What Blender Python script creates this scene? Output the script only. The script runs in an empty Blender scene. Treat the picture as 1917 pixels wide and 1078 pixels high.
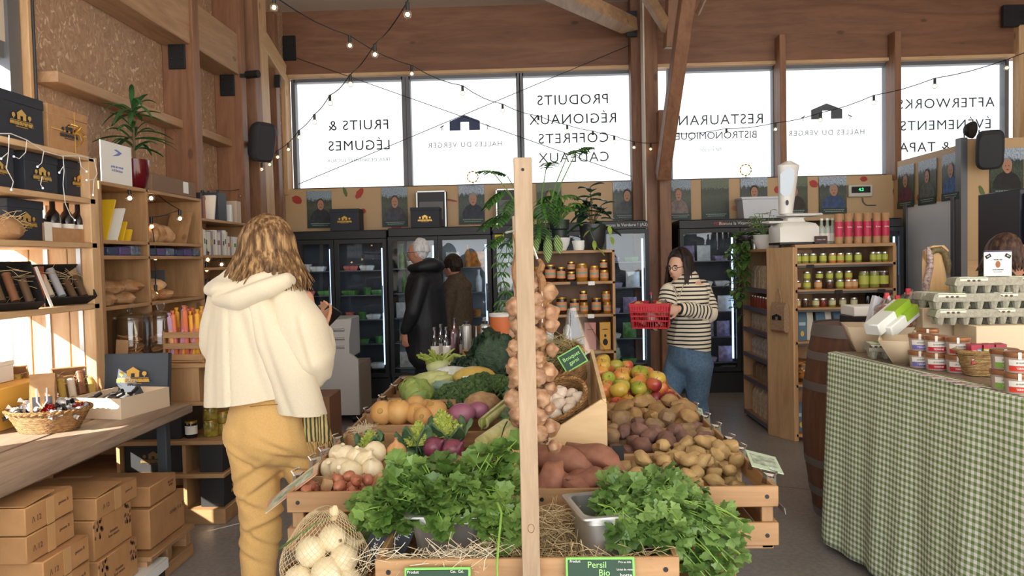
import bpy, bmesh, math, random
from mathutils import Vector as V, Matrix, Euler, noise
random.seed(7)
sc = bpy.context.scene; COL = sc.collection
R = math.radians; PI = math.pi
# ---------------- camera, world, sun, exposure
F = 1450.0
cam = bpy.data.cameras.new('camera'); camo = bpy.data.objects.new('camera', cam); COL.objects.link(camo)
cam.sensor_width = 36; cam.lens = 36 * F / 1917; cam.clip_start = .05
CP = V((0, 0, 1.5))
CR = Matrix.Rotation(R(1.64), 3, 'Z') @ Matrix.Rotation(R(90 - 2.09), 3, 'X') @ Matrix.Rotation(R(-1.25), 3, 'Z')
camo.matrix_world = Matrix.Translation(CP) @ CR.to_4x4()
sc.camera = camo
sc.view_settings.view_transform = 'Standard'; sc.view_settings.look = 'None'
sc.view_settings.exposure = 0; sc.view_settings.gamma = 1; sc.view_settings.use_curve_mapping = False
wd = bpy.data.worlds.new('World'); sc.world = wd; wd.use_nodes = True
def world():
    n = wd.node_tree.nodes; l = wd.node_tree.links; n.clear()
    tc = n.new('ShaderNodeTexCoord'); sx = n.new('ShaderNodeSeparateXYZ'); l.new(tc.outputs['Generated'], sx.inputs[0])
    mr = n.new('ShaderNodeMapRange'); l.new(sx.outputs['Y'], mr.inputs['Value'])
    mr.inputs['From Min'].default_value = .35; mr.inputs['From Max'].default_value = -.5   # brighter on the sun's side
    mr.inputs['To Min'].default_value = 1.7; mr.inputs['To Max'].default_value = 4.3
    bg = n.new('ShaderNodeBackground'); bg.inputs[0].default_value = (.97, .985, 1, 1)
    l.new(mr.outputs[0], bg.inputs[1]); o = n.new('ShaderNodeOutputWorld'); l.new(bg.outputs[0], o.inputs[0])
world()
sun = bpy.data.lights.new('sun', 'SUN'); suno = bpy.data.objects.new('sun', sun); COL.objects.link(suno)
SUND = V((.66, .62, -.42)).normalized()          # the way the sunlight travels
suno.rotation_euler = SUND.to_track_quat('-Z', 'Y').to_euler(); sun.energy = 34; sun.angle = R(.5); sun.color = (1, .93, .82)
def portal(loc, tgt, sx, sy):                     # daylight through the glazed entrance behind the photographer
    a = bpy.data.lights.new('entrance_daylight', 'AREA'); a.shape = 'RECTANGLE'; a.size = sx; a.size_y = sy; a.cycles.is_portal = True
    o = bpy.data.objects.new('entrance_daylight', a); COL.objects.link(o); o.location = loc
    o.rotation_euler = (V(tgt) - V(loc)).to_track_quat('-Z', 'Y').to_euler()
portal((1.5, -2.9, 2.1), (1.5, 5, 2.1), 9.5, 4.2)

# ---------------- pixel -> place (the photograph is 1917 x 1078)
def ray(px, py): return CR @ V(((px - 958.5) / F, -(py - 539) / F, -1))
def at(px, py, y): d = ray(px, py); return CP + d * ((y - CP.y) / d.y)
def atx(px, py, x): d = ray(px, py); return CP + d * ((x - CP.x) / d.x)
def atz(px, py, z): d = ray(px, py); return CP + d * ((z - CP.z) / d.z)

# ---------------- materials
MATS = {}
def rgb(c): return tuple(((v / 255) / 12.92 if v / 255 <= .04045 else ((v / 255 + .055) / 1.055) ** 2.4) for v in c) + (1,)
def newmat(k):
    m = bpy.data.materials.new(k); m.use_nodes = True; MATS[k] = m
    nt = m.node_tree; b = nt.nodes['Principled BSDF']; return m, nt, b
def mixc(nt, fac, a, b):
    x = nt.nodes.new('ShaderNodeMix'); x.data_type = 'RGBA'
    for i, v in ((0, fac), (6, a), (7, b)):
        if isinstance(v, bpy.types.NodeSocket): nt.links.new(v, x.inputs[i])
        else: x.inputs[i].default_value = v
    return x.outputs[2]
def ramp(nt, fac, stops):
    r = nt.nodes.new('ShaderNodeValToRGB'); e = r.color_ramp.elements
    while len(e) < len(stops): e.new(.5)
    for i, (p, c) in enumerate(stops): e[i].position = p; e[i].color = c if len(c) == 4 else c + (1,)
    if fac is not None: nt.links.new(fac, r.inputs[0])
    return r.outputs[0]
def coords(nt, scale=(1, 1, 1), rot=(0, 0, 0), which='Object'):
    t = nt.nodes.new('ShaderNodeTexCoord'); m = nt.nodes.new('ShaderNodeMapping')
    m.inputs['Scale'].default_value = scale; m.inputs['Rotation'].default_value = rot
    nt.links.new(t.outputs[which], m.inputs[0]); return m.outputs[0]
def nz(nt, co, s, d=3, rough=.55, dist=0):
    n = nt.nodes.new('ShaderNodeTexNoise'); n.inputs['Scale'].default_value = s; n.inputs['Detail'].default_value = d
    n.inputs['Roughness'].default_value = rough; n.inputs['Distortion'].default_value = dist
    if co is not None: nt.links.new(co, n.inputs['Vector'])
    return n.outputs[0]
def bump(nt, b, h, s=.2, d=.01):
    x = nt.nodes.new('ShaderNodeBump'); x.inputs['Strength'].default_value = s; x.inputs['Distance'].default_value = d
    nt.links.new(h, x.inputs['Height']); nt.links.new(x.outputs[0], b.inputs['Normal'])
def M(k, c=None, rough=.6, metal=0, var=0, nscale=0, c2=None, bmp=0, spec=None, trans=0, emit=0, alpha=1, sheen=0, stretch=(1, 1, 1)):
    """plain material, optional noise mottling (c2), per-object variation (var)"""
    if k in MATS: return MATS[k]
    m, nt, b = newmat(k); b.inputs['Roughness'].default_value = rough; b.inputs['Metallic'].default_value = metal
    if spec is not None: b.inputs['Specular IOR Level'].default_value = spec
    if trans: b.inputs['Transmission Weight'].default_value = trans
    if sheen: b.inputs['Sheen Weight'].default_value = sheen
    b.inputs['Alpha'].default_value = alpha
    col = rgb(c); src = None
    if nscale:
        co = coords(nt, stretch); n = nz(nt, co, nscale)
        src = ramp(nt, n, [(.35, col), (.65, rgb(c2 or c))])
        if bmp: bump(nt, b, n, bmp)
    if var:
        oi = nt.nodes.new('ShaderNodeObjectInfo'); h = nt.nodes.new('ShaderNodeHueSaturation')
        mr = nt.nodes.new('ShaderNodeMapRange'); nt.links.new(oi.outputs['Random'], mr.inputs[0])
        mr.inputs[3].default_value = 1 - var; mr.inputs[4].default_value = 1 + var
        nt.links.new(mr.outputs[0], h.inputs['Value'])
        if src: nt.links.new(src, h.inputs['Color'])
        else: h.inputs['Color'].default_value = col
        src = h.outputs[0]
    if src: nt.links.new(src, b.inputs['Base Color'])
    else: b.inputs['Base Color'].default_value = col
    if emit: b.inputs['Emission Color'].default_value = col; b.inputs['Emission Strength'].default_value = emit
    return m
def wood(k, c1, c2, ax='x', s=6, rough=.55, knots=True, bmp=.15, var=.06):
    if k in MATS: return MATS[k]
    m, nt, b = newmat(k); b.inputs['Roughness'].default_value = rough
    st = {'x': (.12, 1, 1), 'y': (1, .12, 1), 'z': (1, 1, .12)}[ax]
    co = coords(nt, st); n = nz(nt, co, s * 2.2, 5, .6, 1.2); n2 = nz(nt, co, s * 14, 2)
    mx = nt.nodes.new('ShaderNodeMath'); mx.operation = 'MULTIPLY_ADD'; mx.inputs[1].default_value = .25; nt.links.new(n2, mx.inputs[0]); nt.links.new(n, mx.inputs[2])
    col = ramp(nt, mx.outputs[0], [(.45, rgb(c1)), (.8, rgb(c2))])
    if knots:
        st2 = {'x': (.5, 1, 1), 'y': (1, .5, 1), 'z': (1, 1, .5)}[ax]
        vo = nt.nodes.new('ShaderNodeTexVoronoi'); vo.inputs['Scale'].default_value = 3.4; nt.links.new(coords(nt, st2), vo.inputs['Vector'])
        kn = ramp(nt, vo.outputs['Distance'], [(.05, (.55, .55, .55)), (.09, (0, 0, 0))])
        col = mixc(nt, kn, col, rgb([v * .45 for v in c1]))
    oi = nt.nodes.new('ShaderNodeObjectInfo'); h = nt.nodes.new('ShaderNodeHueSaturation'); mr = nt.nodes.new('ShaderNodeMapRange')
    nt.links.new(oi.outputs['Random'], mr.inputs[0]); mr.inputs[3].default_value = 1 - var; mr.inputs[4].default_value = 1 + var
    nt.links.new(mr.outputs[0], h.inputs['Value']); nt.links.new(col, h.inputs['Color'])
    nt.links.new(h.outputs[0], b.inputs['Base Color']); bump(nt, b, mx.outputs[0], bmp, .004)
    return m
def glassy(k, tint=(1, 1, 1), op=.12, rough=.02):   # thin clear sheet: see-through with a glossy share
    if k in MATS: return MATS[k]
    m, nt, b = newmat(k); nt.nodes.remove(b); o = nt.nodes['Material Output']
    t = nt.nodes.new('ShaderNodeBsdfTransparent'); t.inputs[0].default_value = tint + (1,)
    g = nt.nodes.new('ShaderNodeBsdfGlossy'); g.inputs['Roughness'].default_value = rough
    fr = nt.nodes.new('ShaderNodeLayerWeight'); fr.inputs[0].default_value = .25
    mu = nt.nodes.new('ShaderNodeMath'); mu.operation = 'MULTIPLY_ADD'; mu.inputs[1].default_value = .5; mu.inputs[2].default_value = op; nt.links.new(fr.outputs['Fresnel'], mu.inputs[0])
    x = nt.nodes.new('ShaderNodeMixShader'); nt.links.new(mu.outputs[0], x.inputs[0]); nt.links.new(t.outputs[0], x.inputs[1]); nt.links.new(g.outputs[0], x.inputs[2])
    nt.links.new(x.outputs[0], o.inputs[0]); return m

# ---------------- mesh building
class MB:
    def __init__(s, M_=None): s.bm = bmesh.new(); s.T = M_ or Matrix()
    def add(s, vs, fs):
        bv = [s.bm.verts.new(s.T @ V(v)) for v in vs]
        for f in fs:
            try: s.bm.faces.new([bv[i] for i in f])
            except ValueError: pass
        return bv
    def box(s, c, d, rot=None, bev=0):
        x, y, z = [v / 2 for v in d]
        m = Matrix.Translation(V(c)) @ (Euler(rot).to_matrix().to_4x4() if rot else Matrix())
        def co(*p): return m @ V(p)
        if not bev:
            s.add([co(i * x, j * y, k * z) for i in (-1, 1) for j in (-1, 1) for k in (-1, 1)],
                  [(0, 1, 3, 2), (4, 6, 7, 5), (0, 4, 5, 1), (2, 3, 7, 6), (0, 2, 6, 4), (1, 5, 7, 3)])
        else:
            b = min(bev, x * .9, y * .9, z * .9); vs = []; ix = {}
            for i in (-1, 1):
                for j in (-1, 1):
                    for k in (-1, 1):
                        for a in range(3):
                            p = [i * (x - b), j * (y - b), k * (z - b)]; p[a] = (i * x, j * y, k * z)[a]
                            ix[i, j, k, a] = len(vs); vs.append(co(*p))
            fs = []
            for a in range(3):
                for sg in (-1, 1):
                    q = []
                    for (u, w) in ((-1, -1), (1, -1), (1, 1), (-1, 1)):
                        t = [0, 0, 0]; t[a] = sg; t[(a + 1) % 3] = u; t[(a + 2) % 3] = w; q.append(ix[tuple(t) + (a,)])
                    fs.append(q if sg > 0 else q[::-1])
            for a in range(3):
                bx, cx = (a + 1) % 3, (a + 2) % 3
                for u in (-1, 1):
                    for w in (-1, 1):
                        q = []
                        for (e, ax_) in ((-1, bx), (-1, cx), (1, cx), (1, bx)):
                            t = [0, 0, 0]; t[a] = e; t[bx] = u; t[cx] = w; q.append(ix[tuple(t) + (ax_,)])
                        fs.append(q)
            for i in (-1, 1):
                for j in (-1, 1):
                    for k in (-1, 1): fs.append([ix[i, j, k, a] for a in range(3)])
            s.add(vs, fs)
        return s
    def box2(s, a, b, bev=0):
        return s.box([(p + q) / 2 for p, q in zip(a, b)], [abs(q - p) for p, q in zip(a, b)], None, bev)
    def bar(s, a, b, w, h, up=(0, 0, 1), bev=0):      # square timber from a to b
        a, b = V(a), V(b); d = b - a; z = d.normalized(); x = V(up).cross(z)
        if x.length < 1e-4: x = V((1, 0, 0)).cross(z)
        x.normalize(); y = z.cross(x); m = Matrix((x, y, z)).transposed().to_4x4(); m.translation = (a + b) / 2
        t = s.T; s.T = t @ m; s.box((0, 0, 0), (w, h, d.length), None, bev); s.T = t; return s
    def prism(s, pts, h, m=None):                     # outline in xy, thickness h in z (0..h)
        t = s.T; s.T = t @ (m or Matrix()); n = len(pts)
        s.add([(p[0], p[1], 0) for p in pts] + [(p[0], p[1], h) for p in pts],
              [list(range(n))[::-1], list(range(n, 2 * n))] + [(i, (i + 1) % n, n + (i + 1) % n, n + i) for i in range(n)])
        s.T = t; return s
    def rings(s, rs, cap=True, close=True):
        n = len(rs[0]); fs = []
        for k in range(len(rs) - 1):
            for i in range(n if close else n - 1):
                j = (i + 1) % n; fs.append((k * n + i, k * n + j, (k + 1) * n + j, (k + 1) * n + i))
        if cap: fs += [list(range(n))[::-1], list(range((len(rs) - 1) * n, len(rs) * n))]
        s.add([p for r in rs for p in r], fs); return s
    def lathe(s, prof, n=20, c=(0, 0, 0), cap=True):
        return s.rings([[(c[0] + r * math.cos(2 * PI * i / n), c[1] + r * math.sin(2 * PI * i / n), c[2] + z) for i in range(n)] for r, z in prof], cap)
    def cyl(s, a, b, r, n=12, r2=None): return s.tube([a, b], [r, r if r2 is None else r2], n)
    def tube(s, pts, r, n=6, flat=1, cap=True):
        pts = [V(p) for p in pts]; rs = []; prev = None
        for i, p in enumerate(pts):
            d = (pts[min(i + 1, len(pts) - 1)] - pts[max(i - 1, 0)])
            d = d.normalized() if d.length > 1e-9 else V((0, 0, 1))
            x = (prev - d * prev.dot(d)) if prev is not None else d.cross(V((0, 0, 1)) if abs(d.z) < .9 else V((1, 0, 0)))
            if x.length < 1e-6: x = d.orthogonal()
            x.normalize(); prev = x; y = d.cross(x); q = r[i] if isinstance(r, (list, tuple)) else r
            rs.append([p + x * (q * math.cos(2 * PI * k / n)) + y * (q * flat * math.sin(2 * PI * k / n)) for k in range(n)])
        return s.rings(rs, cap)
    def ball(s, c, r, u=14, v=9, amp=0, fr=3, seed=0, rot=None, shape=None):
        if not isinstance(r, (list, tuple)): r = (r, r, r)
        m = Matrix.Translation(V(c)) @ (Euler(rot).to_matrix().to_4x4() if rot else Matrix()); so = V((seed * 3.7, seed * 1.3, seed * 2.1))
        def pt(th, ph):
            d = V((math.sin(th) * math.cos(ph), math.sin(th) * math.sin(ph), math.cos(th)))
            k = 1 + (amp * noise.noise(d * fr * .5 + so) if amp else 0); p = V((d.x * r[0] * k, d.y * r[1] * k, d.z * r[2] * k))
            if shape: p = shape(p, d)
            return m @ p
        vs = [pt(0, 0)] + [pt(PI * i / v, 2 * PI * j / u) for i in range(1, v) for j in range(u)] + [pt(PI, 0)]
        L = len(vs) - 1; fs = [(0, 1 + j, 1 + (j + 1) % u) for j in range(u)]
        for i in range(v - 2):
            for j in range(u): a = 1 + i * u; fs.append((a + j, a + u + j, a + u + (j + 1) % u, a + (j + 1) % u))
        a = 1 + (v - 2) * u; fs += [(a + j, L, a + (j + 1) % u) for j in range(u)]
        s.add(vs, fs); return s
    def grid(s, nu, nv, f, thick=0):                  # f(u,v) -> point, u,v in 0..1
        vs = [f(i / nu, j / nv) for j in range(nv + 1) for i in range(nu + 1)]; w = nu + 1
        s.add(vs, [(j * w + i, j * w + i + 1, (j + 1) * w + i + 1, (j + 1) * w + i) for j in range(nv) for i in range(nu)])
        return s
    def mesh(s, name):
        me = bpy.data.meshes.new(name); bmesh.ops.recalc_face_normals(s.bm, faces=s.bm.faces[:]); s.bm.to_mesh(me); s.bm.free(); return me
    def build(s, name, mat, parent=None, sm=38, label=None):
        me = s.mesh(name)
        for m in (mat if isinstance(mat, (list, tuple)) else [mat]): me.materials.append(m)
        return link(name, me, parent, sm, label)
def link(name, me, parent=None, sm=38, label=None):
    if sm:
        me.polygons.foreach_set('use_smooth', [True] * len(me.polygons)); me.set_sharp_from_angle(angle=R(sm))
    o = bpy.data.objects.new(name, me); COL.objects.link(o)
    if parent: o.parent = parent
    if label: o['label'] = label
    return o
def solid(o, t=.004, off=0, sub=0):
    if sub: m = o.modifiers.new('sub', 'SUBSURF'); m.levels = m.render_levels = sub
    m = o.modifiers.new('thick', 'SOLIDIFY'); m.thickness = t; m.offset = off; return bake(o)
def bake(o):                                          # apply modifiers into a fresh mesh
    dg = bpy.context.evaluated_depsgraph_get(); me = bpy.data.meshes.new_from_object(o.evaluated_get(dg)); o.modifiers.clear(); o.data = me
    me.polygons.foreach_set('use_smooth', [True] * len(me.polygons)); return o
def tag(o, label, cat, group=None):
    o['label'] = label; o['category'] = cat
    if group: o['group'] = group
    return o
def thing(name, label, cat, loc=(0, 0, 0), rz=0, group=None, rot=None):
    o = bpy.data.objects.new(name, None); COL.objects.link(o); o.location = loc; o.rotation_euler = rot or (0, 0, rz); o.empty_display_size = .05
    return tag(o, label, cat, group)
def struct(o): o['kind'] = 'structure'; return o
def dup(o, loc=None, rot=None, label=None, group=None, scale=None, parent=None):
    c = o.copy(); COL.objects.link(c)
    if parent: c.parent = parent
    if loc is not None: c.location = loc
    if rot is not None: c.rotation_euler = rot if isinstance(rot, (tuple, list, Euler)) else (0, 0, rot)
    if label: c['label'] = label
    if group: c['group'] = group
    if scale is not None: c.scale = (scale,) * 3 if isinstance(scale, (int, float)) else scale
    for ch in o.children: dup(ch, parent=c)
    return c
def text(s, size, mat, parent, m, name='lettering', align='CENTER', mirror=False, ext=.0006, sp=1, bold=0):
    cu = bpy.data.curves.new(name, 'FONT'); cu.body = s; cu.size = size; cu.align_x = align; cu.align_y = 'CENTER'; cu.extrude = ext
    cu.space_character = sp; cu.space_line = 1; cu.resolution_u = 3; cu.offset = bold; cu.materials.append(mat)
    o = bpy.data.objects.new(name, cu); COL.objects.link(o); o.parent = parent
    o.matrix_local = m @ (Matrix.Scale(-1, 4, (1, 0, 0)) if mirror else Matrix()); return o
def face(loc, rz=0, tilt=0): # upright frame: text x along +X turned rz about Z, reads from -Y; tilt leans back
    return Matrix.Translation(V(loc)) @ Matrix.Rotation(rz, 4, 'Z') @ Matrix.Rotation(R(90) - tilt, 4, 'X')
ORD = 'first second third fourth fifth sixth seventh eighth ninth tenth eleventh twelfth thirteenth fourteenth fifteenth sixteenth'.split()
rnd = random.uniform
# ---------------- shared materials
WB = wood('glulam_brown', (112, 75, 53), (140, 97, 70), 'x', 3)
WBZ = wood('post_brown', (118, 80, 56), (148, 105, 76), 'z', 4)
WBY = wood('purlin_pine', (158, 122, 90), (186, 151, 115), 'y', 4)
PINEX = wood('pine_x', (188, 150, 106), (214, 178, 136), 'x', 5)
PINEY = wood('pine_y', (188, 150, 106), (214, 178, 136), 'y', 5)
PINEZ = wood('pine_z', (188, 150, 106), (214, 178, 136), 'z', 5)
CRATEX = wood('crate_x', (158, 119, 80), (184, 145, 102), 'x', 5)
CRATEY = wood('crate_y', (158, 119, 80), (184, 145, 102), 'y', 5)
CRATEZ = wood('crate_z', (158, 119, 80), (184, 145, 102), 'z', 5)
BLACK = M('black_steel', (26, 27, 29), .45)
ALU = M('grey_aluminium', (108, 110, 114), .45, .3)
STEEL = M('stainless', (206, 206, 204), .36, .85)
WHITE = M('white_paint', (232, 232, 228), .5)
INK = M('black_ink', (24, 24, 26), .7)
GOLD = M('gold_foil', (214, 170, 84), .35, .6)
NAVY = M('navy_card', (38, 42, 52), .6)
KRAFT = M('kraft_card', (182, 140, 98), .8, nscale=30, c2=(170, 128, 88))
def osb():
    m, nt, b = newmat('osb_board'); b.inputs['Roughness'].default_value = .7
    co = coords(nt); d = nz(nt, co, 6, 2); 
    v = nt.nodes.new('ShaderNodeTexVoronoi'); v.inputs['Scale'].default_value = 46
    mp = nt.nodes.new('ShaderNodeMapping'); mp.inputs['Scale'].default_value = (1, 1.5, .6); mp.inputs['Rotation'].default_value = (1.0, 0, 0)
    t = nt.nodes.new('ShaderNodeTexCoord'); ad = nt.nodes.new('ShaderNodeVectorMath'); ad.operation = 'ADD'
    n2 = nt.nodes.new('ShaderNodeTexNoise'); n2.inputs['Scale'].default_value = 9; nt.links.new(t.outputs['Object'], n2.inputs['Vector'])
    sc_ = nt.nodes.new('ShaderNodeVectorMath'); sc_.operation = 'SCALE'; sc_.inputs['Scale'].default_value = .22; nt.links.new(n2.outputs['Color'], sc_.inputs[0])
    nt.links.new(t.outputs['Object'], ad.inputs[0]); nt.links.new(sc_.outputs[0], ad.inputs[1]); nt.links.new(ad.outputs[0], mp.inputs[0]); nt.links.new(mp.outputs[0], v.inputs['Vector'])
    s = nt.nodes.new('ShaderNodeSeparateColor'); nt.links.new(v.outputs['Color'], s.inputs[0])
    c = ramp(nt, s.outputs[0], [(0, rgb((156, 123, 97))), (.55, rgb((170, 137, 109))), (.9, rgb((180, 148, 119))), (.985, rgb((212, 188, 158)))])
    nt.links.new(c, b.inputs['Base Color']); bump(nt, b, s.outputs[0], .2, .004); return m
OSB = osb()
def concrete():
    m, nt, b = newmat('floor_concrete'); b.inputs['Roughness'].default_value = .38
    co = coords(nt); n = nz(nt, co, 1.3, 5, .6); n2 = nz(nt, co, 40, 2)
    c = ramp(nt, n, [(.3, rgb((128, 122, 118))), (.7, rgb((152, 147, 144)))]); c = mixc(nt, .12, c, ramp(nt, n2, [(.4, (.1, .1, .1)), (.6, (.5, .5, .5))]))
    br = nt.nodes.new('ShaderNodeTexBrick'); br.offset = 0; br.inputs['Scale'].default_value = 1; br.inputs['Mortar Size'].default_value = .006
    br.inputs['Brick Width'].default_value = 2.6; br.inputs['Row Height'].default_value = 2.6; br.inputs['Color1'].default_value = br.inputs['Color2'].default_value = (1, 1, 1, 1); br.inputs['Mortar'].default_value = (.35, .34, .33, 1)
    nt.links.new(coords(nt, rot=(0, 0, .42)), br.inputs[0])
    mx = nt.nodes.new('ShaderNodeMix'); mx.data_type = 'RGBA'; mx.blend_type = 'MULTIPLY'; mx.inputs[0].default_value = 1; nt.links.new(c, mx.inputs[6]); nt.links.new(br.outputs[0], mx.inputs[7])
    nt.links.new(mx.outputs[2], b.inputs['Base Color']); bump(nt, b, n2, .05); return m
def S(name, mat, *boxes, bev=0, parent=None):
    m = MB()
    for a, b_ in boxes: m.box2(a, b_, bev)
    o = m.build(name, mat, parent, 30)
    return o if parent else struct(o)
S('floor', concrete(), ((-3.2, -3.4, -.2), (6.2, 9.4, 0)))
S('ceiling', M('ceiling_grey', (206, 196, 182), .8), ((-3.2, -3.2, 4.42), (6.2, 9.4, 4.6)))
# left wall: wood-chip board between the posts, glazing nearer the photographer
S('wall_left', OSB, ((-3.0, 4.32, 0), (-2.85, 9.1, 4.42)))
S('wall_left_sun_block', M('wall_white', (196, 184, 168), .8), ((-3.0, -3.2, 0), (-2.86, 2.55, 4.42)), ((-3.0, 2.55, 2.75), (-2.86, 4.32, 4.42)), ((-3, 2.55, 0), (-2.86, 4.32, .55)))  # unseen wall added to block the sun, its opening shaped for the left shelf
S('wall_right', M('wall_white', (196, 184, 168)), ((6.0, -3.2, 0), (6.15, 9.2, 4.42)))
wl = S('window_7', ALU, ((-2.95, 2.55, .55), (-2.87, 2.62, 2.75)), ((-2.95, 4.2, .55), (-2.84, 4.3, 4.4)), ((-2.95, 2.55, 2.66), (-2.87, 4.3, 2.75)), ((-2.95, 2.55, .55), (-2.87, 4.3, .63)), ((-2.95, 3.36, .55), (-2.87, 3.41, 2.75)))
S('pane', glassy('window_glass', (.97, .98, .98), .0), ((-2.915, 2.62, .63), (-2.905, 4.2, 2.66)), parent=wl)
# back wall: big laminated beam, windows, panel below
S('wall_back', WB, ((-3.0, 9.0, 3.69), (6.1, 9.3, 4.42)))
S('wall_back_lower', M('dark_brown_wall', (70, 58, 48), .8), ((-3.0, 9.05, 0), (6.1, 9.3, 2.39)))  # even dark brown below the windows
S('trim_1', PINEX, ((-2.8, 8.97, 3.66), (1.2, 9.05, 3.695)), ((1.45, 8.97, 3.66), (5.5, 9.05, 3.695)), bev=.003)
def letters(o, lines, x, z, size, ld, mat=INK, sp=1.12):
    for i, t in enumerate(lines):
        text(t, size if i < 9 else size, mat, o, face((x, 9.2, z - i * ld), PI), 'lettering', sp=sp)
SHOP = M('shop_grey_ink', (70, 72, 78), .7); PALE = M('pale_ink', (150, 150, 150), .8); NAVYI = M('navy_film', (44, 56, 92), .6); GREYI = M('grey_film', (80, 82, 88), .6)
def hall(x, z, w, y=0, house_only=False):
    """gable-roofed market hall outline in the xz plane"""
    m = MB(Matrix.Translation(V((x, y, z))) @ Matrix.Rotation(R(90), 4, 'X')); k = w
    m.prism([(-.5 * k, 0), (-.5 * k, .30 * k), (0, .5 * k), (.5 * k, .30 * k), (.5 * k, 0), (.14 * k, 0), (.14 * k, .27 * k), (-.14 * k, .27 * k), (-.14 * k, 0)], .002)
    return m
WX = [(-2.76, -1.485), (-1.41, -.15), (-.09, 1.2), (1.62, 2.8), (2.87, 4.08), (4.16, 5.42)]
TXT = [(['FRUITS &', 'LÉGUMES'], -2.04, 3.13, .165, .24), None, (['PRODUITS', 'RÉGIONAUX', 'COFFRETS', 'CADEAUX'], .5, 3.36, .165, .225), (['RESTAURANT'], 2.17, 3.08, .165, .2), None, (['AFTERWORKS', 'ÉVÉNEMENTS', 'BIÈRES & TAPAS'], 4.82, 3.2, .16, .25)]
for i, (x0, x1) in enumerate(WX):
    z0, z1, f = 2.37, 3.66, .035
    w = S('window_%d' % (i + 1), ALU, ((x0 - f, 9.06, z0), (x0 + .012, 9.16, z1)), ((x1 - .012, 9.06, z0), (x1 + f, 9.16, z1)), ((x0, 9.06, z0 - .02), (x1, 9.16, z0 + .012)), ((x0, 9.06, z1 - .04), (x1, 9.16, z1)))
    S('pane', MATS['window_glass'], ((x0, 9.11, z0), (x1, 9.118, z1)), parent=w)
    if TXT[i]:
        letters(w, *TXT[i], mat=INK if i < 3 else SHOP)
        if i == 0: text('FRAIS, DE SAISON ET LOCAUX', .055, PALE, w, face((-2.05, 9.2, 2.72), PI))
        if i == 3: text('BISTRONOMIQUE', .12, SHOP, w, face((2.17, 9.2, 2.9), PI)); text('fait maison', .06, PALE, w, face((2.1, 9.2, 2.74), PI))
    else:
        c = -.78 if i == 1 else 3.45
        hall(c, 3.04 if i == 1 else 3.06, .36, 9.2).build('house_emblem', NAVYI if i == 1 else GREYI, w, 0)
        text('HALLES DU VERGER', .085, PALE if i == 1 else M('mid_ink', (138, 138, 140)), w, face((c, 9.2, 2.87 if i == 1 else 2.9), PI), sp=1.2)
        for s_ in (-1, 1):
            MB().box((c + s_ * .27, 9.2, 3.09), (.05, .002, .012), (0, s_ * .5, 0)).box((c + s_ * .27, 9.2, 3.07), (.008, .002, .05)).build('tree_emblem', MATS['mid_ink'] if i == 4 else NAVYI, w, 0)
# posts along the left wall (the wall's frame) and hangers
def post(name, a, b, w, h, mat=WBZ, up=(0, 1, 0)): return struct(MB().bar(a, b, w, h, up, .006).build(name, mat, None, 30))
for y in (5.99, 6.98): S('column', WBZ, ((-2.85, y, 0), (-2.6, y + .12, 4.42)), bev=.006)
S('column', WBZ, ((-2.85, 8.3, 0), (-2.72, 8.42, 4.2)), bev=.006)
S('column', PINEZ, ((-2.85, 8.86, 2.3), (-2.8, 9.06, 3.69)), bev=.004)
S('column', PINEZ, ((-2.86, 4.31, 0), (-2.8, 4.36, 4.42)), bev=.004)
post('column', (-2.7, 7.62, 0), (-2.62, 7.2, 4.42), .16, .16)
post('column', (-2.8, 8.1, 0), (-2.75, 7.75, 4.42), .1, .46, PINEZ)
post('beam', (-2.76, 7.5, 3.95), (-2.76, 8.6, 3.62), .12, .2, PINEY)
for y0, y1 in ((4.4, 5.99), (6.1, 6.98)):
    S('beam', WBY, ((-2.85, y0, 3.22), (-2.62, y1, 3.58)), bev=.006)
    S('beam', WBY, ((-2.85, y0, 2.575), (-2.7, y1, 2.64)), bev=.005)
def hanger(x0, y0, z0, x1, y1, z1):
    o = MB().box2((x0, y0, z0), (x1, y1, z1), .004)
    for i in (.2, .8):
        for k in (.15, .4, .65, .9): o.ball((x0 + (x1 - x0) * i, y0 - .003, z0 + (z1 - z0) * k), .008, 8, 5)
    struct(o.build('trim_2', BLACK, None, 30)); return o
hanger(-2.79, 5.97, 3.03, -2.66, 5.99, 3.22); hanger(-2.79, 6.96, 3.03, -2.66, 6.98, 3.22)
hanger(-2.84, 8.96, 3.86, -2.7, 9.0, 4.14); hanger(1.08, 8.7, 3.94, 1.2, 8.74, 4.22); hanger(5.3, 8.9, 3.98, 5.55, 8.95, 4.22)
# posts and braces in the middle of the back wall
def wpost(px0, px1, y, d, z1=4.42, mat=WBZ):
    a, b = at(px0, 300, y), at(px1, 300, y); S('column', mat, ((a.x, y, 0), (b.x, y + d, z1)), bev=.006)
wpost(1184, 1205, 8.78, .22); wpost(1210, 1234, 8.45, .2); wpost(1234, 1256, 8.3, .2, 3.05)
S('column', M('lit_wood', (214, 200, 184), .6), ((at(1207, 300, 8.45).x, 8.452, 0), (at(1210, 300, 8.45).x, 8.648, 4.42)))  # pale strip: daylight on the post's left side put into its colour
post('beam', at(1240, 330, 8.25), at(1292, -40, 7.2), .13, .2, WBZ); post('beam', at(1262, 90, 8.2), at(1268, -30, 8.1), .2, .2, WBZ)
post('beam', at(1200, -25, 7.6), at(1250, 55, 8.2), .1, .1, WBY); post('beam', at(1020, -25, 7.2), at(1178, 48, 8.7), .14, .2, WBY)
post('beam', at(1306, 25, 8), at(1326, -20, 7.4), .03, .05, WBY)
for x in (2.83, 4.1): S('column', WBZ, ((x - .035, 8.82, 2.3), (x + .035, 9.06, 3.95)), bev=.005)
S('column', PINEZ, ((5.47, 8.9, 0), (5.75, 9.02, 4.0)), bev=.005)
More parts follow.
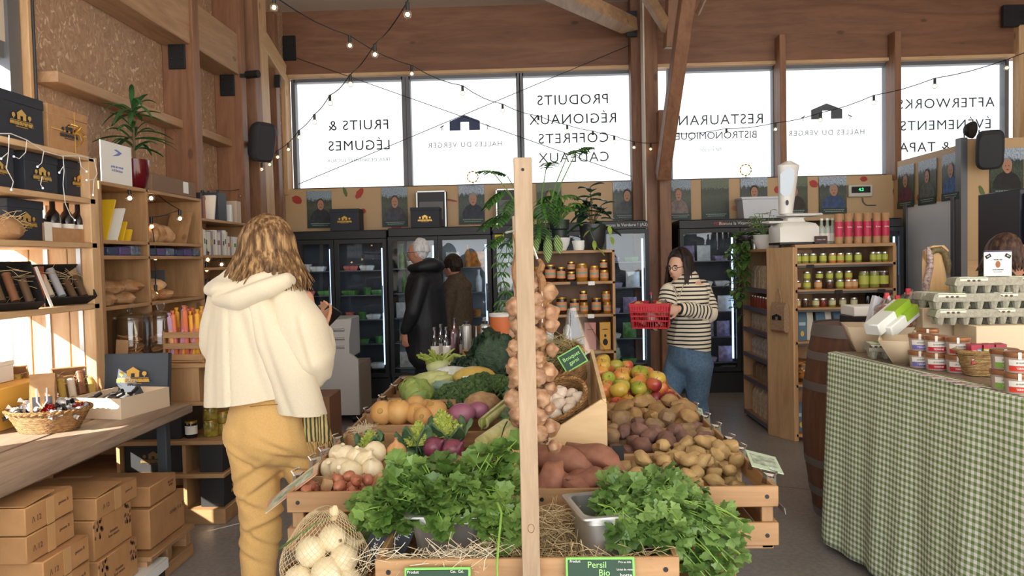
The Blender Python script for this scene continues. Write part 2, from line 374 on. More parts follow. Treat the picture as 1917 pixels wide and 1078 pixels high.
S('column', WBZ, ((5.75, 8.85, 0), (6.0, 9.02, 4.42)), bev=.005)
def cable(a, b, r=.004, name='bracing_cable', mat=BLACK): return struct(MB().tube([a, b], r, 6).build(name, mat))
cable(at(545, 105, 8.9), at(1182, 330, 8.9)); cable(at(558, 345, 8.88), at(1178, 85, 8.88))
cable((-2.79, 4.34, 2.4), (-2.79, 4.34, 4.42), .008)
# right: tan partition with a cold-room door, and the panel facing us
TAN = M('tan_panel', (196, 164, 122), .55); 
S('wall_partition', TAN, ((4.08, 7.55, 1.55), (4.16, 9.05, 2.5)), ((4.08, 7.55, 0), (4.16, 7.62, 1.55)), ((4.08, 8.6, 0), (4.16, 9.05, 1.55)))
S('wall_partition_front', TAN, ((4.1, 7.5, 1.4), (6, 7.56, 2.55)))
S('wall_partition_front_lower', PINEX, ((4.1, 7.51, 0), (6, 7.56, 1.4)))
S('trim_3', ALU, ((4.06, 7.48, 0), (4.12, 7.58, 2.56)))
dr = S('door_1', M('door_grey', (226, 232, 240), .3), ((4.07, 7.62, 0), (4.12, 8.6, 1.99)))
S('door_frame', ALU, ((4.05, 8.55, 0), (4.1, 8.62, 2.02)), ((4.05, 7.6, 0), (4.1, 7.65, 2.02)), parent=dr)
S('door_handle', BLACK, ((4.03, 7.72, 1.0), (4.06, 7.75, 1.2)), parent=dr)
# fascia over the fridges
S('wall_fascia', TAN, ((-2.86, 8.9, 1.87), (4.08, 8.95, 2.365)))
# ---------------- portraits of growers on the fascia, fruit prints
def scenery(k, sky, mid, low, s=9):
    m, nt, b = newmat(k); b.inputs['Roughness'].default_value = .45
    co = coords(nt, which='Generated'); sx = nt.nodes.new('ShaderNodeSeparateXYZ'); nt.links.new(co, sx.inputs[0])
    n = nz(nt, co, s, 4, .6); a = nt.nodes.new('ShaderNodeMath'); a.operation = 'MULTIPLY_ADD'; a.inputs[1].default_value = .35; nt.links.new(n, a.inputs[0]); nt.links.new(sx.outputs['Z'], a.inputs[2])
    c = ramp(nt, a.outputs[0], [(.35, rgb(low)), (.72, rgb(mid)), (.9, rgb([v * .8 for v in mid])), (.97, rgb(sky))])
    d = ramp(nt, nz(nt, co, s * 4, 3), [(.4, (.6, .6, .6)), (.6, (1.15, 1.15, 1.15))])
    mx = nt.nodes.new('ShaderNodeMix'); mx.data_type = 'RGBA'; mx.blend_type = 'MULTIPLY'; mx.inputs[0].default_value = 1; nt.links.new(c, mx.inputs[6]); nt.links.new(d, mx.inputs[7])
    nt.links.new(mx.outputs[2], b.inputs['Base Color']); return m
SCN = [scenery('print_orchard', (150, 168, 182), (84, 92, 74), (52, 60, 40)), scenery('print_field', (170, 186, 204), (70, 84, 74), (58, 66, 44), 6), scenery('print_leaves', (104, 116, 92), (72, 84, 62), (44, 54, 34), 14)]
SKIN = M('skin', (206, 152, 122), .5); SKINP = M('print_skin', (178, 128, 102), .5)
CAPT = M('caption_green', (34, 56, 52), .5); CTXT = M('caption_ink', (150, 166, 158), .6)
def ell(cx, cz, rx, rz, n=16): return [(cx + rx * math.cos(2 * PI * i / n), cz + rz * math.sin(2 * PI * i / n)) for i in range(n)]
def poster(loc, w, h, rz, scn, hair, top, label, side=0, person=True, grp=None):
    t = thing('portrait_poster', label, 'poster', loc, rz, grp)
    up = Matrix.Rotation(R(90), 4, 'X')
    MB().box((0, 0, 0), (w, .008, h)).build('print', SCN[scn], t, 0)
    def flat(pts, y, m, n): MB(Matrix.Translation((0, -y, 0)) @ up).prism(pts, .0012).build(n, m, t, 0)
    if person:
        c = side * w; q = h * .012
        sh = [(-.42 * w + c, -.5 * h), (-.42 * w + c, -.22 * h), (-.3 * w + c, -.06 * h), (-.1 * w + c, .02 * h), (.1 * w + c, .02 * h), (.3 * w + c, -.06 * h), (.42 * w + c, -.22 * h), (.42 * w + c, -.5 * h)]
        sh = [(max(-.5 * w, min(.5 * w, x)), y) for x, y in sh]
        flat(sh, .0045, M('print_coat_%d_%d_%d' % top, top, .6, nscale=18, c2=[v * .75 for v in top]), 'portrait_shoulders')
        flat(ell(c, .15 * h, .155 * w, .15 * h), .006, M('print_hair_%d_%d_%d' % hair, hair), 'portrait_hair')
        flat(ell(c + .01 * w, .115 * h, .13 * w, .14 * h) , .0075, SKINP, 'portrait_face')
        pd = M('print_dark', (84, 56, 46))
        for sx in (-.05, .05): flat(ell(c + sx * w, .135 * h, .02 * w, .01 * h, 8), .0088, pd, 'portrait_eye')
        flat(ell(c + .01 * w, .055 * h, .045 * w, .01 * h, 8), .0088, pd, 'portrait_mouth')
    flat([(-.5 * w, -.34 * h), (.5 * w, -.34 * h), (.5 * w, -.5 * h), (-.5 * w, -.5 * h)], .009, CAPT, 'caption_band')
    m = MB()
    for z, ww in ((-.385, .36), (-.43, .3)):
        x = -ww * w
        while x < ww * w: l = w * rnd(.04, .09); m.box((x + l / 2, -.0105, z * h), (l * .8, .001, h * .018)); x += l
    m.build('caption_lettering', CTXT, t, 0); return t
def pox(px0, py0, px1, py1, y=8.885):
    a, b = at(px0, py0, y), at(px1, py1, y); return ((a.x + b.x) / 2, y, (a.z + b.z) / 2), abs(b.x - a.x), abs(a.z - b.z)
G = (150, 140, 132); DK = (48, 40, 36); BR = (74, 54, 42)
for i, (bx, scn, hair, top, side, person, lab) in enumerate([
    ((574, 358, 622, 426), 0, BR, (56, 58, 66), .05, 1, 'portrait poster of a farmer among trees, leftmost above the fridges'),
    ((714, 351, 764, 424), 0, BR, (84, 86, 94), 0, 1, 'portrait poster of a man in grey, left of the silver crate on the fridges'),
    ((858, 347, 908, 419), 1, G, (58, 64, 80), .05, 1, 'portrait poster of a bald man in blue dungarees by a hedge'),
    ((1004, 342, 1052, 412), 2, DK, (52, 60, 56), 0, 1, 'portrait poster half hidden behind the tall fern-leaved houseplant'),
    ((1147, 340, 1197, 411), 1, DK, (92, 96, 100), .03, 1, 'portrait poster of a dark haired man left of the central posts'),
    ((1250, 337, 1294, 411), 0, (120, 92, 70), (148, 132, 126), -.05, 1, 'portrait poster of a grower in pale shirt, right of the central posts'),
    ((1313, 335, 1365, 409), 2, BR, (90, 100, 70), 0, 0, 'orchard photo poster without a portrait, mostly leaves'),
    ((1386, 332, 1437, 406), 1, DK, (50, 60, 84), 0, 1, 'portrait poster of a dark bearded man behind the pale plastic crate'),
    ((1460, 332, 1512, 402), 2, BR, (60, 50, 44), 0, 1, 'dark portrait poster behind the white shop scale'),
    ((1533, 331, 1585, 400), 1, G, (62, 88, 132), .02, 1, 'portrait poster of a bald man in a blue shirt, left of the thermostat')]):
    p, w, h = pox(*bx); poster(p, w, h, 0, scn, hair, top, lab, side, person)
for y0, px, py0, py1, scn, hair, top, lab in [(None, (1681, 1711), 305, 391, 1, (130, 112, 120), (120, 60, 84), 'poster of a grower in a plum jacket on the side of the tan partition'),
    (None, (1720, 1753), 295, 385, 1, DK, (100, 108, 104), 'middle poster on the partition side, grower in a grey coat'),
    (None, (1764, 1798), 283, 377, 1, G, (70, 110, 170), 'poster of a grower in a blue shirt at the corner of the tan partition')]:
    a, b = atx(px[0], py0 + 8, 4.07), atx(px[1], py1 - 8, 4.07); c = atx(px[0], py1, 4.07)
    poster((4.07, (a.y + b.y) / 2, (a.z + c.z) / 2), a.y - b.y, a.z - c.z, R(-90), scn, hair, top, lab)
p, w, h = pox(1853, 278, 1916, 367, 7.49); poster(p, w, h, 0, 1, G, (38, 36, 40), 'poster of a bald man in a dark coat beside the black loudspeaker')
def fruit_print(name, px, py, rx, rz, col, rot=0, y=8.897, x=None):
    p = atx(px, py, x) if x else at(px, py, y)
    m = MB(Matrix.Translation(p) @ Matrix.Rotation(R(-90) if x else 0, 4, 'Z') @ Matrix.Rotation(R(90), 4, 'X') @ Matrix.Rotation(rot, 4, 'Z'))
    m.prism([(a * (1 + .12 * math.sin(3 * i)), b) for i, (a, b) in enumerate(ell(0, 0, rx, rz, 14))], .002); return m.build(name, M('decal_%d_%d_%d' % col, col, .6), None, 0)
RED, GRN, ORA = (176, 60, 48), (94, 112, 60), (206, 150, 70)
for i, (n, px, py, rx, rz, c, ro, x, lab) in enumerate([('tomato_print', 556, 374, .06, .045, RED, -.5, None, 'red tomato print at the left end of the tan board'), ('leaf_print', 646, 359, .02, .06, GRN, .3, None, 'small green leaf print right of the leftmost portrait'),
    ('pepper_print', 673, 362, .035, .07, RED, -.6, None, 'curved red pepper print near the top of the tan board'), ('cherry_print', 680, 395, .03, .03, RED, 0, None, 'small red cherry print above a black gift box'), ('bean_print', 845, 375, .07, .012, (150, 84, 60), -.2, None, 'thin reddish bean print left of the bald man in dungarees'),
    ('tomato_print', 742, 425, .06, .03, RED, 0, None, 'red tomato print under the man in grey'), ('onion_print', 1376, 390, .04, .03, (190, 130, 100), 0, None, 'pale onion print right of the orchard photo poster'), ('tomato_print', 1523, 344, .05, .04, RED, -.5, None, 'red tomato print right of the white shop scale'),
    ('radish_print', 1617, 335, .04, .03, RED, 0, None, 'round red radish print above the thermostat'), ('tomato_print', 1455, 355, .035, .04, RED, 0, None, 'red tomato print left of the white shop scale'), ('carrot_print', 1671, 365, .012, .08, (150, 96, 70), -.4, 4.075, 'thin brown carrot print on the partition side'), ('pear_print', 1757, 379, .03, .07, ORA, .3, 4.075, 'orange pear print below the partition posters'),
    ('tomato_print', 1719, 370, .03, .035, RED, 0, 4.075, 'red tomato print between the partition posters')]):
    tag(fruit_print(n, px, py, rx, rz, c, ro, x=x), lab, 'wall print')
tag(fruit_print('cucumber_print', 1838, 358, .02, .06, GRN, .4, y=7.495), 'green cucumber print under the black loudspeaker', 'wall print')
# thermostat
p = at(1610, 357, 8.87); t = thing('thermostat', 'pale temperature display with green digits on the tan board', 'display', (p.x, 8.87, p.z))
MB().box((0, 0, 0), (.27, .05, .14), None, .01).build('case', M('beige_plastic', (206, 200, 184)), t)
MB().box((0, -.027, .01), (.21, .008, .07), None, .003).build('screen', INK, t); text('4.2', .045, M('led_green', (60, 255, 140), emit=3), t, face((0, -.034, .01)), 'digits')
tag(MB().tube([at(1615, 370, 8.88), at(1616, 378, 8.88), at(1622, 384, 8.88), at(1640, 384, 8.88)], .006).build('power_cable', ALU), 'short grey cable hanging below the temperature display', 'cable')
# ---------------- glass-door fridges along the back
FG = glassy('fridge_glass', (.93, .97, 1), .035); LED = M('cool_led', (200, 226, 255), emit=2.2); FIN = M('fridge_lining', (60, 64, 70), .5); FINW = M('fridge_lining_pale', (170, 178, 180), .5)
SHW = M('wire_shelf', (120, 124, 128), .4, .4)
YF = 8.45
def pxx(px, y=YF): return at(px, 520, y).x
def packs():
    P = {}
    def reg(k, o): P[k] = o; o.location = (0, -30, 0); return o
    for nm, c in (('rose', (190, 92, 80)), ('green', (70, 112, 56)), ('cream', (214, 204, 184)), ('amber', (190, 120, 60)), ('white', (222, 226, 230)), ('violet', (130, 118, 150))):
        mat = M('pack_' + nm, c, .35, nscale=22, c2=[min(255, v * 1.35 + 14) for v in c], var=.12)
        P['tray', nm] = ('food_tray', lambda mat=mat: MB().rings([[(x * k, y * k, z) for x, y in ((-.08, -.06), (.08, -.06), (.08, .06), (-.08, .06))] for k, z in ((.8, 0), (1, .035), (.98, .05), (.7, .058))]), mat)
        P['pouch', nm] = ('food_pouch', lambda mat=mat: MB().grid(6, 6, lambda u, v: ((u - .5) * .15, -.028 * math.sin(PI * u) * math.sin(PI * v) , v * .17)).grid(6, 6, lambda u, v: ((.5 - u) * .15, .028 * math.sin(PI * u) * math.sin(PI * v), v * .17)), mat)
        P['tub', nm] = ('food_tub', lambda mat=mat: MB().lathe([(.038, 0), (.05, .07), (.053, .07), (.053, .08), (.0, .082)], 12), mat)
        P['bottle', nm] = ('drink_bottle', lambda mat=mat: MB().lathe([(.034, 0), (.036, .01), (.036, .14), (.014, .19), (.013, .225), (.016, .227), (.016, .245), (0, .246)], 12), mat)
    return P
PK = packs(); PMESH = {}
def pack(kind, nm, loc, rz, label, group, cat=None):
    name, f, mat = PK[kind, nm]
    if (kind, nm) not in PMESH: PMESH[kind, nm] = f().build(name, mat); o = PMESH[kind, nm]
    else: o = PMESH[kind, nm].copy(); COL.objects.link(o)
    o.location = loc; o.rotation_euler = (0, 0, rz); return tag(o, label, cat or kind, group)
COLW = {'rose': 'pink', 'green': 'green', 'cream': 'cream', 'amber': 'amber', 'white': 'white', 'violet': 'violet'}
def fridge(pxs, where, z1, header=None, pale=False, mix=('tray', 'pouch', 'tub'), cols=('rose', 'green', 'cream', 'white'), nsh=5, led=True, seed=0, htxt=None):
    """pxs: door edges from left to right"""
    rr = random.Random(seed); x0, x1 = pxx(pxs[0]), pxx(pxs[-1]); xc = (x0 + x1) / 2; yb = YF + .42
    t = thing('display_fridge', 'black glass-door display fridge ' + where, 'fridge', (xc, YF, 0))
    X = lambda v: v - xc
    lin = FINW if pale else FIN
    m = MB(); zb = .22; zt = z1 - .1
    m.box2((X(x0), .02, 0), (X(x1), .42, zb)).box2((X(x0), .0, zt), (X(x1), .42, z1), .01).box2((X(x0), .02, zb), (X(x0) + .03, .42, zt)).box2((X(x1) - .03, .02, zb), (X(x1), .42, zt))
    m.build('casing', BLACK, t); MB().box2((X(x0) + .03, .4, zb), (X(x1) - .03, .415, zt)).build('lining', lin, t)
    if htxt: text(htxt[0], .05, M('pale_red', (190, 60, 60)), t, face((-.28, -.004, z1 - .05)), align='LEFT'); text(htxt[1], .048, WHITE, t, face((.0, -.004, z1 - .05)), align='CENTER')
    for d in range(len(pxs) - 1):
        a, b = X(pxx(pxs[d])), X(pxx(pxs[d + 1])); f = .045
        fr = MB().box2((a + .004, -.03, zb + .02), (a + f, .01, zt)).box2((b - f, -.03, zb + .02), (b - .004, .01, zt)).box2((a + f, -.03, zt - f), (b - f, .01, zt)).box2((a + f, -.03, zb + .02), (b - f, .01, zb + .02 + f)).build('door', BLACK, t)
        MB().box2((a + f, -.012, zb + .06), (b - f, -.006, zt - f)).build('pane', FG, fr)
        MB().box2((b - f - .02, -.055, .95), (b - f - .005, -.03, 1.25), .004).build('handle', ALU, fr)
        if led: MB().box2((b - f - .03, .05, zb + .15), (b - f - .012, .065, zt - .1)).build('light_tube', LED, t)
        for k in range(nsh):
            z = zb + .1 + k * (zt - zb - .18) / nsh
            MB().box2((a + .02, .06, z), (b - .02, .38, z + .01)).build('shelf', SHW, t)
            x = a + f + .06 + rr.uniform(0, .05); i = 0
            while x < b - f - .05:
                kd = rr.choice(mix); c = rr.choice(cols)
                pack(kd, c, (xc + x, YF + .12 + rr.uniform(0, .03), z + .0101), rr.uniform(-.2, .2), '%s %s, %s on %s shelf up in fridge%s %s' % (COLW[c], kd, ORD[i], ORD[k], '' if len(pxs) < 3 else (' left half', ' right half')[d], where), 'chilled food in the display fridges')
                x += {'tray': .18, 'pouch': .165, 'tub': .12, 'bottle': .09}[kd] + rr.uniform(0, .02); i += 1
    return t
fridge([545, 628, 726], 'behind the blonde woman', 1.86, mix=('tray', 'tray', 'tub'), cols=('rose', 'green', 'green', 'cream'), seed=1)
fridge([728, 822, 921], 'behind the man', 1.875, pale=True, mix=('pouch', 'bottle', 'tub'), cols=('cream', 'amber', 'white', 'green'), seed=2)
fridge([923, 1010], 'left of the front post', 1.88, pale=True, mix=('tub', 'pouch'), cols=('white', 'cream'), seed=3)
fridge([1012, 1126], 'behind the houseplants', 1.89, mix=('tub', 'tray'), cols=('white', 'green'), seed=7, nsh=4)
fridge([1128, 1216], 'right of the honey shelf', 1.9, mix=('pouch', 'tray'), cols=('violet', 'white', 'green'), seed=4, htxt=('', 'Buvons la Verdure ! (A2)'))
fridge([1272, 1385, 1500], 'behind the striped jumper', 1.89, mix=('pouch', 'pouch', 'tray'), cols=('violet', 'white', 'violet'), seed=5, htxt=('FOOD', '  Buvons la Vitamine (A1)'))
fridge([1610, 1690], 'behind the jar shelf', 1.86, mix=('bottle',), cols=('white', 'violet'), seed=6)
yl = at(935, 446, YF - .035); tag(MB().box(yl, (.1, .003, .08)).build('price_notice', M('yellow_card', (226, 206, 40))), 'yellow notice stuck on the fridge door behind the fern', 'notice')
def emblem(t, w, loc, rz, mat=GOLD, txt=True, tilt=0, h=.001):
    """the market's emblem: hall between two round trees over its name"""
    f = face(loc, rz, tilt); m = MB(f); k = w / 2
    m.prism([(-.34 * k, .12 * k), (-.34 * k, .42 * k), (-.42 * k, .40 * k), (0, .66 * k), (.42 * k, .40 * k), (.34 * k, .42 * k), (.34 * k, .12 * k), (.1 * k, .12 * k), (.1 * k, .32 * k), (-.1 * k, .32 * k), (-.1 * k, .12 * k)], h)
    for s in (-1, 1): m.prism(ell(s * .62 * k, .3 * k, .13 * k, .12 * k, 10), h); m.prism([(s * .62 * k - .02 * k, .12 * k), (s * .62 * k + .02 * k, .12 * k), (s * .62 * k + .02 * k, .22 * k), (s * .62 * k - .02 * k, .22 * k)], h)
    m.prism([(-.85 * k, .05 * k), (.85 * k, .05 * k), (.85 * k, .075 * k), (-.85 * k, .075 * k)], h); m.build('emblem', mat, t, 0)
    if txt:
        text('HALLES DU VERGER', .2 * k, mat, t, f @ Matrix.Translation((0, -.08 * k, 0)), ext=h / 2, bold=.002); text('FERME & GOURMANDISE', .085 * k, mat, t, f @ Matrix.Translation((0, -.24 * k, 0)), ext=h / 2)
def gift_box(px0, py0, px1, py1, y, d, label, mat=NAVY, logo=True, grp=None):
    a, b = at(px0, py0, y), at(px1, py1, y); w, h = b.x - a.x, a.z - b.z
    t = thing('gift_box', label, 'box', ((a.x + b.x) / 2, y, b.z), 0, grp); MB().box2((-w / 2, 0, 0), (w / 2, d, h), .003).build('carton', mat, t)
    MB().box2((-w / 2 - .003, -.003, h * .86), (w / 2 + .003, d + .003, h + .003), .002).build('lid', mat, t)
    if logo: emblem(t, w * .55, (0, -.0045, h * .45), 0, GOLD)
    return t
gift_box(617, 392, 673, 432, 8.5, .22, 'black gift box with gold hall emblem on the fridge above the blonde woman')
gift_box(768, 389, 823, 430, 8.5, .22, 'black gift box with gold hall emblem in front of the silver-edged crate')
for px0, px1, py0, py1, lab in ((779, 836, 358, 424, 'black flight case with silver edges on the fridges'), (928, 985, 354, 422, 'black flight case with silver edges half hidden by the fern')):
    a, b = at(px0, py0, 8.74), at(px1, py1, 8.74); w, h = b.x - a.x, a.z - b.z; t = thing('flight_case', lab, 'case', ((a.x + b.x) / 2, 8.74, b.z + .0))
    MB().box2((-w / 2, 0, 0), (w / 2, .13, h), .004).build('shell', M('case_black', (44, 44, 46), .5), t); m = MB()
    for s in (-1, 1): m.box((s * (w / 2 - .006), 0, h / 2), (.014, .012, h))
    m.box((0, 0, h - .006), (w, .012, .014)); m.build('edging', STEEL, t); MB().box((0, -.003, h * .45), (w * .8, .006, h * .5)).build('ribbed_panel', M('grey_ribbed', (112, 112, 114)), t)
a, b = at(1390, 376, 8.5), at(1470, 408, 8.5); t = thing('plastic_crate', 'translucent white plastic crate on top of the right fridge', 'crate', ((a.x + b.x) / 2, 8.5, 1.892)); w = b.x - a.x
MB().rings([[(x * k, .15 + y * k, z) for x, y in ((-w / 2, -.14), (w / 2, -.14), (w / 2, .14), (-w / 2, .14))] for k, z in ((.9, 0), (1, .22), (.96, .22), (.87, .01))]).build('body', M('milky_plastic', (216, 220, 228), .4), t)
MB().box2((-w / 2 - .01, 0, .205), (w / 2 + .01, .3, .235), .006).build('lid', M('milky_plastic'), t)
# ---------------- bulb strings, loudspeakers, spot lamps
BULB = M('warm_bulb', (255, 214, 150), emit=9); BGL = glassy('bulb_glass', (1, .96, .88), .08)
def string_lights(label, pts, dias=.045, wire=None, glow=True):
    """pts: (px, py, depth) per bulb, wire passes above the bulbs"""
    P = [at(x, y, d) for x, y, d in pts]; t = thing('string_lights', label, 'string lights', P[0])
    top = [p + V((0, 0, .062)) for p in P]; W = []
    for i, p in enumerate(top):
        if i: q = top[i - 1]; W += [q.lerp(p, k) - V((0, 0, .03 * math.sin(PI * k) * min(1, (p - q).length))) for k in (.25, .5, .75)]
        W.append(p)
    if wire: W = [at(*w) + V((0, 0, .05)) for w in wire[0]] + W + [at(*w) + V((0, 0, .05)) for w in wire[1]]
    MB().tube([w - P[0] for w in W], .0035, 5).build('cord', BLACK, t)
    for i, p in enumerate(P):
        o = p - P[0]; r = dias / 2
        g = MB().ball(o, r, 12, 8).build('bulb', BGL, t); MB().ball(o, r * .52, 8, 6).build('filament', BULB, g); MB().cyl(o + V((0, 0, r * .8)), o + V((0, 0, .062)), .011, 8).build('socket', BLACK, t)
string_lights('string of glowing bulbs crossing the room from above towards the left speaker', [(763, 27, 4.0), (702, 102, 4.7), (656, 157, 5.3), (618, 193, 6.0), (589, 228, 6.5), (560, 257, 6.9), (540, 280, 7.1), (520, 294, 7.25), (505, 308, 7.3), (490, 317, 7.35), (479, 324, 7.4)], wire=([(776, -10, 3.7)], []))
string_lights('string of bulbs sloping from the top left corner across the white windows', [(513, 14, 4.2), (655, 85, 5.0), (771, 138, 5.8), (866, 174, 6.6), (941, 207, 7.4), (1008, 228, 8.0), (1062, 245, 8.2), (1110, 256, 8.3), (1150, 265, 8.35), (1187, 276, 8.4), (1218, 279, 8.4), (1250, 274, 8.2)], wire=([(470, -25, 3.9)], []))
string_lights('string of bulbs from the central posts to the right corner', [(1262, 262, 8.2), (1360, 252, 8.0), (1452, 242, 7.6), (1536, 224, 7.2), (1636, 192, 6.8), (1750, 161, 6.4), (1885, 127, 6.0)], wire=([], [(1935, 105, 5.8)]))
string_lights('bulbs draped along the book shelves behind the blonde woman', [(450, 367, 7.0), (408, 369, 6.6), (390, 371, 6.4), (379, 371, 5.9), (375, 410, 5.8), (381, 460, 5.8), (389, 486, 5.8), (415, 495, 6.2), (387, 505, 5.8)], .05)
string_lights('bulbs hung on the pigeonhole uprights beside the white card', [(243, 371, 4.7), (283, 371, 5.0), (337, 409, 5.4), (284, 424, 5.0), (291, 483, 5.0), (292, 551, 5.0)], .05)
def speaker(loc, rz, label, tilt=.25):
    t = thing('loudspeaker', label, 'loudspeaker', loc, rz)
    MB(Matrix.Rotation(tilt, 4, 'X')).rings([[(sx * w, y, sz * h) for sx, sz in [(math.copysign(abs(math.cos(a)) ** .45, math.cos(a)), math.copysign(abs(math.sin(a)) ** .45, math.sin(a))) for a in [2 * PI * i / 24 for i in range(24)]]] for w, h, y in ((.05, .09, .12), (.1, .16, .06), (.115, .18, 0), (.11, .175, -.05), (.09, .15, -.075))]).build('cabinet', M('speaker_grey', (46, 48, 52), .7), t)
    MB().cyl((0, .1, 0), (0, .27, 0), .03).build('bracket', BLACK, t); return t
p = at(490, 266, 7.0); speaker(p, R(50), 'black loudspeaker on a left wall post above the bulbs')
p = at(1853, 280, 7.25); speaker(p, R(-25), 'black loudspeaker at the corner of the tan partition', .3)
p = at(474, 140, 6.94); t = thing('spot_lamp', 'small black spot lamp on the left wall post under the ceiling', 'lamp', p); MB().cyl((-.06, 0, 0), (.06, -.03, 0), .035, 14).build('housing', BLACK, t); MB().box((-.09, .02, 0), (.07, .03, .03)).build('bracket', BLACK, t)
MB().box(at(520, 152, 8.25), (.06, .05, .13), None, .004).build('trim_4', BLACK)['kind'] = 'structure'
t = thing('floodlight', 'round lit work lamp standing on the partition corner', 'lamp', at(1820, 243, 7.52)); f = Matrix.Rotation(R(35), 4, 'Z') @ Matrix.Rotation(R(100), 4, 'X')
MB(f).lathe([(.05, -.06), (.075, -.02), (.08, .01), (.068, .012)], 24).build('housing', BLACK, t); MB(f).lathe([(.0, .004), (.066, .004), (.066, .008), (0, .008)], 24).build('lens', M('flood_lens', (255, 206, 90), emit=2.4), t)
MB().tube([(-.075, 0, 0), (-.075, .0, -.16)], .006).tube([(.075, .02, 0), (.075, .02, -.16)], .006).build('bracket', BLACK, t)
for px, py, y, lab in ((885, 331, 8.82, 'round ring of tiny bulbs hung in the second window'), (1396, 318, 8.82, 'round ring of tiny bulbs hung in the restaurant window')):
    t = thing('ring_light', lab, 'lamp', at(px, py, y)); r = .062
    MB().tube([(r * math.cos(2 * PI * i / 24), 0, r * math.sin(2 * PI * i / 24)) for i in range(25)], .006, 6, cap=False).build('ring', M('dark_brass', (120, 84, 30), .5), t)
    m = MB()
    for i in range(10): m.ball((r * math.cos(2 * PI * i / 10), -.006, r * math.sin(2 * PI * i / 10)), .007, 6, 4)
    m.build('bulb_row', M('ring_bulb', (255, 200, 90), emit=2), t)
    MB().tube([(0, 0, -.062), (0, 0, -.085)], .004).box((0, 0, -.088), (.09, .04, .006)).build('stand', BLACK, t)
# ---------------- left: gift shelf on the trestle table
def shelfbox(name, label, cat, loc, rz=0): return thing(name, label, cat, loc, rz)
t = thing('display_shelf', 'pine gift shelf standing on the trestle table at the left wall', 'shelf', (-2.35, 4.15, .75))
def L(a, b): return tuple(a[i] - (-2.35, 4.15, .75)[i] for i in range(3)), tuple(b[i] - (-2.35, 4.15, .75)[i] for i in range(3))
m = MB()
for i in range(4): m.box2(*L((-2.82 + i * .105, 4.1, .75), (-2.72 + i * .105, 4.125, 2.1)), .003)
m.build('end_panel', PINEZ, t); MB().box2(*L((-2.41, 4.07, .75), (-2.35, 4.15, 2.1)), .004).build('stile', PINEZ, t)
MB().box2(*L((-2.41, 2.45, .75), (-2.35, 2.53, 2.1)), .004).build('stile', PINEZ, t)
for z in (2.1, 1.875, 1.64, 1.315):
    MB().box2(*L((-2.8, 2.45, z - .03), (-2.35, 4.12, z)), .003).build('shelf_board', PINEY, t)
for x in (-2.44, -2.62): MB().box2(*L((x - .012, 4.09, .78), (x + .012, 4.1, 2.08))).build('shelf_rail', STEEL, t)
def gbox(loc, w, d, h, rz, label, mat=NAVY, logo=.55, lid=True, name='gift_box', cat='box', lmat=None, grp=None):
    t = thing(name, label, cat, loc, rz, grp); MB().box2((-w / 2, 0, 0), (w / 2, d, h), .003).build('carton', mat, t)
    if lid: MB().box2((-w / 2 - .003, -.003, h * .8), (w / 2 + .003, d + .003, h + .003), .003).build('lid', mat, t)
    if logo: emblem(t, w * logo, (0, -.0045, h * .42), 0, lmat or GOLD)
    return t
def gx(px0, px1, py, z, h, d, label, x=-2.4, **k):
    a, b = atx(px0, py, x), atx(px1, py, x); return gbox((x, (a.y + b.y) / 2, z), b.y - a.y, d, h, R(90), label, **k)
gx(-6, 82, 250, 2.101, .225, .25, 'large navy gift box with gold emblem on top of the gift shelf')
g = gx(90, 163, 250, 2.101, .225, .12, 'kraft gift box tied with gold ribbon on top of the gift shelf', mat=KRAFT, logo=.5, lmat=M('dark_print', (60, 56, 58)))
m = MB().box((0, -.004, .11), (.31, .003, .006)).box((.05, -.004, .11), (.006, .003, .225))
for a in (-.9, -.4, .3, .8, 1.4, 2.2, 2.9): m.tube([(.05 + .075 * math.sin(a) * k, -.004 - .03 * math.sin(PI * k), .11 + .06 * math.cos(a) * k + .01 * math.sin(5 * k)) for k in (0, .3, .6, 1)], .003, 5)
m.build('ribbon', GOLD, g)
for a, b, lab in ((-30, 27, 'navy gift box at the near end of the second shelf, cut by the picture edge'), (47, 108, 'navy gift box with gold emblem, middle of the upper shelf row'), (124, 171, 'navy gift box with gold emblem next to the shelf upright')):
    gx(a, b, 340, 1.876, .185, .25, lab, logo=.62)
gx(15, 82, 430, 1.641, .19, .2, 'navy gift box with gold emblem beside the three wine bottles', logo=.62)
# wine bottles in a kraft carrier
GLASSD = M('dark_bottle_glass', (22, 20, 22), .12, spec=.7); LABELW = M('paper_label', (226, 222, 212), .7); CAPB = M('bottle_cap', (24, 22, 24), .4)
def bottle(loc, r, h, label, body=GLASSD, cap=CAPB, lab=LABELW, neck=.32, grp=None, name='bottle', capf=.08):
    t = thing(name, label, 'bottle', loc, rnd(-.3, .3), grp); n = h * neck
    MB().lathe([(r * .9, 0), (r, .01), (r, h - n - r * .9), (r * .75, h - n - r * .2), (r * .38, h - n + r * .3), (r * .34, h - .01), (r * .4, h - .01), (r * .4, h - .002), (0, h - .001)], 16).build('glass', body, t)
    MB().lathe([(r * .42, h * (1 - capf)), (r * .42, h), (0, h + .001)], 12).build('cap', cap, t)
    if lab: MB().lathe([(r * 1.01, h * .12), (r * 1.01, h * .42)], 16, cap=False).build('label_paper', lab, t)
    return t
ya = [atx(p, 440, -2.43).y for p in (100, 126, 147)]
for i, y in enumerate(ya): bottle((-2.43, y, 1.641), .038, .225, 'dark wine bottle, %s of three in the kraft carrier on the shelf' % ('nearest', 'middle', 'farthest')[i])
a, b = atx(84, 450, -2.39).y, atx(168, 450, -2.39).y; t = thing('bottle_carrier', 'low kraft carrier around the three wine bottles', 'carrier', (-2.39, (a + b) / 2, 1.641), R(90)); w = b - a
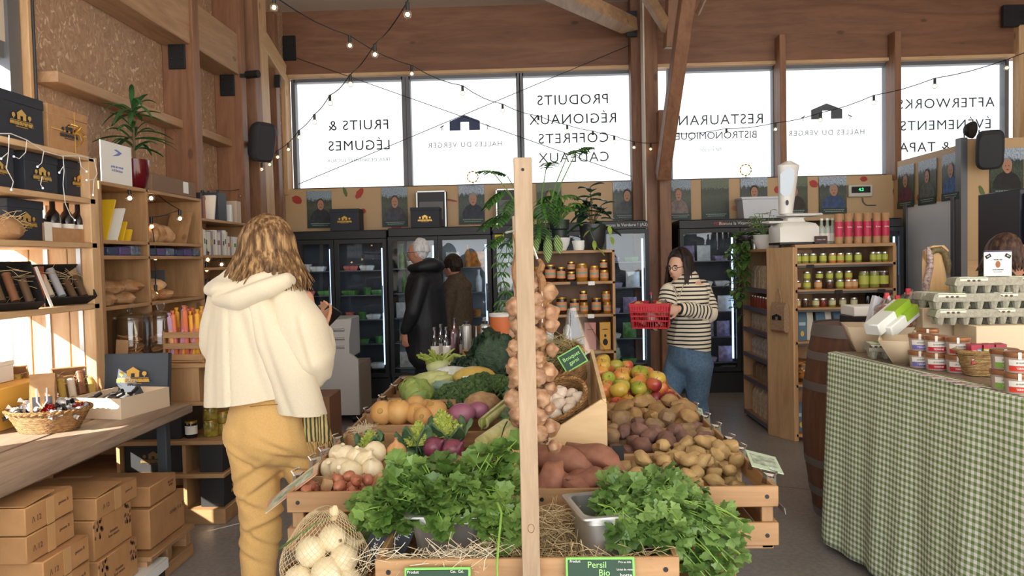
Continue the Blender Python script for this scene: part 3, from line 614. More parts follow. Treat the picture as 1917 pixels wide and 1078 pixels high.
MB().box2((-w / 2, 0, 0), (w / 2, .003, .07)).box2((-w / 2, .085, 0), (w / 2, .088, .12)).box2((-w / 2, 0, 0), (-w / 2 + .003, .088, .09)).box2((w / 2 - .003, 0, 0), (w / 2, .088, .09)).build('card', KRAFT, t)
MB().box2((-w / 2, -.001, .0), (-w / 2 + .06, .0, .095)).build('white_band', LABELW, t)
# straw tuft wrapped in kraft
STRAW = M('straw', (206, 182, 138), .8, var=.1)
def straw(o, c, ext, n, L=.12, r=.0012, seed=0, name='straw', mat=None, up=.4, parent=None):
    rr = random.Random(seed); m = MB()
    for i in range(n):
        p = V(c) + V((rr.uniform(-1, 1) * ext[0], rr.uniform(-1, 1) * ext[1], rr.uniform(-1, 1) * ext[2])); d = V((rr.gauss(0, 1), rr.gauss(0, 1), rr.gauss(0, up))).normalized(); b = V((rr.gauss(0, 1), rr.gauss(0, 1), rr.gauss(0, .6))).normalized(); l = L * rr.uniform(.5, 1)
        m.tube([p + d * l * (k - .5) + b * l * .22 * math.sin(PI * k) for k in (0, .25, .5, .75, 1)], r, 3)
    return m.build(name, mat or STRAW, parent or o)
t = thing('straw_parcel', 'kraft parcel with straw sticking out on the bottle shelf', 'parcel', (-2.42, atx(8, 440, -2.42).y, 1.641)); MB().ball((0, 0, .05), (.07, .1, .06), 12, 8, .25, 5, 2).build('paper_wrap', KRAFT, t); straw(t, (0, 0, .08), (.05, .08, .04), 60, .14)
# hampers on the third shelf
HAMP = M('hamper_black', (36, 32, 30), .7); CELLO = glassy('cellophane', (.97, .97, .97), .06, .08)
def hamper(loc, w, h, rz, tilt, label, seed=0, kraft=False):
    t = thing('gift_hamper', label, 'hamper', loc, rz, rot=None); rr = random.Random(seed); T = Matrix.Rotation(tilt, 4, 'X'); c = KRAFT if kraft else HAMP
    MB(T).box2((-w / 2, 0, 0), (w / 2, .01, h)).box2((-w / 2, -.07, 0), (-w / 2 + .006, 0, h)).box2((w / 2 - .006, -.07, 0), (w / 2, 0, h)).box2((-w / 2, -.07, 0), (w / 2, 0, .006)).box2((-w / 2, -.07, h - .006), (w / 2, 0, h)).build('tray', c, t)
    straw(t, T @ V((0, -.025, h / 2)), (w * .4, .015, h * .4), 50, .11, seed=seed)
    for i in range(4):
        x = -w * .32 + i * w * .21; l = rr.uniform(.45, .75) * h; z0 = rr.uniform(.05, .2) * h
        col = rr.choice([(170, 144, 70), (120, 80, 56), (206, 196, 180), (90, 70, 50), (170, 176, 184)]); mm = M('hamper_item_%d%d%d' % col, col, .35)
        MB(T).cyl((x, -.045, z0), (x, -.045, z0 + l), .019, 12).cyl((x, -.045, z0 + l), (x, -.045, z0 + l + .015), .0205, 12).build('jar' if i % 2 else 'tin', mm, t)
    return t
def hx(px, py, x, z, w, h, tilt, label, seed, rz=R(65)): hamper((x, atx(px, py, x).y, z), w, h, rz, tilt, label, seed)
hx(10, 560, -2.42, 1.316, .3, .22, -.5, 'black gift hamper leaning at the near end of the third shelf', 1)
hx(122, 545, -2.44, 1.316, .28, .21, -.6, 'black gift hamper with olive and silver jars beside the clear card box', 3)
y = atx(42, 540, -2.5).y; tag(MB(Matrix.Translation((-2.5, y, 1.316)) @ Matrix.Rotation(R(60), 4, 'Z')).box2((-.05, 0, 0), (.05, .06, .2), .003).build('orange_box', M('orange_card', (226, 126, 66))), 'tall orange card box behind the near black hamper', 'box')
y = atx(66, 545, -2.43).y; t = thing('clear_gift_box', 'clear plastic gift box with white edge between the two hampers', 'box', (-2.43, y, 1.316), R(70)); MB().box2((-.05, 0, 0), (.05, .08, .2)).build('sleeve', CELLO, t); MB().bar((.0, -.01, .2), (.07, -.02, 0), .008, .012).build('edging', WHITE, t)
tag(MB().box2((-2.8, atx(46, 490, -2.8).y, 1.316), (-2.74, atx(66, 490, -2.8).y, 1.62)).build('red_folder', M('red_card', (186, 40, 44))), 'red folder behind the orange box on the shelf', 'folder')
tag(MB().box2((-2.73, atx(52, 490, -2.73).y, 1.316), (-2.715, atx(66, 490, -2.73).y, 1.57)).build('yellow_card', M('yellow_card2', (240, 206, 30))), 'yellow card in front of the red folder', 'card')
# icicle light cord
t = thing('icicle_lights', 'white icicle light cord draped along the gift shelf', 'fairy lights', (-2.33, 3.5, 2.1)); WC = M('white_cord', (226, 224, 218), .5); m = MB()
cp = [atx(x, y_, -2.325) - V((-2.33, 3.5, 2.1)) for x, y_ in ((-5, 250), (20, 250), (50, 262), (82, 283), (115, 292), (150, 292), (178, 298))]; m.tube(cp, .0026, 5).build('cord', WC, t)
def drop(pts): m = MB(); m.tube([atx(x, y_, -2.32) - V((-2.33, 3.5, 2.1)) for x, y_ in pts], .002, 5); m.build('drop', WC, t); MB().ball(atx(*pts[-1], -2.318) - V((-2.33, 3.5, 2.1)), .005, 6, 4).build('tiny_bulb', M('tiny_led', (220, 222, 255), emit=2), t)
for d in ([(17, 253), (16, 285), (12, 315), (25, 340), (21, 355)], [(16, 285), (2, 297)], [(50, 263), (48, 285), (36, 297), (26, 293)], [(82, 283), (78, 305), (70, 312)], [(79, 330), (76, 345), (80, 352)], [(118, 292), (120, 320), (118, 345), (122, 380), (132, 403), (140, 412)], [(118, 312), (111, 323)], [(148, 293), (152, 312), (162, 321)], [(176, 298), (182, 325), (176, 336), (162, 337)], [(176, 336), (174, 365)]): drop(d)
# ---------------- trestle table of weathered planks
WEATH = wood('weathered_plank', (128, 108, 92), (172, 150, 130), 'y', 5, .7, bmp=.4)
t = thing('trestle_table', 'long weathered plank table with dark steel legs along the left wall', 'table', (-2.3, 3.2, 0)); TL = lambda x, y, z: (x + 2.3, y - 3.2, z)
for i, (x0, x1, ye) in enumerate(((-2.85, -2.56, 4.19), (-2.555, -2.22, 4.2), (-2.215, -1.885, 4.175))): MB().box2(TL(x0, .9, .7), TL(x1, ye, .75), .008).build('plank', WEATH, t)
LEGM = M('leg_steel', (62, 68, 74), .5)
for x, y in ((-1.98, 2.56), (-2.75, 2.56), (-1.97, 4.0), (-2.72, 4.0)): MB().box2(TL(x - .025, y - .025, 0), TL(x + .025, y + .025, .7), .003).build('leg', LEGM, t)
for y in (2.56, 4.0): MB().box2(TL(-2.75, y - .02, .66), TL(-1.98, y + .02, .699)).build('crossbar', LEGM, t)
# on the table
WICK = None
def wickmat(k, c1, c2, s=60):
    m, nt, b = newmat(k); b.inputs['Roughness'].default_value = .65
    co = coords(nt); w = nt.nodes.new('ShaderNodeTexWave'); w.bands_direction = 'Z'; w.inputs['Scale'].default_value = s * .9; w.inputs['Distortion'].default_value = 3; w.inputs['Detail'].default_value = 1.5; nt.links.new(co, w.inputs[0])
    n = nz(nt, co, s * .8, 2); c = ramp(nt, n, [(.3, rgb(c1)), (.7, rgb(c2))]); nt.links.new(c, b.inputs['Base Color']); bump(nt, b, w.outputs[1], .9, .006); return m
WICK = wickmat('wicker', (140, 98, 54), (186, 142, 88)); WICKD = wickmat('wicker_dark', (112, 74, 44), (152, 108, 66)); WICKL = wickmat('wicker_pale', (178, 140, 88), (210, 176, 122))
def basket(loc, rx, ry, h, label, mat=None, rz=0, flare=.72, rot=None, stakes=26, grp=None, square=.0):
    """woven basket: wall rippled over its stakes, rolled rim, woven floor"""
    t = thing('wicker_basket', label, 'basket', loc, rz, grp, rot); mat = mat or WICK; N = stakes * 2
    def ring(k, z, ph, amp): return [((rx * k + amp * (-1) ** (i + ph)) * math.copysign(abs(math.cos(a)) ** (1 - square), math.cos(a)), (ry * k + amp * (-1) ** (i + ph)) * math.copysign(abs(math.sin(a)) ** (1 - square), math.sin(a)), z) for i, a in enumerate([2 * PI * j / N for j in range(N)])]
    nr = max(5, int(h / .012)); rs = [ring(flare + (1 - flare) * q / nr, h * q / nr, q % 2, .0022) for q in range(nr + 1)]
    rs2 = [ring(flare + (1 - flare) * q / nr - .05, max(.004, h * q / nr), q % 2, .0018) for q in range(nr, -1, -1)]
    MB().rings(rs + rs2).build('woven_wall', mat, t, 60)
    a = [2 * PI * i / 40 for i in range(41)]; c_, s_ = lambda q: math.copysign(abs(math.cos(q)) ** (1 - square), math.cos(q)), lambda q: math.copysign(abs(math.sin(q)) ** (1 - square), math.sin(q))
    rim = MB()
    for ph in (0, PI): rim.tube([(rx * c_(q) + .004 * math.cos(q * 18 + ph) * math.cos(q), ry * s_(q) + .004 * math.cos(q * 18 + ph) * math.sin(q), h + .004 * math.sin(q * 18 + ph)) for q in [2 * PI * i / 160 for i in range(161)]], .0065, 5, cap=False)
    rim.build('rim', mat, t, 60); return t
p = atz(78, 812, .75); bk = (p.x - .02, p.y + .09, .75)
basket(bk, .185, .15, .1, 'oval wicker basket of wrapped sweets on the plank table', None, 0, .7)
SW = {}
for nm, c in (('silver', (222, 224, 228)), ('white', (238, 234, 226)), ('orange', (226, 128, 40)), ('red', (180, 40, 36)), ('black', (52, 48, 48))): SW[nm] = M('sweet_' + nm, c, .25, .2, nscale=40, c2=[v * .7 for v in c])
def sweet(mat):
    m = MB(); m.ball((0, 0, 0), (.024, .015, .015), 8, 6)
    for s in (-1, 1): m.rings([[(s * .022, .005 * math.cos(2 * PI * i / 8), .005 * math.sin(2 * PI * i / 8)) for i in range(8)], [(s * .042, (.015 if i % 2 else .009) * math.cos(2 * PI * i / 8), (.015 if i % 2 else .009) * math.sin(2 * PI * i / 8)) for i in range(8)]], False)
    return m
rr = random.Random(5); first = {}
for i in range(60):
    a, q = rr.uniform(0, 2 * PI), math.sqrt(rr.random()); nm = rr.choice(['silver', 'silver', 'white', 'white', 'orange', 'red', 'black'])
    loc = (bk[0] + .155 * q * math.cos(a), bk[1] + .125 * q * math.sin(a), bk[2] + .075 + .055 * (1 - q * q) + rr.uniform(-.012, .02)); rot = (rr.uniform(-.6, .6), rr.uniform(-.6, .6), rr.uniform(0, 6))
    if nm in first: o = first[nm].copy(); COL.objects.link(o)
    else: o = first[nm] = sweet(0).build('wrapped_sweet', SW[nm])
    o.location = loc; o.rotation_euler = rot; tag(o, nm + ' foil wrapped sweet in the oval wicker basket', 'sweet', 'wrapped sweets in the basket')
# pale box with tasting bottles, its navy lid behind
p0 = atz(210, 782, .75); CREAMC = M('cream_card', (222, 200, 172), .7)
def openbox(loc, w, d, h, rz, label, mat, name='card_box', cat='box', grp=None):
    t = thing(name, label, cat, loc, rz, grp); e = .005
    MB().box2((-w / 2, 0, 0), (w / 2, d, e)).build('bottom', mat, t)
    MB().box2((-w / 2, 0, e), (w / 2, e, h)).build('front_side', mat, t); MB().box2((-w / 2, d - e, e), (w / 2, d, h)).build('back_side', mat, t)
    MB().box2((-w / 2, e, e), (-w / 2 + e, d - e, h)).build('end_side', mat, t); MB().box2((w / 2 - e, e, e), (w / 2, d - e, h)).build('end_side', mat, t); return t
box_c = (-2.19, 3.97, .751); openbox((-2.2, 3.78, .751), .3, .36, .105, R(-12), 'pale open card box with little bottles on the plank table', CREAMC)
for i, (x, y, a) in enumerate(((-2.3, 3.86, .5), (-2.2, 3.9, -.4), (-2.15, 3.98, .9), (-2.25, 4.02, -.8))):
    t = thing('miniature_bottle', 'small dark bottle lying in the pale card box, %s from its near corner' % ORD[i], 'bottle', (x, y, .82), 0, None, (R(65), 0, a + 2)); MB().lathe([(.02, -.05), (.022, -.045), (.022, .02), (.009, .045), (.009, .06), (0, .061)], 12).build('glass', GLASSD, t); MB().lathe([(.0225, -.03), (.0225, .01)], 12, cap=False).build('label_paper', M('grey_label', (120, 120, 122)), t); MB().lathe([(.011, .055), (.011, .09), (0, .091)], 10).build('cap', CAPB, t)
straw(thing('paper_shreds', 'pale paper shreds in the card box under the little bottles', 'packing', (-2.2, 3.96, .8)), (0, 0, 0), (.1, .12, .01), 70, .1, mat=M('cream_card'))
a, b = at(186, 744, 4.14), at(316, 744, 4.14); top_ = at(190, 664, 4.2)
t = thing('box_lid', 'slate blue box lid with gold emblem leaning behind the pale card box', 'lid', ((a.x + b.x) / 2, 4.12, .751)); w = b.x - a.x; T = Matrix.Rotation(-.12, 4, 'X'); SLATE = M('slate_card', (64, 72, 82), .45)
MB(T).box2((-w / 2, 0, 0), (w / 2, .006, .285), .002).build('panel', SLATE, t); MB(T).box2((w / 2 - .004, -.0, 0), (w / 2, .04, .285)).box2((-w / 2, 0, .281), (w / 2, .04, .285)).build('rim', SLATE, t)
emblem(t, .2, (0.02, -.022, .15), 0, GOLD, tilt=.12)
t = thing('price_sign', 'small black chalk sign on a wooden foot beside the slate lid', 'sign', at(300, 752, 4.1), R(15)); t.location.z = .751; MB(Matrix.Rotation(-.12, 4, 'X')).box2((-.04, 0, .008), (.04, .005, .075)).build('board', INK, t); MB().box2((-.04, -.012, 0), (.04, .018, .012)).build('foot', PINEX, t); text('panier\ngarni 25€', .016, WHITE, t, face((0, -.009, .045), 0, .12))
for px, py, w, h, lab, sd, rz, yy in ((146, 742, .22, .2, 'open kraft hamper with jars and straw beside the kraft bag', 7, R(40), 4.0), (8, 770, .26, .24, 'open kraft hamper with burlap at the near end of the table', 9, R(48), 3.74)):
    p = at(px, py, yy); hamper((p.x, yy, .78), w, h, rz, -.65, lab, sd, True)
p = atz(82, 757, .75); t = thing('kraft_bag', 'tall kraft bottle bag with cut-out windows on the table', 'bag', (at(82, 750, 3.5).x, 3.5, .751), R(25)); m = MB()
m.rings([[(x * k, y * k2, z) for x, y in ((-.05, -.04), (.05, -.04), (.05, .04), (-.05, .04))] for k, k2, z in ((1, 1, 0), (1, 1, .2), (1, .15, .27))], True); m.build('paper', KRAFT, t)
for x in (-.025, .025): MB().box((x, -.041, .1), (.03, .003, .14)).build('window', M('smoky_window', (70, 66, 72), .2), t)
MB().tube([(-.02, -.045, .21), (-.02, -.05, .15), (0, -.052, .12), (.02, -.05, .15), (.02, -.045, .21)], .004).build('ribbon', WC, t)
t = gbox((-2.62, 3.6, .95), .4, .3, .1, R(90), 'white lidded box with navy lid edge stacked under the third shelf', mat=M('white_box', (232, 230, 224), .6), logo=0)
tag(MB().box2((-2.78, 3.42, .751), (-2.5, 3.95, .949), .004).build('yellow_box', M('amber_card', (226, 172, 70))), 'amber coloured box on the table under the white lidded box', 'box')
# ---------------- cartons, pallet and plinth under the table
CARD = M('carton_brown', (186, 140, 92), .8, nscale=14, c2=(176, 130, 84), var=.05); CARDP = M('carton_print', (110, 78, 56), .8); TAPE = M('packing_tape', (198, 156, 108), .35)
def carton(loc, w, d, h, label, tape=True, txt=None, pat=False, flap=0):
    """+X face looks to the aisle; loc is the near aisle corner, box extends -X by d and +Y by w"""
    t = thing('carton', label, 'carton', loc); MB().box2((-d, 0, 0), (0, w, h), .004).build('body', CARD, t); f = lambda y, z: Matrix.Translation((.001, y, z)) @ Matrix.Rotation(R(90), 4, 'Z') @ Matrix.Rotation(R(90), 4, 'X')
    if tape: MB().box2((.0005, w * .42, 0), (.0015, w * .58, h)).build('tape', TAPE, t)
    if flap: MB().box((-d * .5, w * .3, h + .012), (d, w * .6, .004), (.06, 0, 0)).build('flap', CARD, t)
    text(txt or 'gamme B', h * .17, CARDP, t, f(w * .78, h * .6)); 
    if tape: text('/\\ 12', h * .3, CARDP, t, f(w * .22, h * .45))
    if pat:
        m = MB(Matrix.Translation((.001, 0, 0)) @ Matrix.Rotation(R(90), 4, 'Z') @ Matrix.Rotation(R(90), 4, 'X')); rr = random.Random(3)
        for i in range(34): u, v = rr.random(), rr.random(); m.prism(ell(w * (.22 * u if i % 2 else 1 - .2 * u), h * (.45 + .5 * v), .006, .009, 6), .0006)
        m.build('leaf_print', CARDP, t, 0); text('domaine\nbrut nature', h * .11, CARDP, t, f(w * .5, h * .45))
    return t
z = .648
for i in range(6): dx = .035 if i > 1 else 0; carton((-1.845 + dx, 2.7 + dx, z - .104), .29, .36, .1, 'flat brown carton, %s from the top of the nearest stack under the table' % ORD[i], flap=.2 if i == 0 else 0); z -= .1045
carton((-1.835, 3.13, .455), .33, .42, .09, 'shallow brown carton with open flap on top of the middle stack', flap=.2)
carton((-1.845, 3.12, .285), .3, .4, .168, 'brown carton with leaf pattern corners, second in the middle stack', tape=False, pat=True, txt=' '); carton((-1.83, 3.12, .115), .31, .4, .168, 'brown carton with leaf pattern corners at the bottom of the middle stack', tape=False, pat=True, txt=' ')
carton((-1.85, 3.6, .36), .27, .4, .095, 'shallow carton with slanted print on the far stack', tape=False, txt='FRAGILE\nVERRE'); carton((-1.84, 3.57, .165), .36, .42, .19, 'large plain carton on the pallet in the far stack', tape=False, txt='cuvée 6 x 75')
t = thing('plinth', 'white slab under the middle carton stack', 'plinth', (-1.98, 3.2, 0)); MB().box2((-.35, -.2, .06), (.2, .42, .113), .004).build('slab', WHITE, t)
for x, y in ((-.3, -.15), (.15, -.15), (.15, .36)): MB().box2((x, y, 0), (x + .04, y + .04, .06)).build('foot', BLACK, t)
t = thing('pallet', 'small pine pallet under the far carton stack', 'pallet', (-2.05, 3.715, 0))
for i in range(4): MB().box((-.18 + i * .12 + .02, 0, .15), (.11, .46, .022), None, .003).build('deck_board', CRATEY, t)
for y in (-.2, 0, .2): MB().box((.0, y, .1), (.46, .05, .078), None, .003).build('bearer', CRATEX, t)
for x in (-.18, 0.02, .2): MB().box((x, 0, .03), (.09, .46, .06), None, .003).build('runner', CRATEY, t)
# ---------------- corner cabinet beyond the table
PC = lambda x, y, z: (x + 2.3, y - 4.4, z)
t = thing('corner_cabinet', 'low pine corner cabinet with open shelves beyond the plank table', 'cabinet', (-2.3, 4.4, 0))
for z0, z1 in ((0, .09), (.27, .295), (.465, .49), (.915, .94)): MB().box2(PC(-2.83, 4.4, z0), PC(-1.82, 5.5, z1), .004).build('shelf_board', CRATEX, t)
MB().box2(PC(-2.83, 4.41, .72), PC(-1.95, 4.43, .915)).build('front_panel', CRATEZ, t); MB().box2(PC(-1.97, 4.43, .72), PC(-1.95, 5.5, .915)).build('side_panel', CRATEZ, t); MB().box2(PC(-2.83, 4.38, .70), PC(-1.85, 4.5, .72)).build('rail', CRATEX, t)
MB().box2(PC(-2.83, 4.9, .09), PC(-1.85, 4.92, .915)).build('back_panel', CRATEZ, t)
for x in (-2.46, -2.07): MB().box2(PC(x, 4.42, .09), PC(x + .02, 4.9, .465)).build('divider', CRATEZ, t)
for z, lab in ((.295, 'black logo box on the middle shelf of the corner cabinet'), (.09, 'black logo box on the bottom shelf of the corner cabinet')):
    o = gbox((-1.84, 4.62, z + .001), .36, .14, .168, R(90), lab, mat=M('black_card', (34, 33, 34), .6), logo=.5, lid=False)
gbox((-2.26, 4.46, .296), .34, .3, .165, 0, 'brown-black logo box behind the steel table leg', mat=M('black_card'), logo=.5, lid=False, lmat=M('dim_gold', (130, 100, 60)))
gbox((-2.26, 4.46, .491), .34, .3, .18, 0, 'dark box on the upper shelf of the corner cabinet', mat=M('black_card'), logo=0, lid=False)
# preserving jars
GLID = M('gold_lid', (206, 168, 84), .3, .8)
def jar(loc, r, h, label, fill, lid=GLID, lab=None, grp=None, rz=0, name='jar', lh=.014, cat='jar', lab2=None, neck=.94, lz=(.22, .72)):
    t = thing(name, label, cat, loc, rz, grp)
    MB().lathe([(r * .92, 0), (r, .006), (r, h - lh - r * .3), (r * neck, h - lh), (0, h - lh)], 18).build('glass', fill, t); MB().lathe([(r * neck * 1.03, h - lh), (r * neck * 1.05, h - .002), (r * neck, h), (0, h)], 18).build('lid', lid, t)
    if lab:
        l = MB().lathe([(r * 1.012, h * lz[0]), (r * 1.012, h * lz[1])], 18, cap=False).build('label_paper', lab, t)
        if lab2: MB().lathe([(r * 1.02, h * (lz[0] * .6 + lz[1] * .4)), (r * 1.02, h * (lz[0] * .4 + lz[1] * .6))], 18, cap=False).build('label_band', lab2, l)
    return t
OLIVE = M('pickle_olive', (112, 100, 40), .12, nscale=40, c2=(160, 140, 60)); DARKJ = M('jar_dark', (30, 26, 28), .12)
for i, (px, py, r, h, f, lab, z) in enumerate(((350, 818, .035, .1, DARKJ, LABELW, 0), (388, 815, .045, .1, OLIVE, None, 0), (388, 784, .043, .085, OLIVE, None, .101), (412, 812, .035, .07, OLIVE, None, 0), (412, 780, .035, .07, OLIVE, None, .071))):
    p = atz(px, py + 5, .49) if not z else p0_; p0_ = p
    jar((p.x, p.y + .06, .491 + z), r, h, ('dark labelled jar on the corner cabinet shelf', 'olive filled jar at the bottom of the wider jar pair', 'olive filled jar on top of the wider jar pair', 'slim olive jar below beside the mustard trousers', 'slim olive jar stacked on top beside the mustard trousers')[i], f, lab=lab)
# ---------------- wall pigeonholes and bookshelf (front at X = -2.45)
t = thing('wall_shelf', 'pine pigeonhole and book shelf along the chip board wall', 'shelf', (-2.45, 5, .94)); WS = lambda x, y, z: (x + 2.45, y - 5, z - .94)
def wsb(n, a, b, mat): MB().box2(WS(*a), WS(*b), .003).build(n, mat, t)
for z in (2.0, 1.665, 1.575, 1.28): wsb('shelf_board', (-2.84, 4.36, z - .022), (-2.45, 5.68, z), CRATEY)
for z in (1.86, 1.585, 1.49, 1.2): wsb('shelf_board', (-2.84, 5.68, z - .02), (-2.45, 6.75, z), CRATEY)
for y in (4.34, 4.87, 5.67, 6.74): wsb('upright', (-2.84, y, .945), (-2.45, y + .022, 2.0 if y < 6 else 1.86), CRATEZ)
wsb('back_panel', (-2.845, 4.36, .945), (-2.84, 6.75, 1.98), CRATEZ)
# cards and parcels in the pigeonholes
YEL = M('yellow_folder', (232, 190, 40), .5)
for i, (y, h) in enumerate(((4.44, .27), (4.53, .2), (4.62, .13), (4.7, .08))): tag(MB(Matrix.Translation((-2.6, y, 1.667)) @ Matrix.Rotation(-.45, 4, 'X')).box2((-.12, 0, 0), (.12, .012, h)).build('yellow_folder', YEL), 'yellow folder leaning in the first pigeonhole, %s tallest' % ORD[i], 'folder')
tag(MB(Matrix.Translation((-2.5, 4.5, 1.667)) @ Matrix.Rotation(-.5, 4, 'X')).box2((-.05, 0, 0), (.05, .01, .22)).build('white_leaflet', WHITE), 'white leaflet in front of the yellow folders', 'leaflet')
BREAD = M('bread_crust', (150, 102, 62), .7, nscale=12, c2=(196, 158, 118), bmp=.2)
rr = random.Random(11)
for i in range(4): tag(MB().ball((-2.58, 5.0 + i * .1, 1.73), (.1, .05, .07), 12, 8, .15, 3, i, (0, .3, .2)).build('bread_loaf', BREAD), 'round brown loaf in the second pigeonhole, %s from the upright' % ORD[i], 'bread')
tag(MB(Matrix.Translation((-2.55, 5.45, 1.667)) @ Matrix.Rotation(-.5, 4, 'X')).box2((-.08, 0, 0), (.08, .01, .26)).build('thin_board', CRATEZ), 'thin wooden board leaning beside the brown loaves', 'board')
SNK = [M('pack_blue_dark', (52, 66, 96), .35), M('pack_violet_dark', (84, 70, 120), .35), M('pack_print', (120, 130, 150), .35, nscale=50, c2=(60, 66, 84))]
for i in range(9): y = 4.42 + i * .135 + (.05 if i > 2 else 0); tag(MB().box2((-2.6, y, 1.576), (-2.46, y + .11, 1.576 + rr.uniform(.04, .062)), .006).build('snack_packet', SNK[i % 3]), 'flat %s packet in the narrow shelf gap, %s along' % (('dark blue', 'violet', 'grey patterned')[i % 3], ORD[i]), 'packet')
for i in range(7): y = 4.45 + (i % 4) * .1 + (.5 if i > 3 else 0); tag(MB().ball((-2.56, y, 1.32 + .065 * (i % 2)), (.13, .06, .045), 12, 8, .2, 4, i + 20).build('bread_loaf', BREAD), 'long floury loaf heaped in the %s lower pigeonhole, %s along' % ('second' if i > 3 else 'first', ORD[i % 4]), 'bread')
tag(MB(Matrix.Translation((-2.7, 5.4, 1.281)) @ Matrix.Rotation(.1, 4, 'X')).box2((-.1, 0, 0), (.1, .02, .2)).build('grey_board', ALU), 'grey card standing behind the loaves', 'card')
t = thing('long_parcel', 'long brown parcel with a white label on top of the pigeonholes', 'parcel', (-2.6, 5.3, 2.001)); MB().box2((-.1, -.33, 0), (.14, .33, .11), .004).build('carton', M('brown_parcel', (126, 100, 78), .7), t); MB().box2((.1405, .12, .02), (.142, .2, .1)).build('label_paper', WHITE, t)
a = atx(186, 300, -2.48); b = atx(243, 300, -2.48); t = thing('white_card', 'white printed card standing on the pigeonholes beside the red pot', 'card', (-2.47, (a.y + b.y) / 2, 2.001), R(90)); w = b.y - a.y
MB().box2((-w / 2, 0, 0), (w / 2, .006, .24)).build('card_sheet', WHITE, t); BLUEI = M('blue_ink', (112, 130, 190), .6)
MB(face((0, -.0008, .17))).prism([(-.05, -.01), (.02, 0), (.06, .02), (.0, .035), (-.03, .03), (.02, .018)], .0006).build('bird_mark', BLUEI, t, 0); text('point de retrait\nici & livraison', .022, BLUEI, t, face((0, -.001, .09)))
# dracaena in a red pot
LEAFD = M('leaf_dark', (44, 84, 48), .4, nscale=6, c2=(70, 112, 62), var=.1); LEAFM = M('leaf_mid', (70, 122, 52), .4, nscale=6, c2=(98, 148, 66), var=.1); STEMB = M('stem_brown', (104, 84, 58), .7); STEMG = M('stem_green', (98, 142, 62), .5)
t = thing('potted_dracaena', 'strappy green houseplant in a glossy dark red pot on the pigeonholes', 'plant', (-2.55, 4.93, 2.001))
MB().lathe([(.045, 0), (.062, .02), (.085, .1), (.09, .19), (.085, .19), (.08, .1), (.0, .09)], 24).build('pot', M('red_glaze', (92, 16, 26), .12), t); MB().lathe([(.0, .165), (.083, .165)], 16, cap=False).build('soil', M('soil', (60, 44, 34), .9, nscale=60, c2=(40, 30, 24)), t)
MB().tube([(0, 0, .16), (.005, 0, .3), (-.005, .01, .5)], .009, 7).build('stem', STEMB, t)
def strap(m, base, az, el, L, w, droop, n=8):
    d = V((math.cos(az) * math.cos(el), math.sin(az) * math.cos(el), math.sin(el))); s = V((-math.sin(az), math.cos(az), 0)); up = d.cross(s) * -1
    def f(u, v): p = V(base) + d * (L * v) - V((0, 0, droop * L * v * v)); k = w * (math.sin(PI * min(1, (v * .9 + .06))) ** .7); return p + s * (k * (u - .5)) + V((0, 0, -abs(u - .5) * k * .5 + k * .2))
    m.grid(2, n, f)
m = MB(); rr = random.Random(4)
for k, z in ((16, .5), (10, .36), (7, .28)):
    for i in range(k): strap(m, (0, 0, z + rr.uniform(-.04, .04)), rr.uniform(0, 2 * PI), rr.uniform(.1, 1.1), rr.uniform(.18, .3), .034, rr.uniform(.3, .9))
m.build('foliage', LEAFD, t)
# books
BK = [(206, 202, 190), (226, 222, 212), (196, 190, 186), (216, 214, 196), (150, 140, 150)]; BC = [(90, 60, 120), (60, 60, 66), (190, 160, 60), (90, 130, 70), (170, 60, 50)]
def book(y, z, w, h, d, c, band, label, rz=0, tilt=0, x=-2.47):
    t = thing('book', label, 'book', (x, y, z), 0, None, (tilt, 0, 0)); MB().box2((-d, 0, 0), (0, w, h), .002).build('cover', M('book_%d_%d_%d' % c, c, .5), t)
    if band: MB().box2((.0003, w * .15, h * .45), (.001, w * .85, h * .65)).build('label_paper', M('band_%d_%d_%d' % band, band, .6), t)
y = 5.72; i = 0; rr = random.Random(8)
while y < 6.62:
    w = rr.uniform(.028, .06); h = rr.uniform(.17, .2) if y < 6.2 else rr.uniform(.14, .16); book(y, 1.586, w - .002, h, .2, BK[i % 5], BC[(i * 3) % 5] if i % 3 else None, '%s in the white book row, %s from the near upright' % (('pale book', 'coloured label book', 'grey labelled book')[i % 3], (ORD + ['seventeenth', 'eighteenth', 'nineteenth', 'twentieth', 'twenty-first', 'twenty-second', 'twenty-third', 'twenty-fourth', 'twenty-fifth'])[i])); y += w; i += 1
for y, w, h, c, lab, tl in ((5.72, .03, .19, (50, 44, 48), 'dark book at the near end of the top book shelf', 0), (5.77, .035, .17, (150, 96, 76), 'brick coloured book on the top book shelf', 0), (5.95, .02, .2, (226, 222, 214), 'white booklet leaning on the top book shelf', -.25), (6.05, .16, .22, (58, 62, 72), 'thick slate grey album on the top book shelf', 0), (6.3, .03, .14, (226, 226, 222), 'small white carton at the far end of the top book shelf', 0), (6.42, .1, .18, (190, 170, 150), 'tan card box at the far end of the top book shelf', 0)): book(y, 1.861, w, h, .2, c, None, lab, 0, tl)
for i in range(8): bottle((-2.52, 5.75 + i * .075, 1.201), .028, .2, 'small %s bottle on the lower book shelf, %s along' % (('violet', 'dark')[i % 2], ORD[i]), body=(M('violet_glass', (70, 54, 100), .15), GLASSD)[i % 2], lab=None)
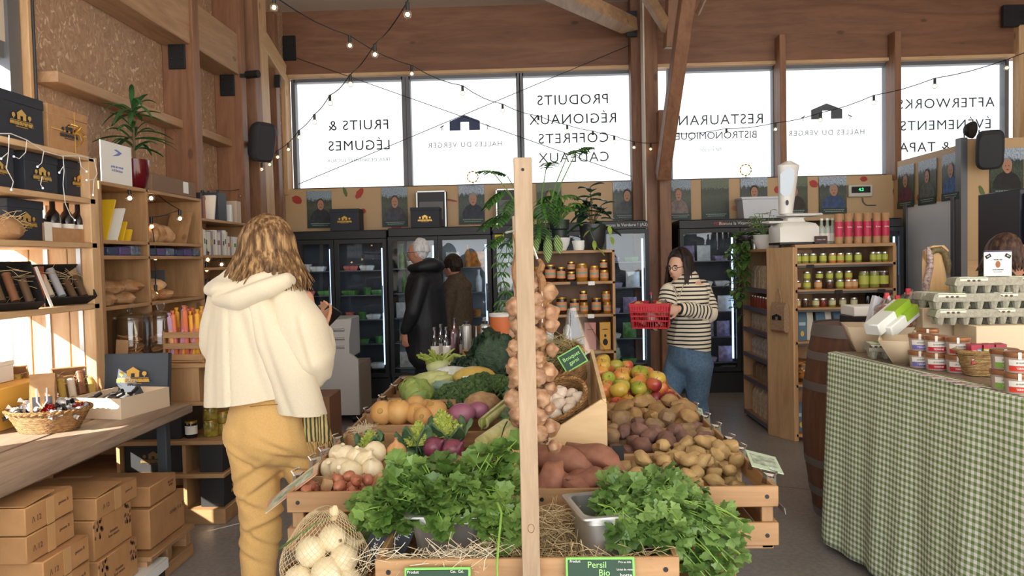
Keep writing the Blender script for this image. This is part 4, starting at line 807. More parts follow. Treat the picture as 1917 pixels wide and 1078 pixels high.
# biscuit jars and the crate of paper-wrapped sticks
CLG = glassy('clear_glass', (.97, .98, .98), .07); BISC = M('biscuit', (196, 146, 96), .7, nscale=30, c2=(168, 118, 72), var=.1)
for k, (px, lab) in enumerate(((247, 'clear glass biscuit jar with heart tag beside the shelf upright'), (304, 'clear glass biscuit jar half hidden by the stick crate'))):
    p = at(px, 655, 4.62 + k * .12); t = thing('biscuit_jar', lab, 'jar', (p.x, p.y, .941)); r = .105
    MB().lathe([(r * .95, 0), (r, .01), (r, .23), (r * .93, .25), (r * .9, .25), (r * .96, .225), (r * .96, .012), (0, .012)], 28).build('glass', CLG, t); MB().lathe([(r * 1.0, .252), (r * .98, .262), (r * .6, .285), (r * .16, .295), (r * .22, .31), (r * .28, .325), (r * .2, .345), (0, .35)], 24).build('lid', CLG, t)
    if k == 0: MB().box((.0, -r - .006, .09), (.075, .004, .09), (0, .1, 0), .01).build('tag', M('wood_tag', (206, 164, 118)), t)
    rr = random.Random(k)
    for i in range(26): a, q = rr.uniform(0, 6.3), rr.uniform(.1, .058 / .1); z = .955 + .021 * (i // 4) ; o = MB().lathe([(.0, -.005), (.034, -.005), (.037, 0), (.034, .005), (0, .005)], 12).build('biscuit', BISC); o.location = (p.x + .1 * q * math.cos(a), p.y + .1 * q * math.sin(a), z + .006); o.rotation_euler = (rr.uniform(-.5, .5), rr.uniform(-.5, .5), 0); tag(o, 'round biscuit inside the %s biscuit jar' % ('tagged', 'half hidden')[k], 'biscuit', 'biscuits in the %s jar' % ('tagged', 'half hidden')[k])
p = at(357, 674, 4.55); cr = (p.x, p.y, .941); t = thing('slatted_crate', 'small slatted pine crate of wrapped sweet sticks on the corner cabinet', 'crate', cr, R(-4)); w, d = .24, .16
for s in (-1, 1):
    for z in (.02, .085, .15): MB().box((0, s * d / 2, z + .01), (w, .008, .034), None, .001).build('slat', CRATEX, t)
    for u in (-1, 1): MB().box((s * w / 2, u * (d / 2 - .01), .09), (.012, .016, .19)).build('corner_post', CRATEZ, t)
    MB().box((s * (w / 2 + .002), 0, .03), (.006, d, .03)).build('end_slat', CRATEY, t)
MB().box((0, 0, .006), (w, d, .008)).build('bottom', CRATEX, t)
ST = [M('stick_orange', (226, 128, 84), .3), M('stick_yellow', (240, 178, 60), .3), M('stick_lilac', (196, 160, 190), .3), M('stick_pink', (214, 120, 120), .3)]; rr = random.Random(2)
for i in range(22):
    x, y = -.105 + .21 * (i % 11) / 10, (-.04, .035)[i // 11]; mt = rr.choice([0, 1, 1, 3, 0, 2]); o = thing('wrapped_stick', 'paper wrapped sweet stick standing in the slatted crate', 'sweet', (cr[0] + x, cr[1] + y, cr[2] + .012), 0, 'sweet sticks in the slatted crate', (rr.uniform(-.12, .12), rr.uniform(-.1, .22), 0)); h = rr.uniform(.27, .32)
    MB().tube([(0, 0, 0), (0, 0, .02), (0, 0, h - .03), (0, 0, h - .02), (0, 0, h)], [.004, .0145, .0145, .006, .013], 9).build('wrapper', ST[mt], o); MB().lathe([(.0148, .1), (.0148, h * .62)], 9, cap=False).build('label_paper', ST[(mt + 3) % 4], o)
# ---------------- central produce stall
LEAF_ = {}
def leafmat(k, c1, c2, tl=.25, rough=.42, s=9):
    if k in MATS: return MATS[k]
    m, nt, b = newmat(k); b.inputs['Roughness'].default_value = rough
    nn = nz(nt, coords(nt), s, 3)
    if s >= 12: bump(nt, b, nz(nt, coords(nt), s * 2.5, 3), .7, .01)
    c = ramp(nt, nn, [(.35, rgb(c1)), (.65, rgb(c2))]); nt.links.new(c, b.inputs['Base Color'])
    t = nt.nodes.new('ShaderNodeBsdfTranslucent'); nt.links.new(c, t.inputs[0]); x = nt.nodes.new('ShaderNodeMixShader'); x.inputs[0].default_value = tl
    nt.links.new(b.outputs[0], x.inputs[1]); nt.links.new(t.outputs[0], x.inputs[2]); nt.links.new(x.outputs[0], nt.nodes['Material Output'].inputs[0]); return m
PARS = leafmat('parsley_leaf', (74, 108, 42), (130, 162, 82)); PARS2 = leafmat('coriander_leaf', (74, 108, 46), (130, 162, 88)); PSTEM = M('herb_stem', (126, 164, 66), .45)
t = thing('display_table', 'low pine stand carrying the vegetable crates', 'table', (-.03, 3.4, 0)); D = lambda x, y, z: (x + .03, y - 3.4, z)
MB().box2(D(-.62, 1.99, .575), D(.55, 4.72, .605), .004).build('tabletop', CRATEY, t)
for x in (-.56, .46):
    for y in (2.35, 3.4, 4.6): MB().box2(D(x, y, 0), D(x + .06, y + .06, .575), .003).build('leg', CRATEZ, t)
def crate(x0, x1, y0, y1, label, z0=.606, z1=.8, slats=2, name='wooden_crate', grp=None):
    t = thing(name, label, 'crate', ((x0 + x1) / 2, (y0 + y1) / 2, z0), 0, grp); w, d, h = (x1 - x0) / 2, (y1 - y0) / 2, z1 - z0; s = .013
    sh = .063; zs = [h - sh, 0.012] if slats == 2 else [h - sh]
    for i, z in enumerate(zs):
        e = z + sh + (.008 if i else 0)
        for sg in (-1, 1):
            a, b = (-d, -d + s) if sg < 0 else (d - s, d)
            MB().box2((-w, a, z), (w, b, e), .0025).build('slat', CRATEX, t); a, b = (-w, -w + s) if sg < 0 else (w - s, w)
            MB().box2((a, -d + s, z), (b, d - s, e), .0025).build('side_slat', CRATEY, t)
    for sx in (-1, 1):
        for sy in (-1, 1):
            MB().box2((sx * (w - s), sy * (d - s), 0), (sx * (w - s - .035), sy * (d - s - .02), h - .005), .002).build('corner_post', CRATEZ, t)
    MB().box2((-w + s, -d + s, 0), (w - s, d - s, .01)).build('bottom', CRATEX, t)
    if y0 < 2.4:
        for sx in (-1, 1):
            for z in zs: MB().cyl((sx * (w - .035), -d - .002, z + sh / 2), (sx * (w - .035), -d + .004, z + sh / 2), .0065, 10).build('screw', BLACK, t)
    return t
YR = [2.335, 2.74, 3.145, 3.55, 3.955, 4.36, 4.74]
LL = ['front left crate holding shallots and white onions', 'second left crate holding romanesco and leeks', 'third left crate holding golden turnips', 'fourth left crate holding cabbage and broccoli', 'fifth left crate holding fennel and melon', 'last left crate under the dark savoy cabbage']
RL = ['front right crate holding sweet potatoes and new potatoes', 'second right crate holding pink potatoes', 'third right crate holding yellow potatoes', 'fourth right crate under the first apples', 'fifth right crate under the apple heap', 'last right crate behind the apple heap']
for i in range(6):
    e = .012 * i; crate(-.775 - e, -.035, YR[i], YR[i + 1] - .004, 'pine vegetable crate, ' + LL[i]); crate(-.025, .725, YR[i], YR[i + 1] - .004, 'pine vegetable crate, ' + RL[i])
crate(-.425, .355, 1.955, 2.325, 'low pine crate with straw and herb tins before the stall', .606, .735, 2)
MB().box2((-.76, 2.52, .7), (-.05, 2.532, .795)).build('divider_board', CRATEX); tag(bpy.data.objects['divider_board'], 'thin divider board between shallots and white onions', 'board')
post_ = thing('stall_post', 'rough square timber post at the front of the stall', 'post', (-.022, 1.93, 0)); ROUGH = wood('rough_batten', (150, 128, 103), (180, 157, 130), 'z', 7, .8, bmp=.5)
MB().box2((-.0225, -.0225, 0), (.0225, .0225, 1.75), .002).build('batten', ROUGH, post_); MB().cyl((0, -.0235, 1.72), (0, -.022, 1.72), .004, 10).build('screw_hole', INK, post_); MB().tube([(0.002 + .008 * math.cos(a), -.0228, .83 + .011 * math.sin(a)) for a in [2 * PI * i / 16 for i in range(17)]], .0008, 4).build('knot', M('knot_brown', (120, 84, 54)), post_)
post2 = thing('stall_post', 'thinner timber post farther back behind the garlic braid', 'post', (-.088, 4.2, 0)); MB().box2((-.0225, -.0225, .606), (.0225, .0225, 1.735), .002).build('batten', ROUGH, post2)
# --- piles: each piece settles on those below it
def pile(protos, n, x0, x1, y0, y1, zf, r, mound, labels, cat, group, seed=0, k=14, rot=1, zr=None, fixed=()):
    rr = random.Random(seed); P = [(V(c), q) for c, q in fixed]
    for i in range(n):
        best = None; q = r * rr.uniform(.88, 1.12)
        for _ in range(k):
            x, y = rr.uniform(x0 + q, x1 - q), rr.uniform(y0 + q, y1 - q); z = zf + q
            for c, s in P:
                d2 = (c.x - x) ** 2 + (c.y - y) ** 2; R2 = (q + s) * .9
                if d2 < R2 * R2: z = max(z, c.z + math.sqrt(R2 * R2 - d2))
            sc_ = z - mound(x, y)
            if best is None or sc_ < best[0]: best = (sc_, x, y, z)
        _, x, y, z = best; P.append((V((x, y, z)), q)); j = rr.randrange(len(protos)); p = protos[j]
        o = p if p.get('fresh') else dup(p)
        if p.get('fresh'): del p['fresh']
        o.location = (x, y, z); o.rotation_euler = (rr.gauss(0, .35 * rot), rr.gauss(0, .35 * rot), rr.uniform(0, 6.28)); s = q / r; o.scale = (s, s, s)
        lab = labels[j] if isinstance(labels, list) else labels; tag(o, lab, cat, group if isinstance(group, str) else group[j])
    return P
def fresh(o): o['fresh'] = 1; return o
def potato(nm, c1, c2, r, seed, el=1.35): return fresh(MB().ball((0, 0, 0), (r * el, r * .95, r * .85), 14, 10, .28, 3.2, seed).build('potato', M(nm, c1, .75, nscale=26, c2=c2, var=.1, bmp=.12)))
NP = [potato('new_potato', (184, 154, 104), (160, 130, 84), .026, s, (1.3, 1.15, 1.5, 1.2)[s]) for s in range(4)]
pile(NP, 62, .27, .715, 2.35, 2.72, .70, .026, lambda x, y: .14 * (y - 2.35) / .37 + .05 * (1 - abs((x - .5) / .22)), 'small yellow potato in the heap behind the right front plank', 'potato', 'small yellow potatoes in the front right crate', 1, 18)
pile([potato('new_potato2', (184, 154, 104), (160, 130, 84), .027, s + 5) for s in range(3)], 22, .42, .715, 2.66, 2.92, .76, .027, lambda x, y: .06 - abs(y - 2.78) * .3, 'small yellow potato on top of the back of the right front heap', 'potato', 'small yellow potatoes at the back of the front right heap', 2, 14)
PP = [potato('pink_potato', (132, 98, 86), (108, 80, 72), .034, s + 9, (1.2, 1.4, 1.1)[s]) for s in range(3)] + [potato('brown_potato', (148, 120, 86), (122, 98, 70), .038, 13, 1.2)]
pile(PP, 46, .25, .71, 2.9, 3.26, .70, .034, lambda x, y: .09 * (y - 2.9) / .4 + .02, ['pink skinned potato in the second right crate'] * 3 + ['large brown potato in the second right crate'], 'potato', ['pink potatoes in the second right crate'] * 3 + ['large brown potatoes in the second right crate'], 3, 14)
YP = [potato('yellow_potato', (172, 138, 90), (148, 114, 72), .034, s + 20, (1.4, 1.2, 1.7)[s]) for s in range(3)]
pile(YP, 48, .25, .715, 3.24, 3.64, .71, .034, lambda x, y: .1 * (y - 3.25) / .45 + .03, 'yellow brown potato in the third right crate below the apples', 'potato', 'yellow potatoes in the third right crate', 4, 14)
def apple(nm, cs, seed):
    r = .043
    if nm not in MATS:
        m, nt, b = newmat(nm); b.inputs['Roughness'].default_value = .28; co = coords(nt); sx = nt.nodes.new('ShaderNodeSeparateXYZ'); nt.links.new(co, sx.inputs[0])
        n = nz(nt, co, 12, 3); a = nt.nodes.new('ShaderNodeMath'); a.operation = 'MULTIPLY_ADD'; a.inputs[1].default_value = 9; nt.links.new(sx.outputs['X'], a.inputs[0]); nt.links.new(n, a.inputs[2])
        nt.links.new(ramp(nt, a.outputs[0], [(.3, rgb(cs[0])), (.62, rgb(cs[1])), (.85, rgb(cs[2]))]), b.inputs['Base Color'])
    def shp(p, d): k = 1 - .34 * math.exp(-((1 - abs(d.z)) / .09)); return V((p.x * (1 + .06 * d.z), p.y * (1 + .06 * d.z), p.z * k * .95))
    o = MB().ball((0, 0, 0), r, 20, 14, .06, 2, seed, None, shp).build('apple', MATS[nm]); st = MB().tube([(0, 0, .024), (.003, 0, .036), (.007, 0, .046)], .0016, 5).build('stem', STEMB, o); return fresh(o)
AP = [apple('apple_red', ((206, 160, 62), (206, 116, 60), (176, 56, 44)), 1), apple('apple_gold', ((206, 176, 74), (214, 170, 74), (210, 130, 62)), 2), apple('apple_green', ((140, 156, 46), (164, 172, 60), (182, 170, 70)), 3), apple('apple_blush', ((214, 172, 80), (214, 136, 70), (200, 84, 56)), 4), apple('apple_dark', ((190, 90, 60), (150, 50, 50), (120, 36, 44)), 6)]
pile(AP, 84, .21, .72, 3.62, 4.7, .74, .043, lambda x, y: .2 * min(1, (y - 3.6) / .3) + .1 - .05 * max(0, y - 4.3) + .07 * (1 - abs(x - .4) / .3), ['red and yellow apple in the heap', 'golden yellow apple in the heap', 'green apple in the heap', 'blushed orange apple in the heap', 'dark red apple in the heap'], 'apple', ['red apples', 'golden apples', 'green apples', 'blushed apples', 'dark red apples'], 7, 16, .8)
def sweetp(loc, r, rz, ry, label, seed):
    def shp(p, d): t = d.x; return V((p.x + .02 * (abs(t) ** 5) * (1 if t > 0 else -1), p.y * (1 - .35 * abs(t) ** 3), p.z * (1 - .35 * abs(t) ** 3) + .012 * math.sin(3 * t)))
    o = MB().ball((0, 0, 0), (r[0], r[1], r[1] * .92), 18, 12, .22, 3, seed, None, shp).build('sweet_potato', M('sweet_potato', (132, 86, 68), .7, nscale=18, c2=(158, 108, 86), var=.12, bmp=.2)); o.location = loc; o.rotation_euler = (0, ry, rz); return tag(o, label, 'sweet potato', None)
for a in (((.07, 2.62, .82), (.13, .05), -.5, .25, 'largest sweet potato beside the post', 1), ((.19, 2.6, .83), (.11, .045), -.7, .25, 'pointed sweet potato leaning on the wedge board', 2), ((.04, 2.44, .8), (.06, .042), .9, -.5, 'stubby sweet potato in front of the largest one', 3), ((.105, 2.43, .79), (.085, .03), -.75, .5, 'thin tapering sweet potato at the front plank', 4), ((.165, 2.45, .795), (.065, .042), .5, .2, 'short sweet potato with a bruised end', 5), ((.22, 2.46, .79), (.06, .036), 1.2, .1, 'sweet potato half under the herb leaves', 6), ((.12, 2.56, .76), (.09, .045), .1, 0, 'sweet potato at the bottom of the sweet potato heap', 7)): sweetp(*a)
# --- onions and shallots
def onionmesh(nm, c1, c2, r, seed, squash=.92, skin=.25):
    if nm not in MATS:
        m, nt, b = newmat(nm); b.inputs['Roughness'].default_value = .32; co = coords(nt, (1, 1, .15)); nt.links.new(ramp(nt, nz(nt, co, 60, 3), [(.3, rgb(c1)), (.7, rgb(c2))]), b.inputs['Base Color'])
    o = MB().lathe([(.002, -r * squash), (r * .4, -r * squash * .93), (r * .78, -r * squash * .62), (r, -r * .05), (r * .93, r * .42), (r * .62, r * .78), (r * .25, r * 1.0), (r * .13, r * 1.25), (r * .17, r * 1.42), (0, r * 1.4)], 18).build('onion', MATS[nm])
    MB().lathe([(0, -r * squash * 1.04), (r * .14, -r * squash * 1.02), (r * .1, -r * squash * .97)], 8).build('root_plate', STEMB, o); return fresh(o)
WO = onionmesh('white_onion', (226, 206, 164), (238, 226, 196), .041, 1)
for (px, py, y, rx, ry, lab) in ((640, 878, 2.6, 1.2, .2, 'white onion with its root end facing out, front of the onion heap'), (657, 883, 2.57, 1.75, 0, 'large round white onion at the front of the onion heap'), (650, 855, 2.68, .3, -1.2, 'pinkish white onion at the back left of the onion heap'), (668, 858, 2.66, .6, .2, 'white onion in the middle of the onion heap'), (684, 866, 2.63, .2, .5, 'yellowish onion with pointed neck in the onion heap'), (703, 847, 2.7, .2, -1.3, 'big white onion on top beside the shallot tip'), (622, 878, 2.66, .9, 0, 'white onion at the crate edge'), (696, 880, 2.6, .5, 0, 'white onion under the parsley leaves'), (636, 852, 2.78, .5, .4, 'white onion behind the pinkish one')):
    o = WO if WO.get('fresh') else dup(WO)
    if 'fresh' in WO: del WO['fresh']
    o.location = at(px, py, y); o.rotation_euler = (rx, ry, 0); tag(o, lab, 'onion')
o = onionmesh('yellow_onion', (196, 138, 88), (214, 164, 116), .036, 2); o.location = at(742, 846, 2.72); del o['fresh']; tag(o, 'brown skinned onion with pointed neck behind the white onions', 'onion')
RO = onionmesh('red_onion', (106, 44, 66), (142, 76, 96), .042, 3); 
for (px, py, y, lab) in ((812, 838, 2.85, 'red onion among the romanesco heads'), (848, 842, 2.82, 'red onion half under the parsley')):
    o = RO if RO.get('fresh') else dup(RO); o.pop('fresh') if 'fresh' in o else 0; o.location = at(px, py, y); o.rotation_euler = (.9, .3, 1); tag(o, lab, 'onion')
SHL = [onionmesh('shallot', (156, 88, 62), (190, 122, 92), .019, s, 1.2) for s in range(2)]
pile(SHL, 42, -.75, -.4, 2.355, 2.5, .72, .021, lambda x, y: .02, 'copper shallot in the front left crate behind the plank', 'shallot', 'shallots in the front left crate', 5, 10, 3)
SH2 = onionmesh('shallot_red', (168, 92, 74), (192, 116, 92), .018, 5, 1.2)
pile([SH2], 22, -.2, -.04, 2.36, 2.62, .75, .02, lambda x, y: .05, 'reddish shallot in the crate corner beside the post', 'shallot', 'shallots beside the post', 6, 10, 3)
# crumpled brown paper
CRUM = M('crumpled_kraft', (196, 160, 118), .85, nscale=20, c2=(178, 140, 98))
def crumple(loc, sx, sy, amp, label, seed, n=16, rot=(0, 0, 0)):
    def f(u, v): x, y = (u - .5) * sx, (v - .5) * sy; q = V((x * 22, y * 22, seed)); return (x, y, amp * (noise.noise(q) + .6 * abs(noise.noise(q * 2.1)) + .4 * noise.cell(q * 1.3)))
    o = MB().grid(n, n, f).build('crumpled_paper', CRUM, None, 12); solid(o, .0015); o.data.set_sharp_from_angle(angle=R(12)); o.location = loc; o.rotation_euler = rot; return tag(o, label, 'paper')
crumple((-.62, 2.37, .665), .25, .09, .03, 'crumpled brown paper showing between the front left slats', 1, rot=(1.0, 0, 0)); crumple((-.56, 2.5, .775), .3, .07, .025, 'brown paper lining sticking up behind the shallots', 2, rot=(.7, 0, .05)); crumple((-.5, 2.372, .66), .2, .07, .03, 'crumpled brown paper in the slat gap beside the parsley', 4, rot=(1.0, 0, 0)); crumple((-.05, 2.48, .82), .16, .06, .02, 'brown paper liner standing up beside the front post', 6, rot=(0, 1.4, 0))
tag(MB().box(atz(612, 908, .8), (.03, .02, .03), (.4, .3, .5)).build('paper_scrap', CRUM), 'folded paper scrap on the shallots by the crate corner', 'paper')
# --- golden turnips in their tray, pink turnips, celeriac
GT = fresh(MB().ball((0, 0, 0), (.052, .052, .05), 18, 12, .1, 2, 3, None, lambda p, d: p * (1 + .12 * max(0, -d.z - .8) * 5)).build('golden_turnip', M('golden_turnip', (196, 142, 80), .55, nscale=12, c2=(212, 170, 108), bmp=.1, var=.05))); MB().lathe([(.013, .046), (.01, .053), (.0, .054)], 12).build('crown', M('turnip_crown', (176, 140, 70), .7), GT)
for px, py, y, rot, s, lab in ((716, 781, 3.3, (1.2, 0, 0), 1, 'golden turnip at the left end of the tray'), (747, 779, 3.3, (.2, .1, 0), 1.08, 'golden turnip with its crown up, second in the tray'), (738, 765, 3.42, (.4, 0, 0), .9, 'golden turnip behind the first two'), (777, 766, 3.42, (-.5, .4, 0), 1.02, 'golden turnip with scarred crown at the back of the tray'), (779, 781, 3.3, (.9, .3, 0), .9, 'golden turnip in the middle of the tray'), (792, 789, 3.25, (1.3, 0, 0), .8, 'small golden turnip at the front of the tray'), (815, 779, 3.3, (.6, -.3, 0), 1.02, 'round golden turnip at the right end of the tray'), (800, 770, 3.42, (.5, .3, 0), .85, 'golden turnip behind the round one')):
    o = GT if GT.get('fresh') else dup(GT); o.pop('fresh') if 'fresh' in o else 0; p = at(px, py, y); o.location = (p.x, p.y, .802 + .05 * s); o.rotation_euler = rot; o.scale = (s,) * 3; tag(o, lab, 'turnip')
a, b = at(697, 800, 3.2), at(838, 800, 3.2); t = thing('turnip_tray', 'shallow pine tray under the golden turnips', 'tray', ((a.x + b.x) / 2, 3.2, .8)); w = (b.x - a.x) / 2
MB().box2((-w, 0, -.02), (w, .35, 0)).build('bottom', CRATEX, t); MB().box2((-w, -.012, -.06), (w, 0, .022), .002).build('front_slat', CRATEX, t); MB().box2((-w, .35, -.06), (w, .362, .06), .002).build('back_slat', CRATEX, t)
PT = fresh(MB().ball((0, 0, 0), (.06, .05, .048), 18, 12, .1, 2, 5).build('pink_turnip', M('pink_turnip', (142, 72, 106), .4, nscale=7, c2=(176, 116, 140))))
for px, py, y, s, lab in ((866, 775, 3.3, 1, 'magenta turnip beside the golden turnips'), (842, 796, 3.22, .8, 'pale pink turnip at the front of the turnip crate'), (896, 768, 3.36, .8, 'pink turnip half under the leek leaves')):
    o = PT if PT.get('fresh') else dup(PT); o.pop('fresh') if 'fresh' in o else 0; o.location = at(px, py, y); o.scale = (s,) * 3; tag(o, lab, 'turnip')
o = MB().ball((0, 0, 0), (.085, .07, .058), 20, 14, .18, 4, 8).build('celeriac', M('celeriac', (186, 152, 112), .85, nscale=22, c2=(150, 116, 82), bmp=.4)); o.location = at(903, 758, 3.45); tag(o, 'brown celeriac root beside the broccoli', 'celeriac')
# --- broccoli, romanesco, cauliflower
BRG = leafmat('broccoli', (46, 74, 36), (84, 112, 60), .0, .7, 60); BLEAF = leafmat('brassica_leaf', (76, 108, 72), (118, 146, 108), .1)
def cob(m, base, az, el, L, w, curl, amp=.0, n=8, seed=0): # cupped leaf
    d = V((math.cos(az) * math.cos(el), math.sin(az) * math.cos(el), math.sin(el))); s = V((-math.sin(az), math.cos(az), 0)); up = s.cross(d) * -1
    def f(u, v):
        k = w * math.sin(PI * min(1, v * .8 + .14)) ** .8; q = V((u * 5, v * 5, seed)); return V(base) + d * (L * v) + s * (k * (u - .5)) + up * (curl * L * v * v - abs(u - .5) ** 2 * w * .8) + up * (amp * noise.noise(q * 2))
    m.grid(8, n, f)
def floret_head(name, px, py, y, r, mat, label, cat, seed, n=120, bump=.2, leaves=0, dome=.75):
    t = thing(name, label, cat, at(px, py, y)); rr = random.Random(seed); m = MB()
    m.ball((0, 0, 0), (r * .9, r * .9, r * dome * .9), 14, 9)
    for i in range(n):
        z = 1 - (i + .5) / n * 1.35; a = i * 2.39996; q = math.sqrt(max(0, 1 - z * z)); k = r * rr.uniform(.9, 1.04); m.ball((k * q * math.cos(a), k * q * math.sin(a), k * z * dome), r * bump * rr.uniform(.7, 1.2), 7, 5, .5, 6, i)
    m.build('curd', mat, t, 180); MB().tube([(0, 0, -r * .3), (0, 0, -r * 1.3)], [r * .35, r * .3], 10).build('stem', M('brassica_stem', (132, 160, 96), .5), t)
    if leaves:
        m = MB()
        for i in range(leaves): cob(m, (0, 0, -r * .8), rr.uniform(0, 6.3), rr.uniform(.1, .9), r * 1.6, r * 1.1, .3, .01, seed=i)
        o = m.build('leaves', BLEAF, t); solid(o, .002)
    return t
for px, py, y, r, lab, s in ((848, 742, 3.72, .075, 'low broccoli head beside the green cabbage', 1), (880, 738, 3.75, .095, 'largest broccoli head in the middle of the stall', 2), (932, 724, 3.9, .07, 'broccoli head near the garlic braid', 3), (902, 716, 4.0, .06, 'small broccoli behind the largest broccoli', 4), (842, 757, 3.6, .05, 'broccoli offshoot at the crate edge', 5)): floret_head('broccoli', px, py, y, r, BRG, lab, 'broccoli', s, leaves=2)
ROMG = leafmat('romanesco', (150, 168, 62), (190, 202, 104), .0, .6, 30)
def romanesco(px, py, y, r, label, seed):
    t = thing('romanesco', label, 'romanesco', at(px, py, y), rnd(0, 6), None, (rnd(-.2, .2), rnd(-.2, .2), 0)); m = MB(); n = 46
    def cone(c, d, r, h, lv):
        if lv == 0: m.rings([[c + (d.orthogonal().normalized() * math.cos(2 * PI * i / 6) + d.cross(d.orthogonal().normalized()) * math.sin(2 * PI * i / 6)) * r * k + d * h * z for i in range(6)] for k, z in ((1, 0), (.75, .45), (.1, 1))]); return
        x = d.orthogonal().normalized(); y_ = d.cross(x); N = n if lv == 2 else 15
        m.rings([[c + (x * math.cos(2 * PI * i / 8) + y_ * math.sin(2 * PI * i / 8)) * r * k * .8 + d * h * z for i in range(8)] for k, z in ((1, 0), (.6, .5), (.1, .9))])
        for i in range(N):
            f = (i + .5) / N; q = r * (1 - f) ** .8; z = h * f ** 1.0; a = i * 2.39996; o = x * math.cos(a) + y_ * math.sin(a); cone(c + o * q * .85 + d * z * .95, (o * .8 + d * .65).normalized(), r * .26 * (1 - f * .7), r * .42 * (1 - f * .7), lv - 1)
    cone(V((0, 0, 0)), V((0, 0, 1)), r, r * 1.5, 2); m.build('curd', ROMG, t, 50)
    m = MB()
    for i in range(6): cob(m, (0, 0, -r * .5), i * 1.05 + rnd(-.2, .2), rnd(.2, .8), r * 1.9, r * 1.2, .3, .01, seed=i)
    o = m.build('leaves', leafmat('leaf_bluegreen', (62, 96, 66), (104, 136, 96), .1), t); solid(o, .0025)
for a in ((786, 832, 2.88, .062, 'pointed lime romanesco behind the brown onion', 1), (834, 815, 2.95, .07, 'large lime romanesco with blue green leaves beside the leeks', 2), (694, 838, 2.95, .05, 'lime romanesco at the left edge above the onions', 3)): romanesco(*a)
floret_head('cauliflower', 868, 690, 4.5, .1, leafmat('cauliflower', (206, 196, 140), (226, 214, 166), 0, .7, 20), 'pale cauliflower below the bottle shelf', 'cauliflower', 9, 90, .24, 3, .6)
def cabbage(px, py, y, r, mat, label, seed, n=12, amp=.012, sq=.85, opened=0):
    t = thing('cabbage', label, 'cabbage', at(px, py, y), 0, None, (.5, -.3, seed)); rr = random.Random(seed); MB().ball((0, 0, 0), (r * .9, r * .9, r * .9 * sq), 22, 14, .15, 4, seed).build('heart', mat, t, 180); m = MB()
    for i in range(n):
        a0 = i * 2.39996; t0 = rr.uniform(.3, 1.1); sp = rr.uniform(.8, 1.1) + opened * (i % 3 == 0) * .5
        def f(u, v):
            th = t0 + (v) * 1.5; ph = a0 + (u - .5) * 1.9 * math.sin(PI * min(1, .12 + v * .8)); k = r * (sp * .92 + .1 * (1 - v) ** 3 + opened * .5 * (1 - v) ** 2 * (i % 2)); q = V((u * 9 + i, v * 9, seed)); k += amp * noise.noise(q) + amp * .7 * noise.noise(q * 2.3) - .006 * math.exp(-((u - .5) * 22) ** 2)
            return (k * math.sin(th) * math.cos(ph), k * math.sin(th) * math.sin(ph), k * math.cos(th) * sq)
        m.grid(14, 12, f)
    o = m.build('outer_leaves', mat, t, 180); solid(o, .002); return t
cabbage(782, 738, 3.78, .1, leafmat('cabbage_green', (118, 142, 66), (160, 178, 96), .05, .45, 12), 'pale green cabbage at the left of the broccoli', 2, 9, .006)
SAV = leafmat('savoy_dark', (30, 50, 34), (56, 80, 54), .03, .5, 40)
cabbage(928, 682, 4.35, .105, SAV, 'large dark savoy cabbage beside the garlic braid', 4, 12, .022, .9, 1); cabbage(915, 664, 4.6, .1, SAV, 'dark crinkled savoy cabbage at the back under the steel bottles', 5, 12, .026, .8, 1); cabbage(884, 692, 4.3, .075, SAV, 'dark kale rosette left of the large savoy', 6, 10, .03, .8, 1)
o = MB().ball((0, 0, 0), (.115, .075, .06), 20, 12, .05, 2, 3).build('melon', M('melon', (206, 178, 96), .4, nscale=14, c2=(190, 158, 76))); o.location = at(888, 706, 4.1); tag(o, 'yellow melon with a white sticker behind the broccoli', 'melon'); MB().box((-.03, -.072, .0), (.05, .004, .035)).build('sticker', WHITE, o)
# fennel, wrapped vegetable, blue-green leek end
t = thing('fennel', 'green fennel with feathery stalks under the bottle shelf', 'fennel', at(822, 688, 4.45)); MB().ball((0, 0, 0), (.075, .055, .055), 14, 10, .1, 3, 1).build('bulb', leafmat('fennel_bulb', (182, 192, 120), (206, 212, 158), .05), t); m = MB(); rr = random.Random(4)
for i in range(26): a = rr.uniform(-.9, 1.2); m.tube([(.02 * math.sin(a), 0, .02), (.1 * math.sin(a), rr.uniform(-.05, .03), .05 + .03 * rr.random()), (.17 * math.sin(a), rr.uniform(-.08, .04), .05 + .06 * rr.random())], [.012, .008, .004], 6)
m.build('stalks', leafmat('fennel_stalk', (150, 170, 70), (182, 194, 100), .1), t)
for px, py, lab in ((800, 710, 'pale green celery heart at the left edge of the stall'), (812, 716, 'second celery heart next to the wrapped one')):
    o = MB().ball((0, 0, 0), (.12, .045, .04), 16, 10, .2, 4, px).build('celery_heart', leafmat('celery', (168, 182, 100), (206, 210, 150), .05)); o.location = at(px, py, 4.05); o.rotation_euler = (0, -.15, .5); tag(o, lab, 'celery')
o = MB().ball((0, 0, 0), (.12, .05, .045), 16, 10, .12, 4, 3).build('wrapped_vegetable', M('shrink_film', (226, 226, 230), .15, nscale=16, c2=(190, 196, 180))); o.location = at(838, 702, 4.15); o.rotation_euler = (0, -.1, .35); tag(o, 'white film wrapped vegetable beside the leek end', 'vegetable')
o = MB().tube([at(815, 722, 3.95), at(850, 724, 3.93), at(876, 726, 3.9)], [.034, .036, .03], 14, .8).build('leek_end', leafmat('leek_blue', (110, 142, 130), (150, 176, 160), .05)); tag(o, 'blue green cut leek end lying on the broccoli', 'leek')
LKW = leafmat('leek_green', (50, 84, 48), (98, 128, 74), .08, .45, 25); LKY = leafmat('leek_pale', (178, 178, 108), (208, 204, 150), .05, .45, 14)
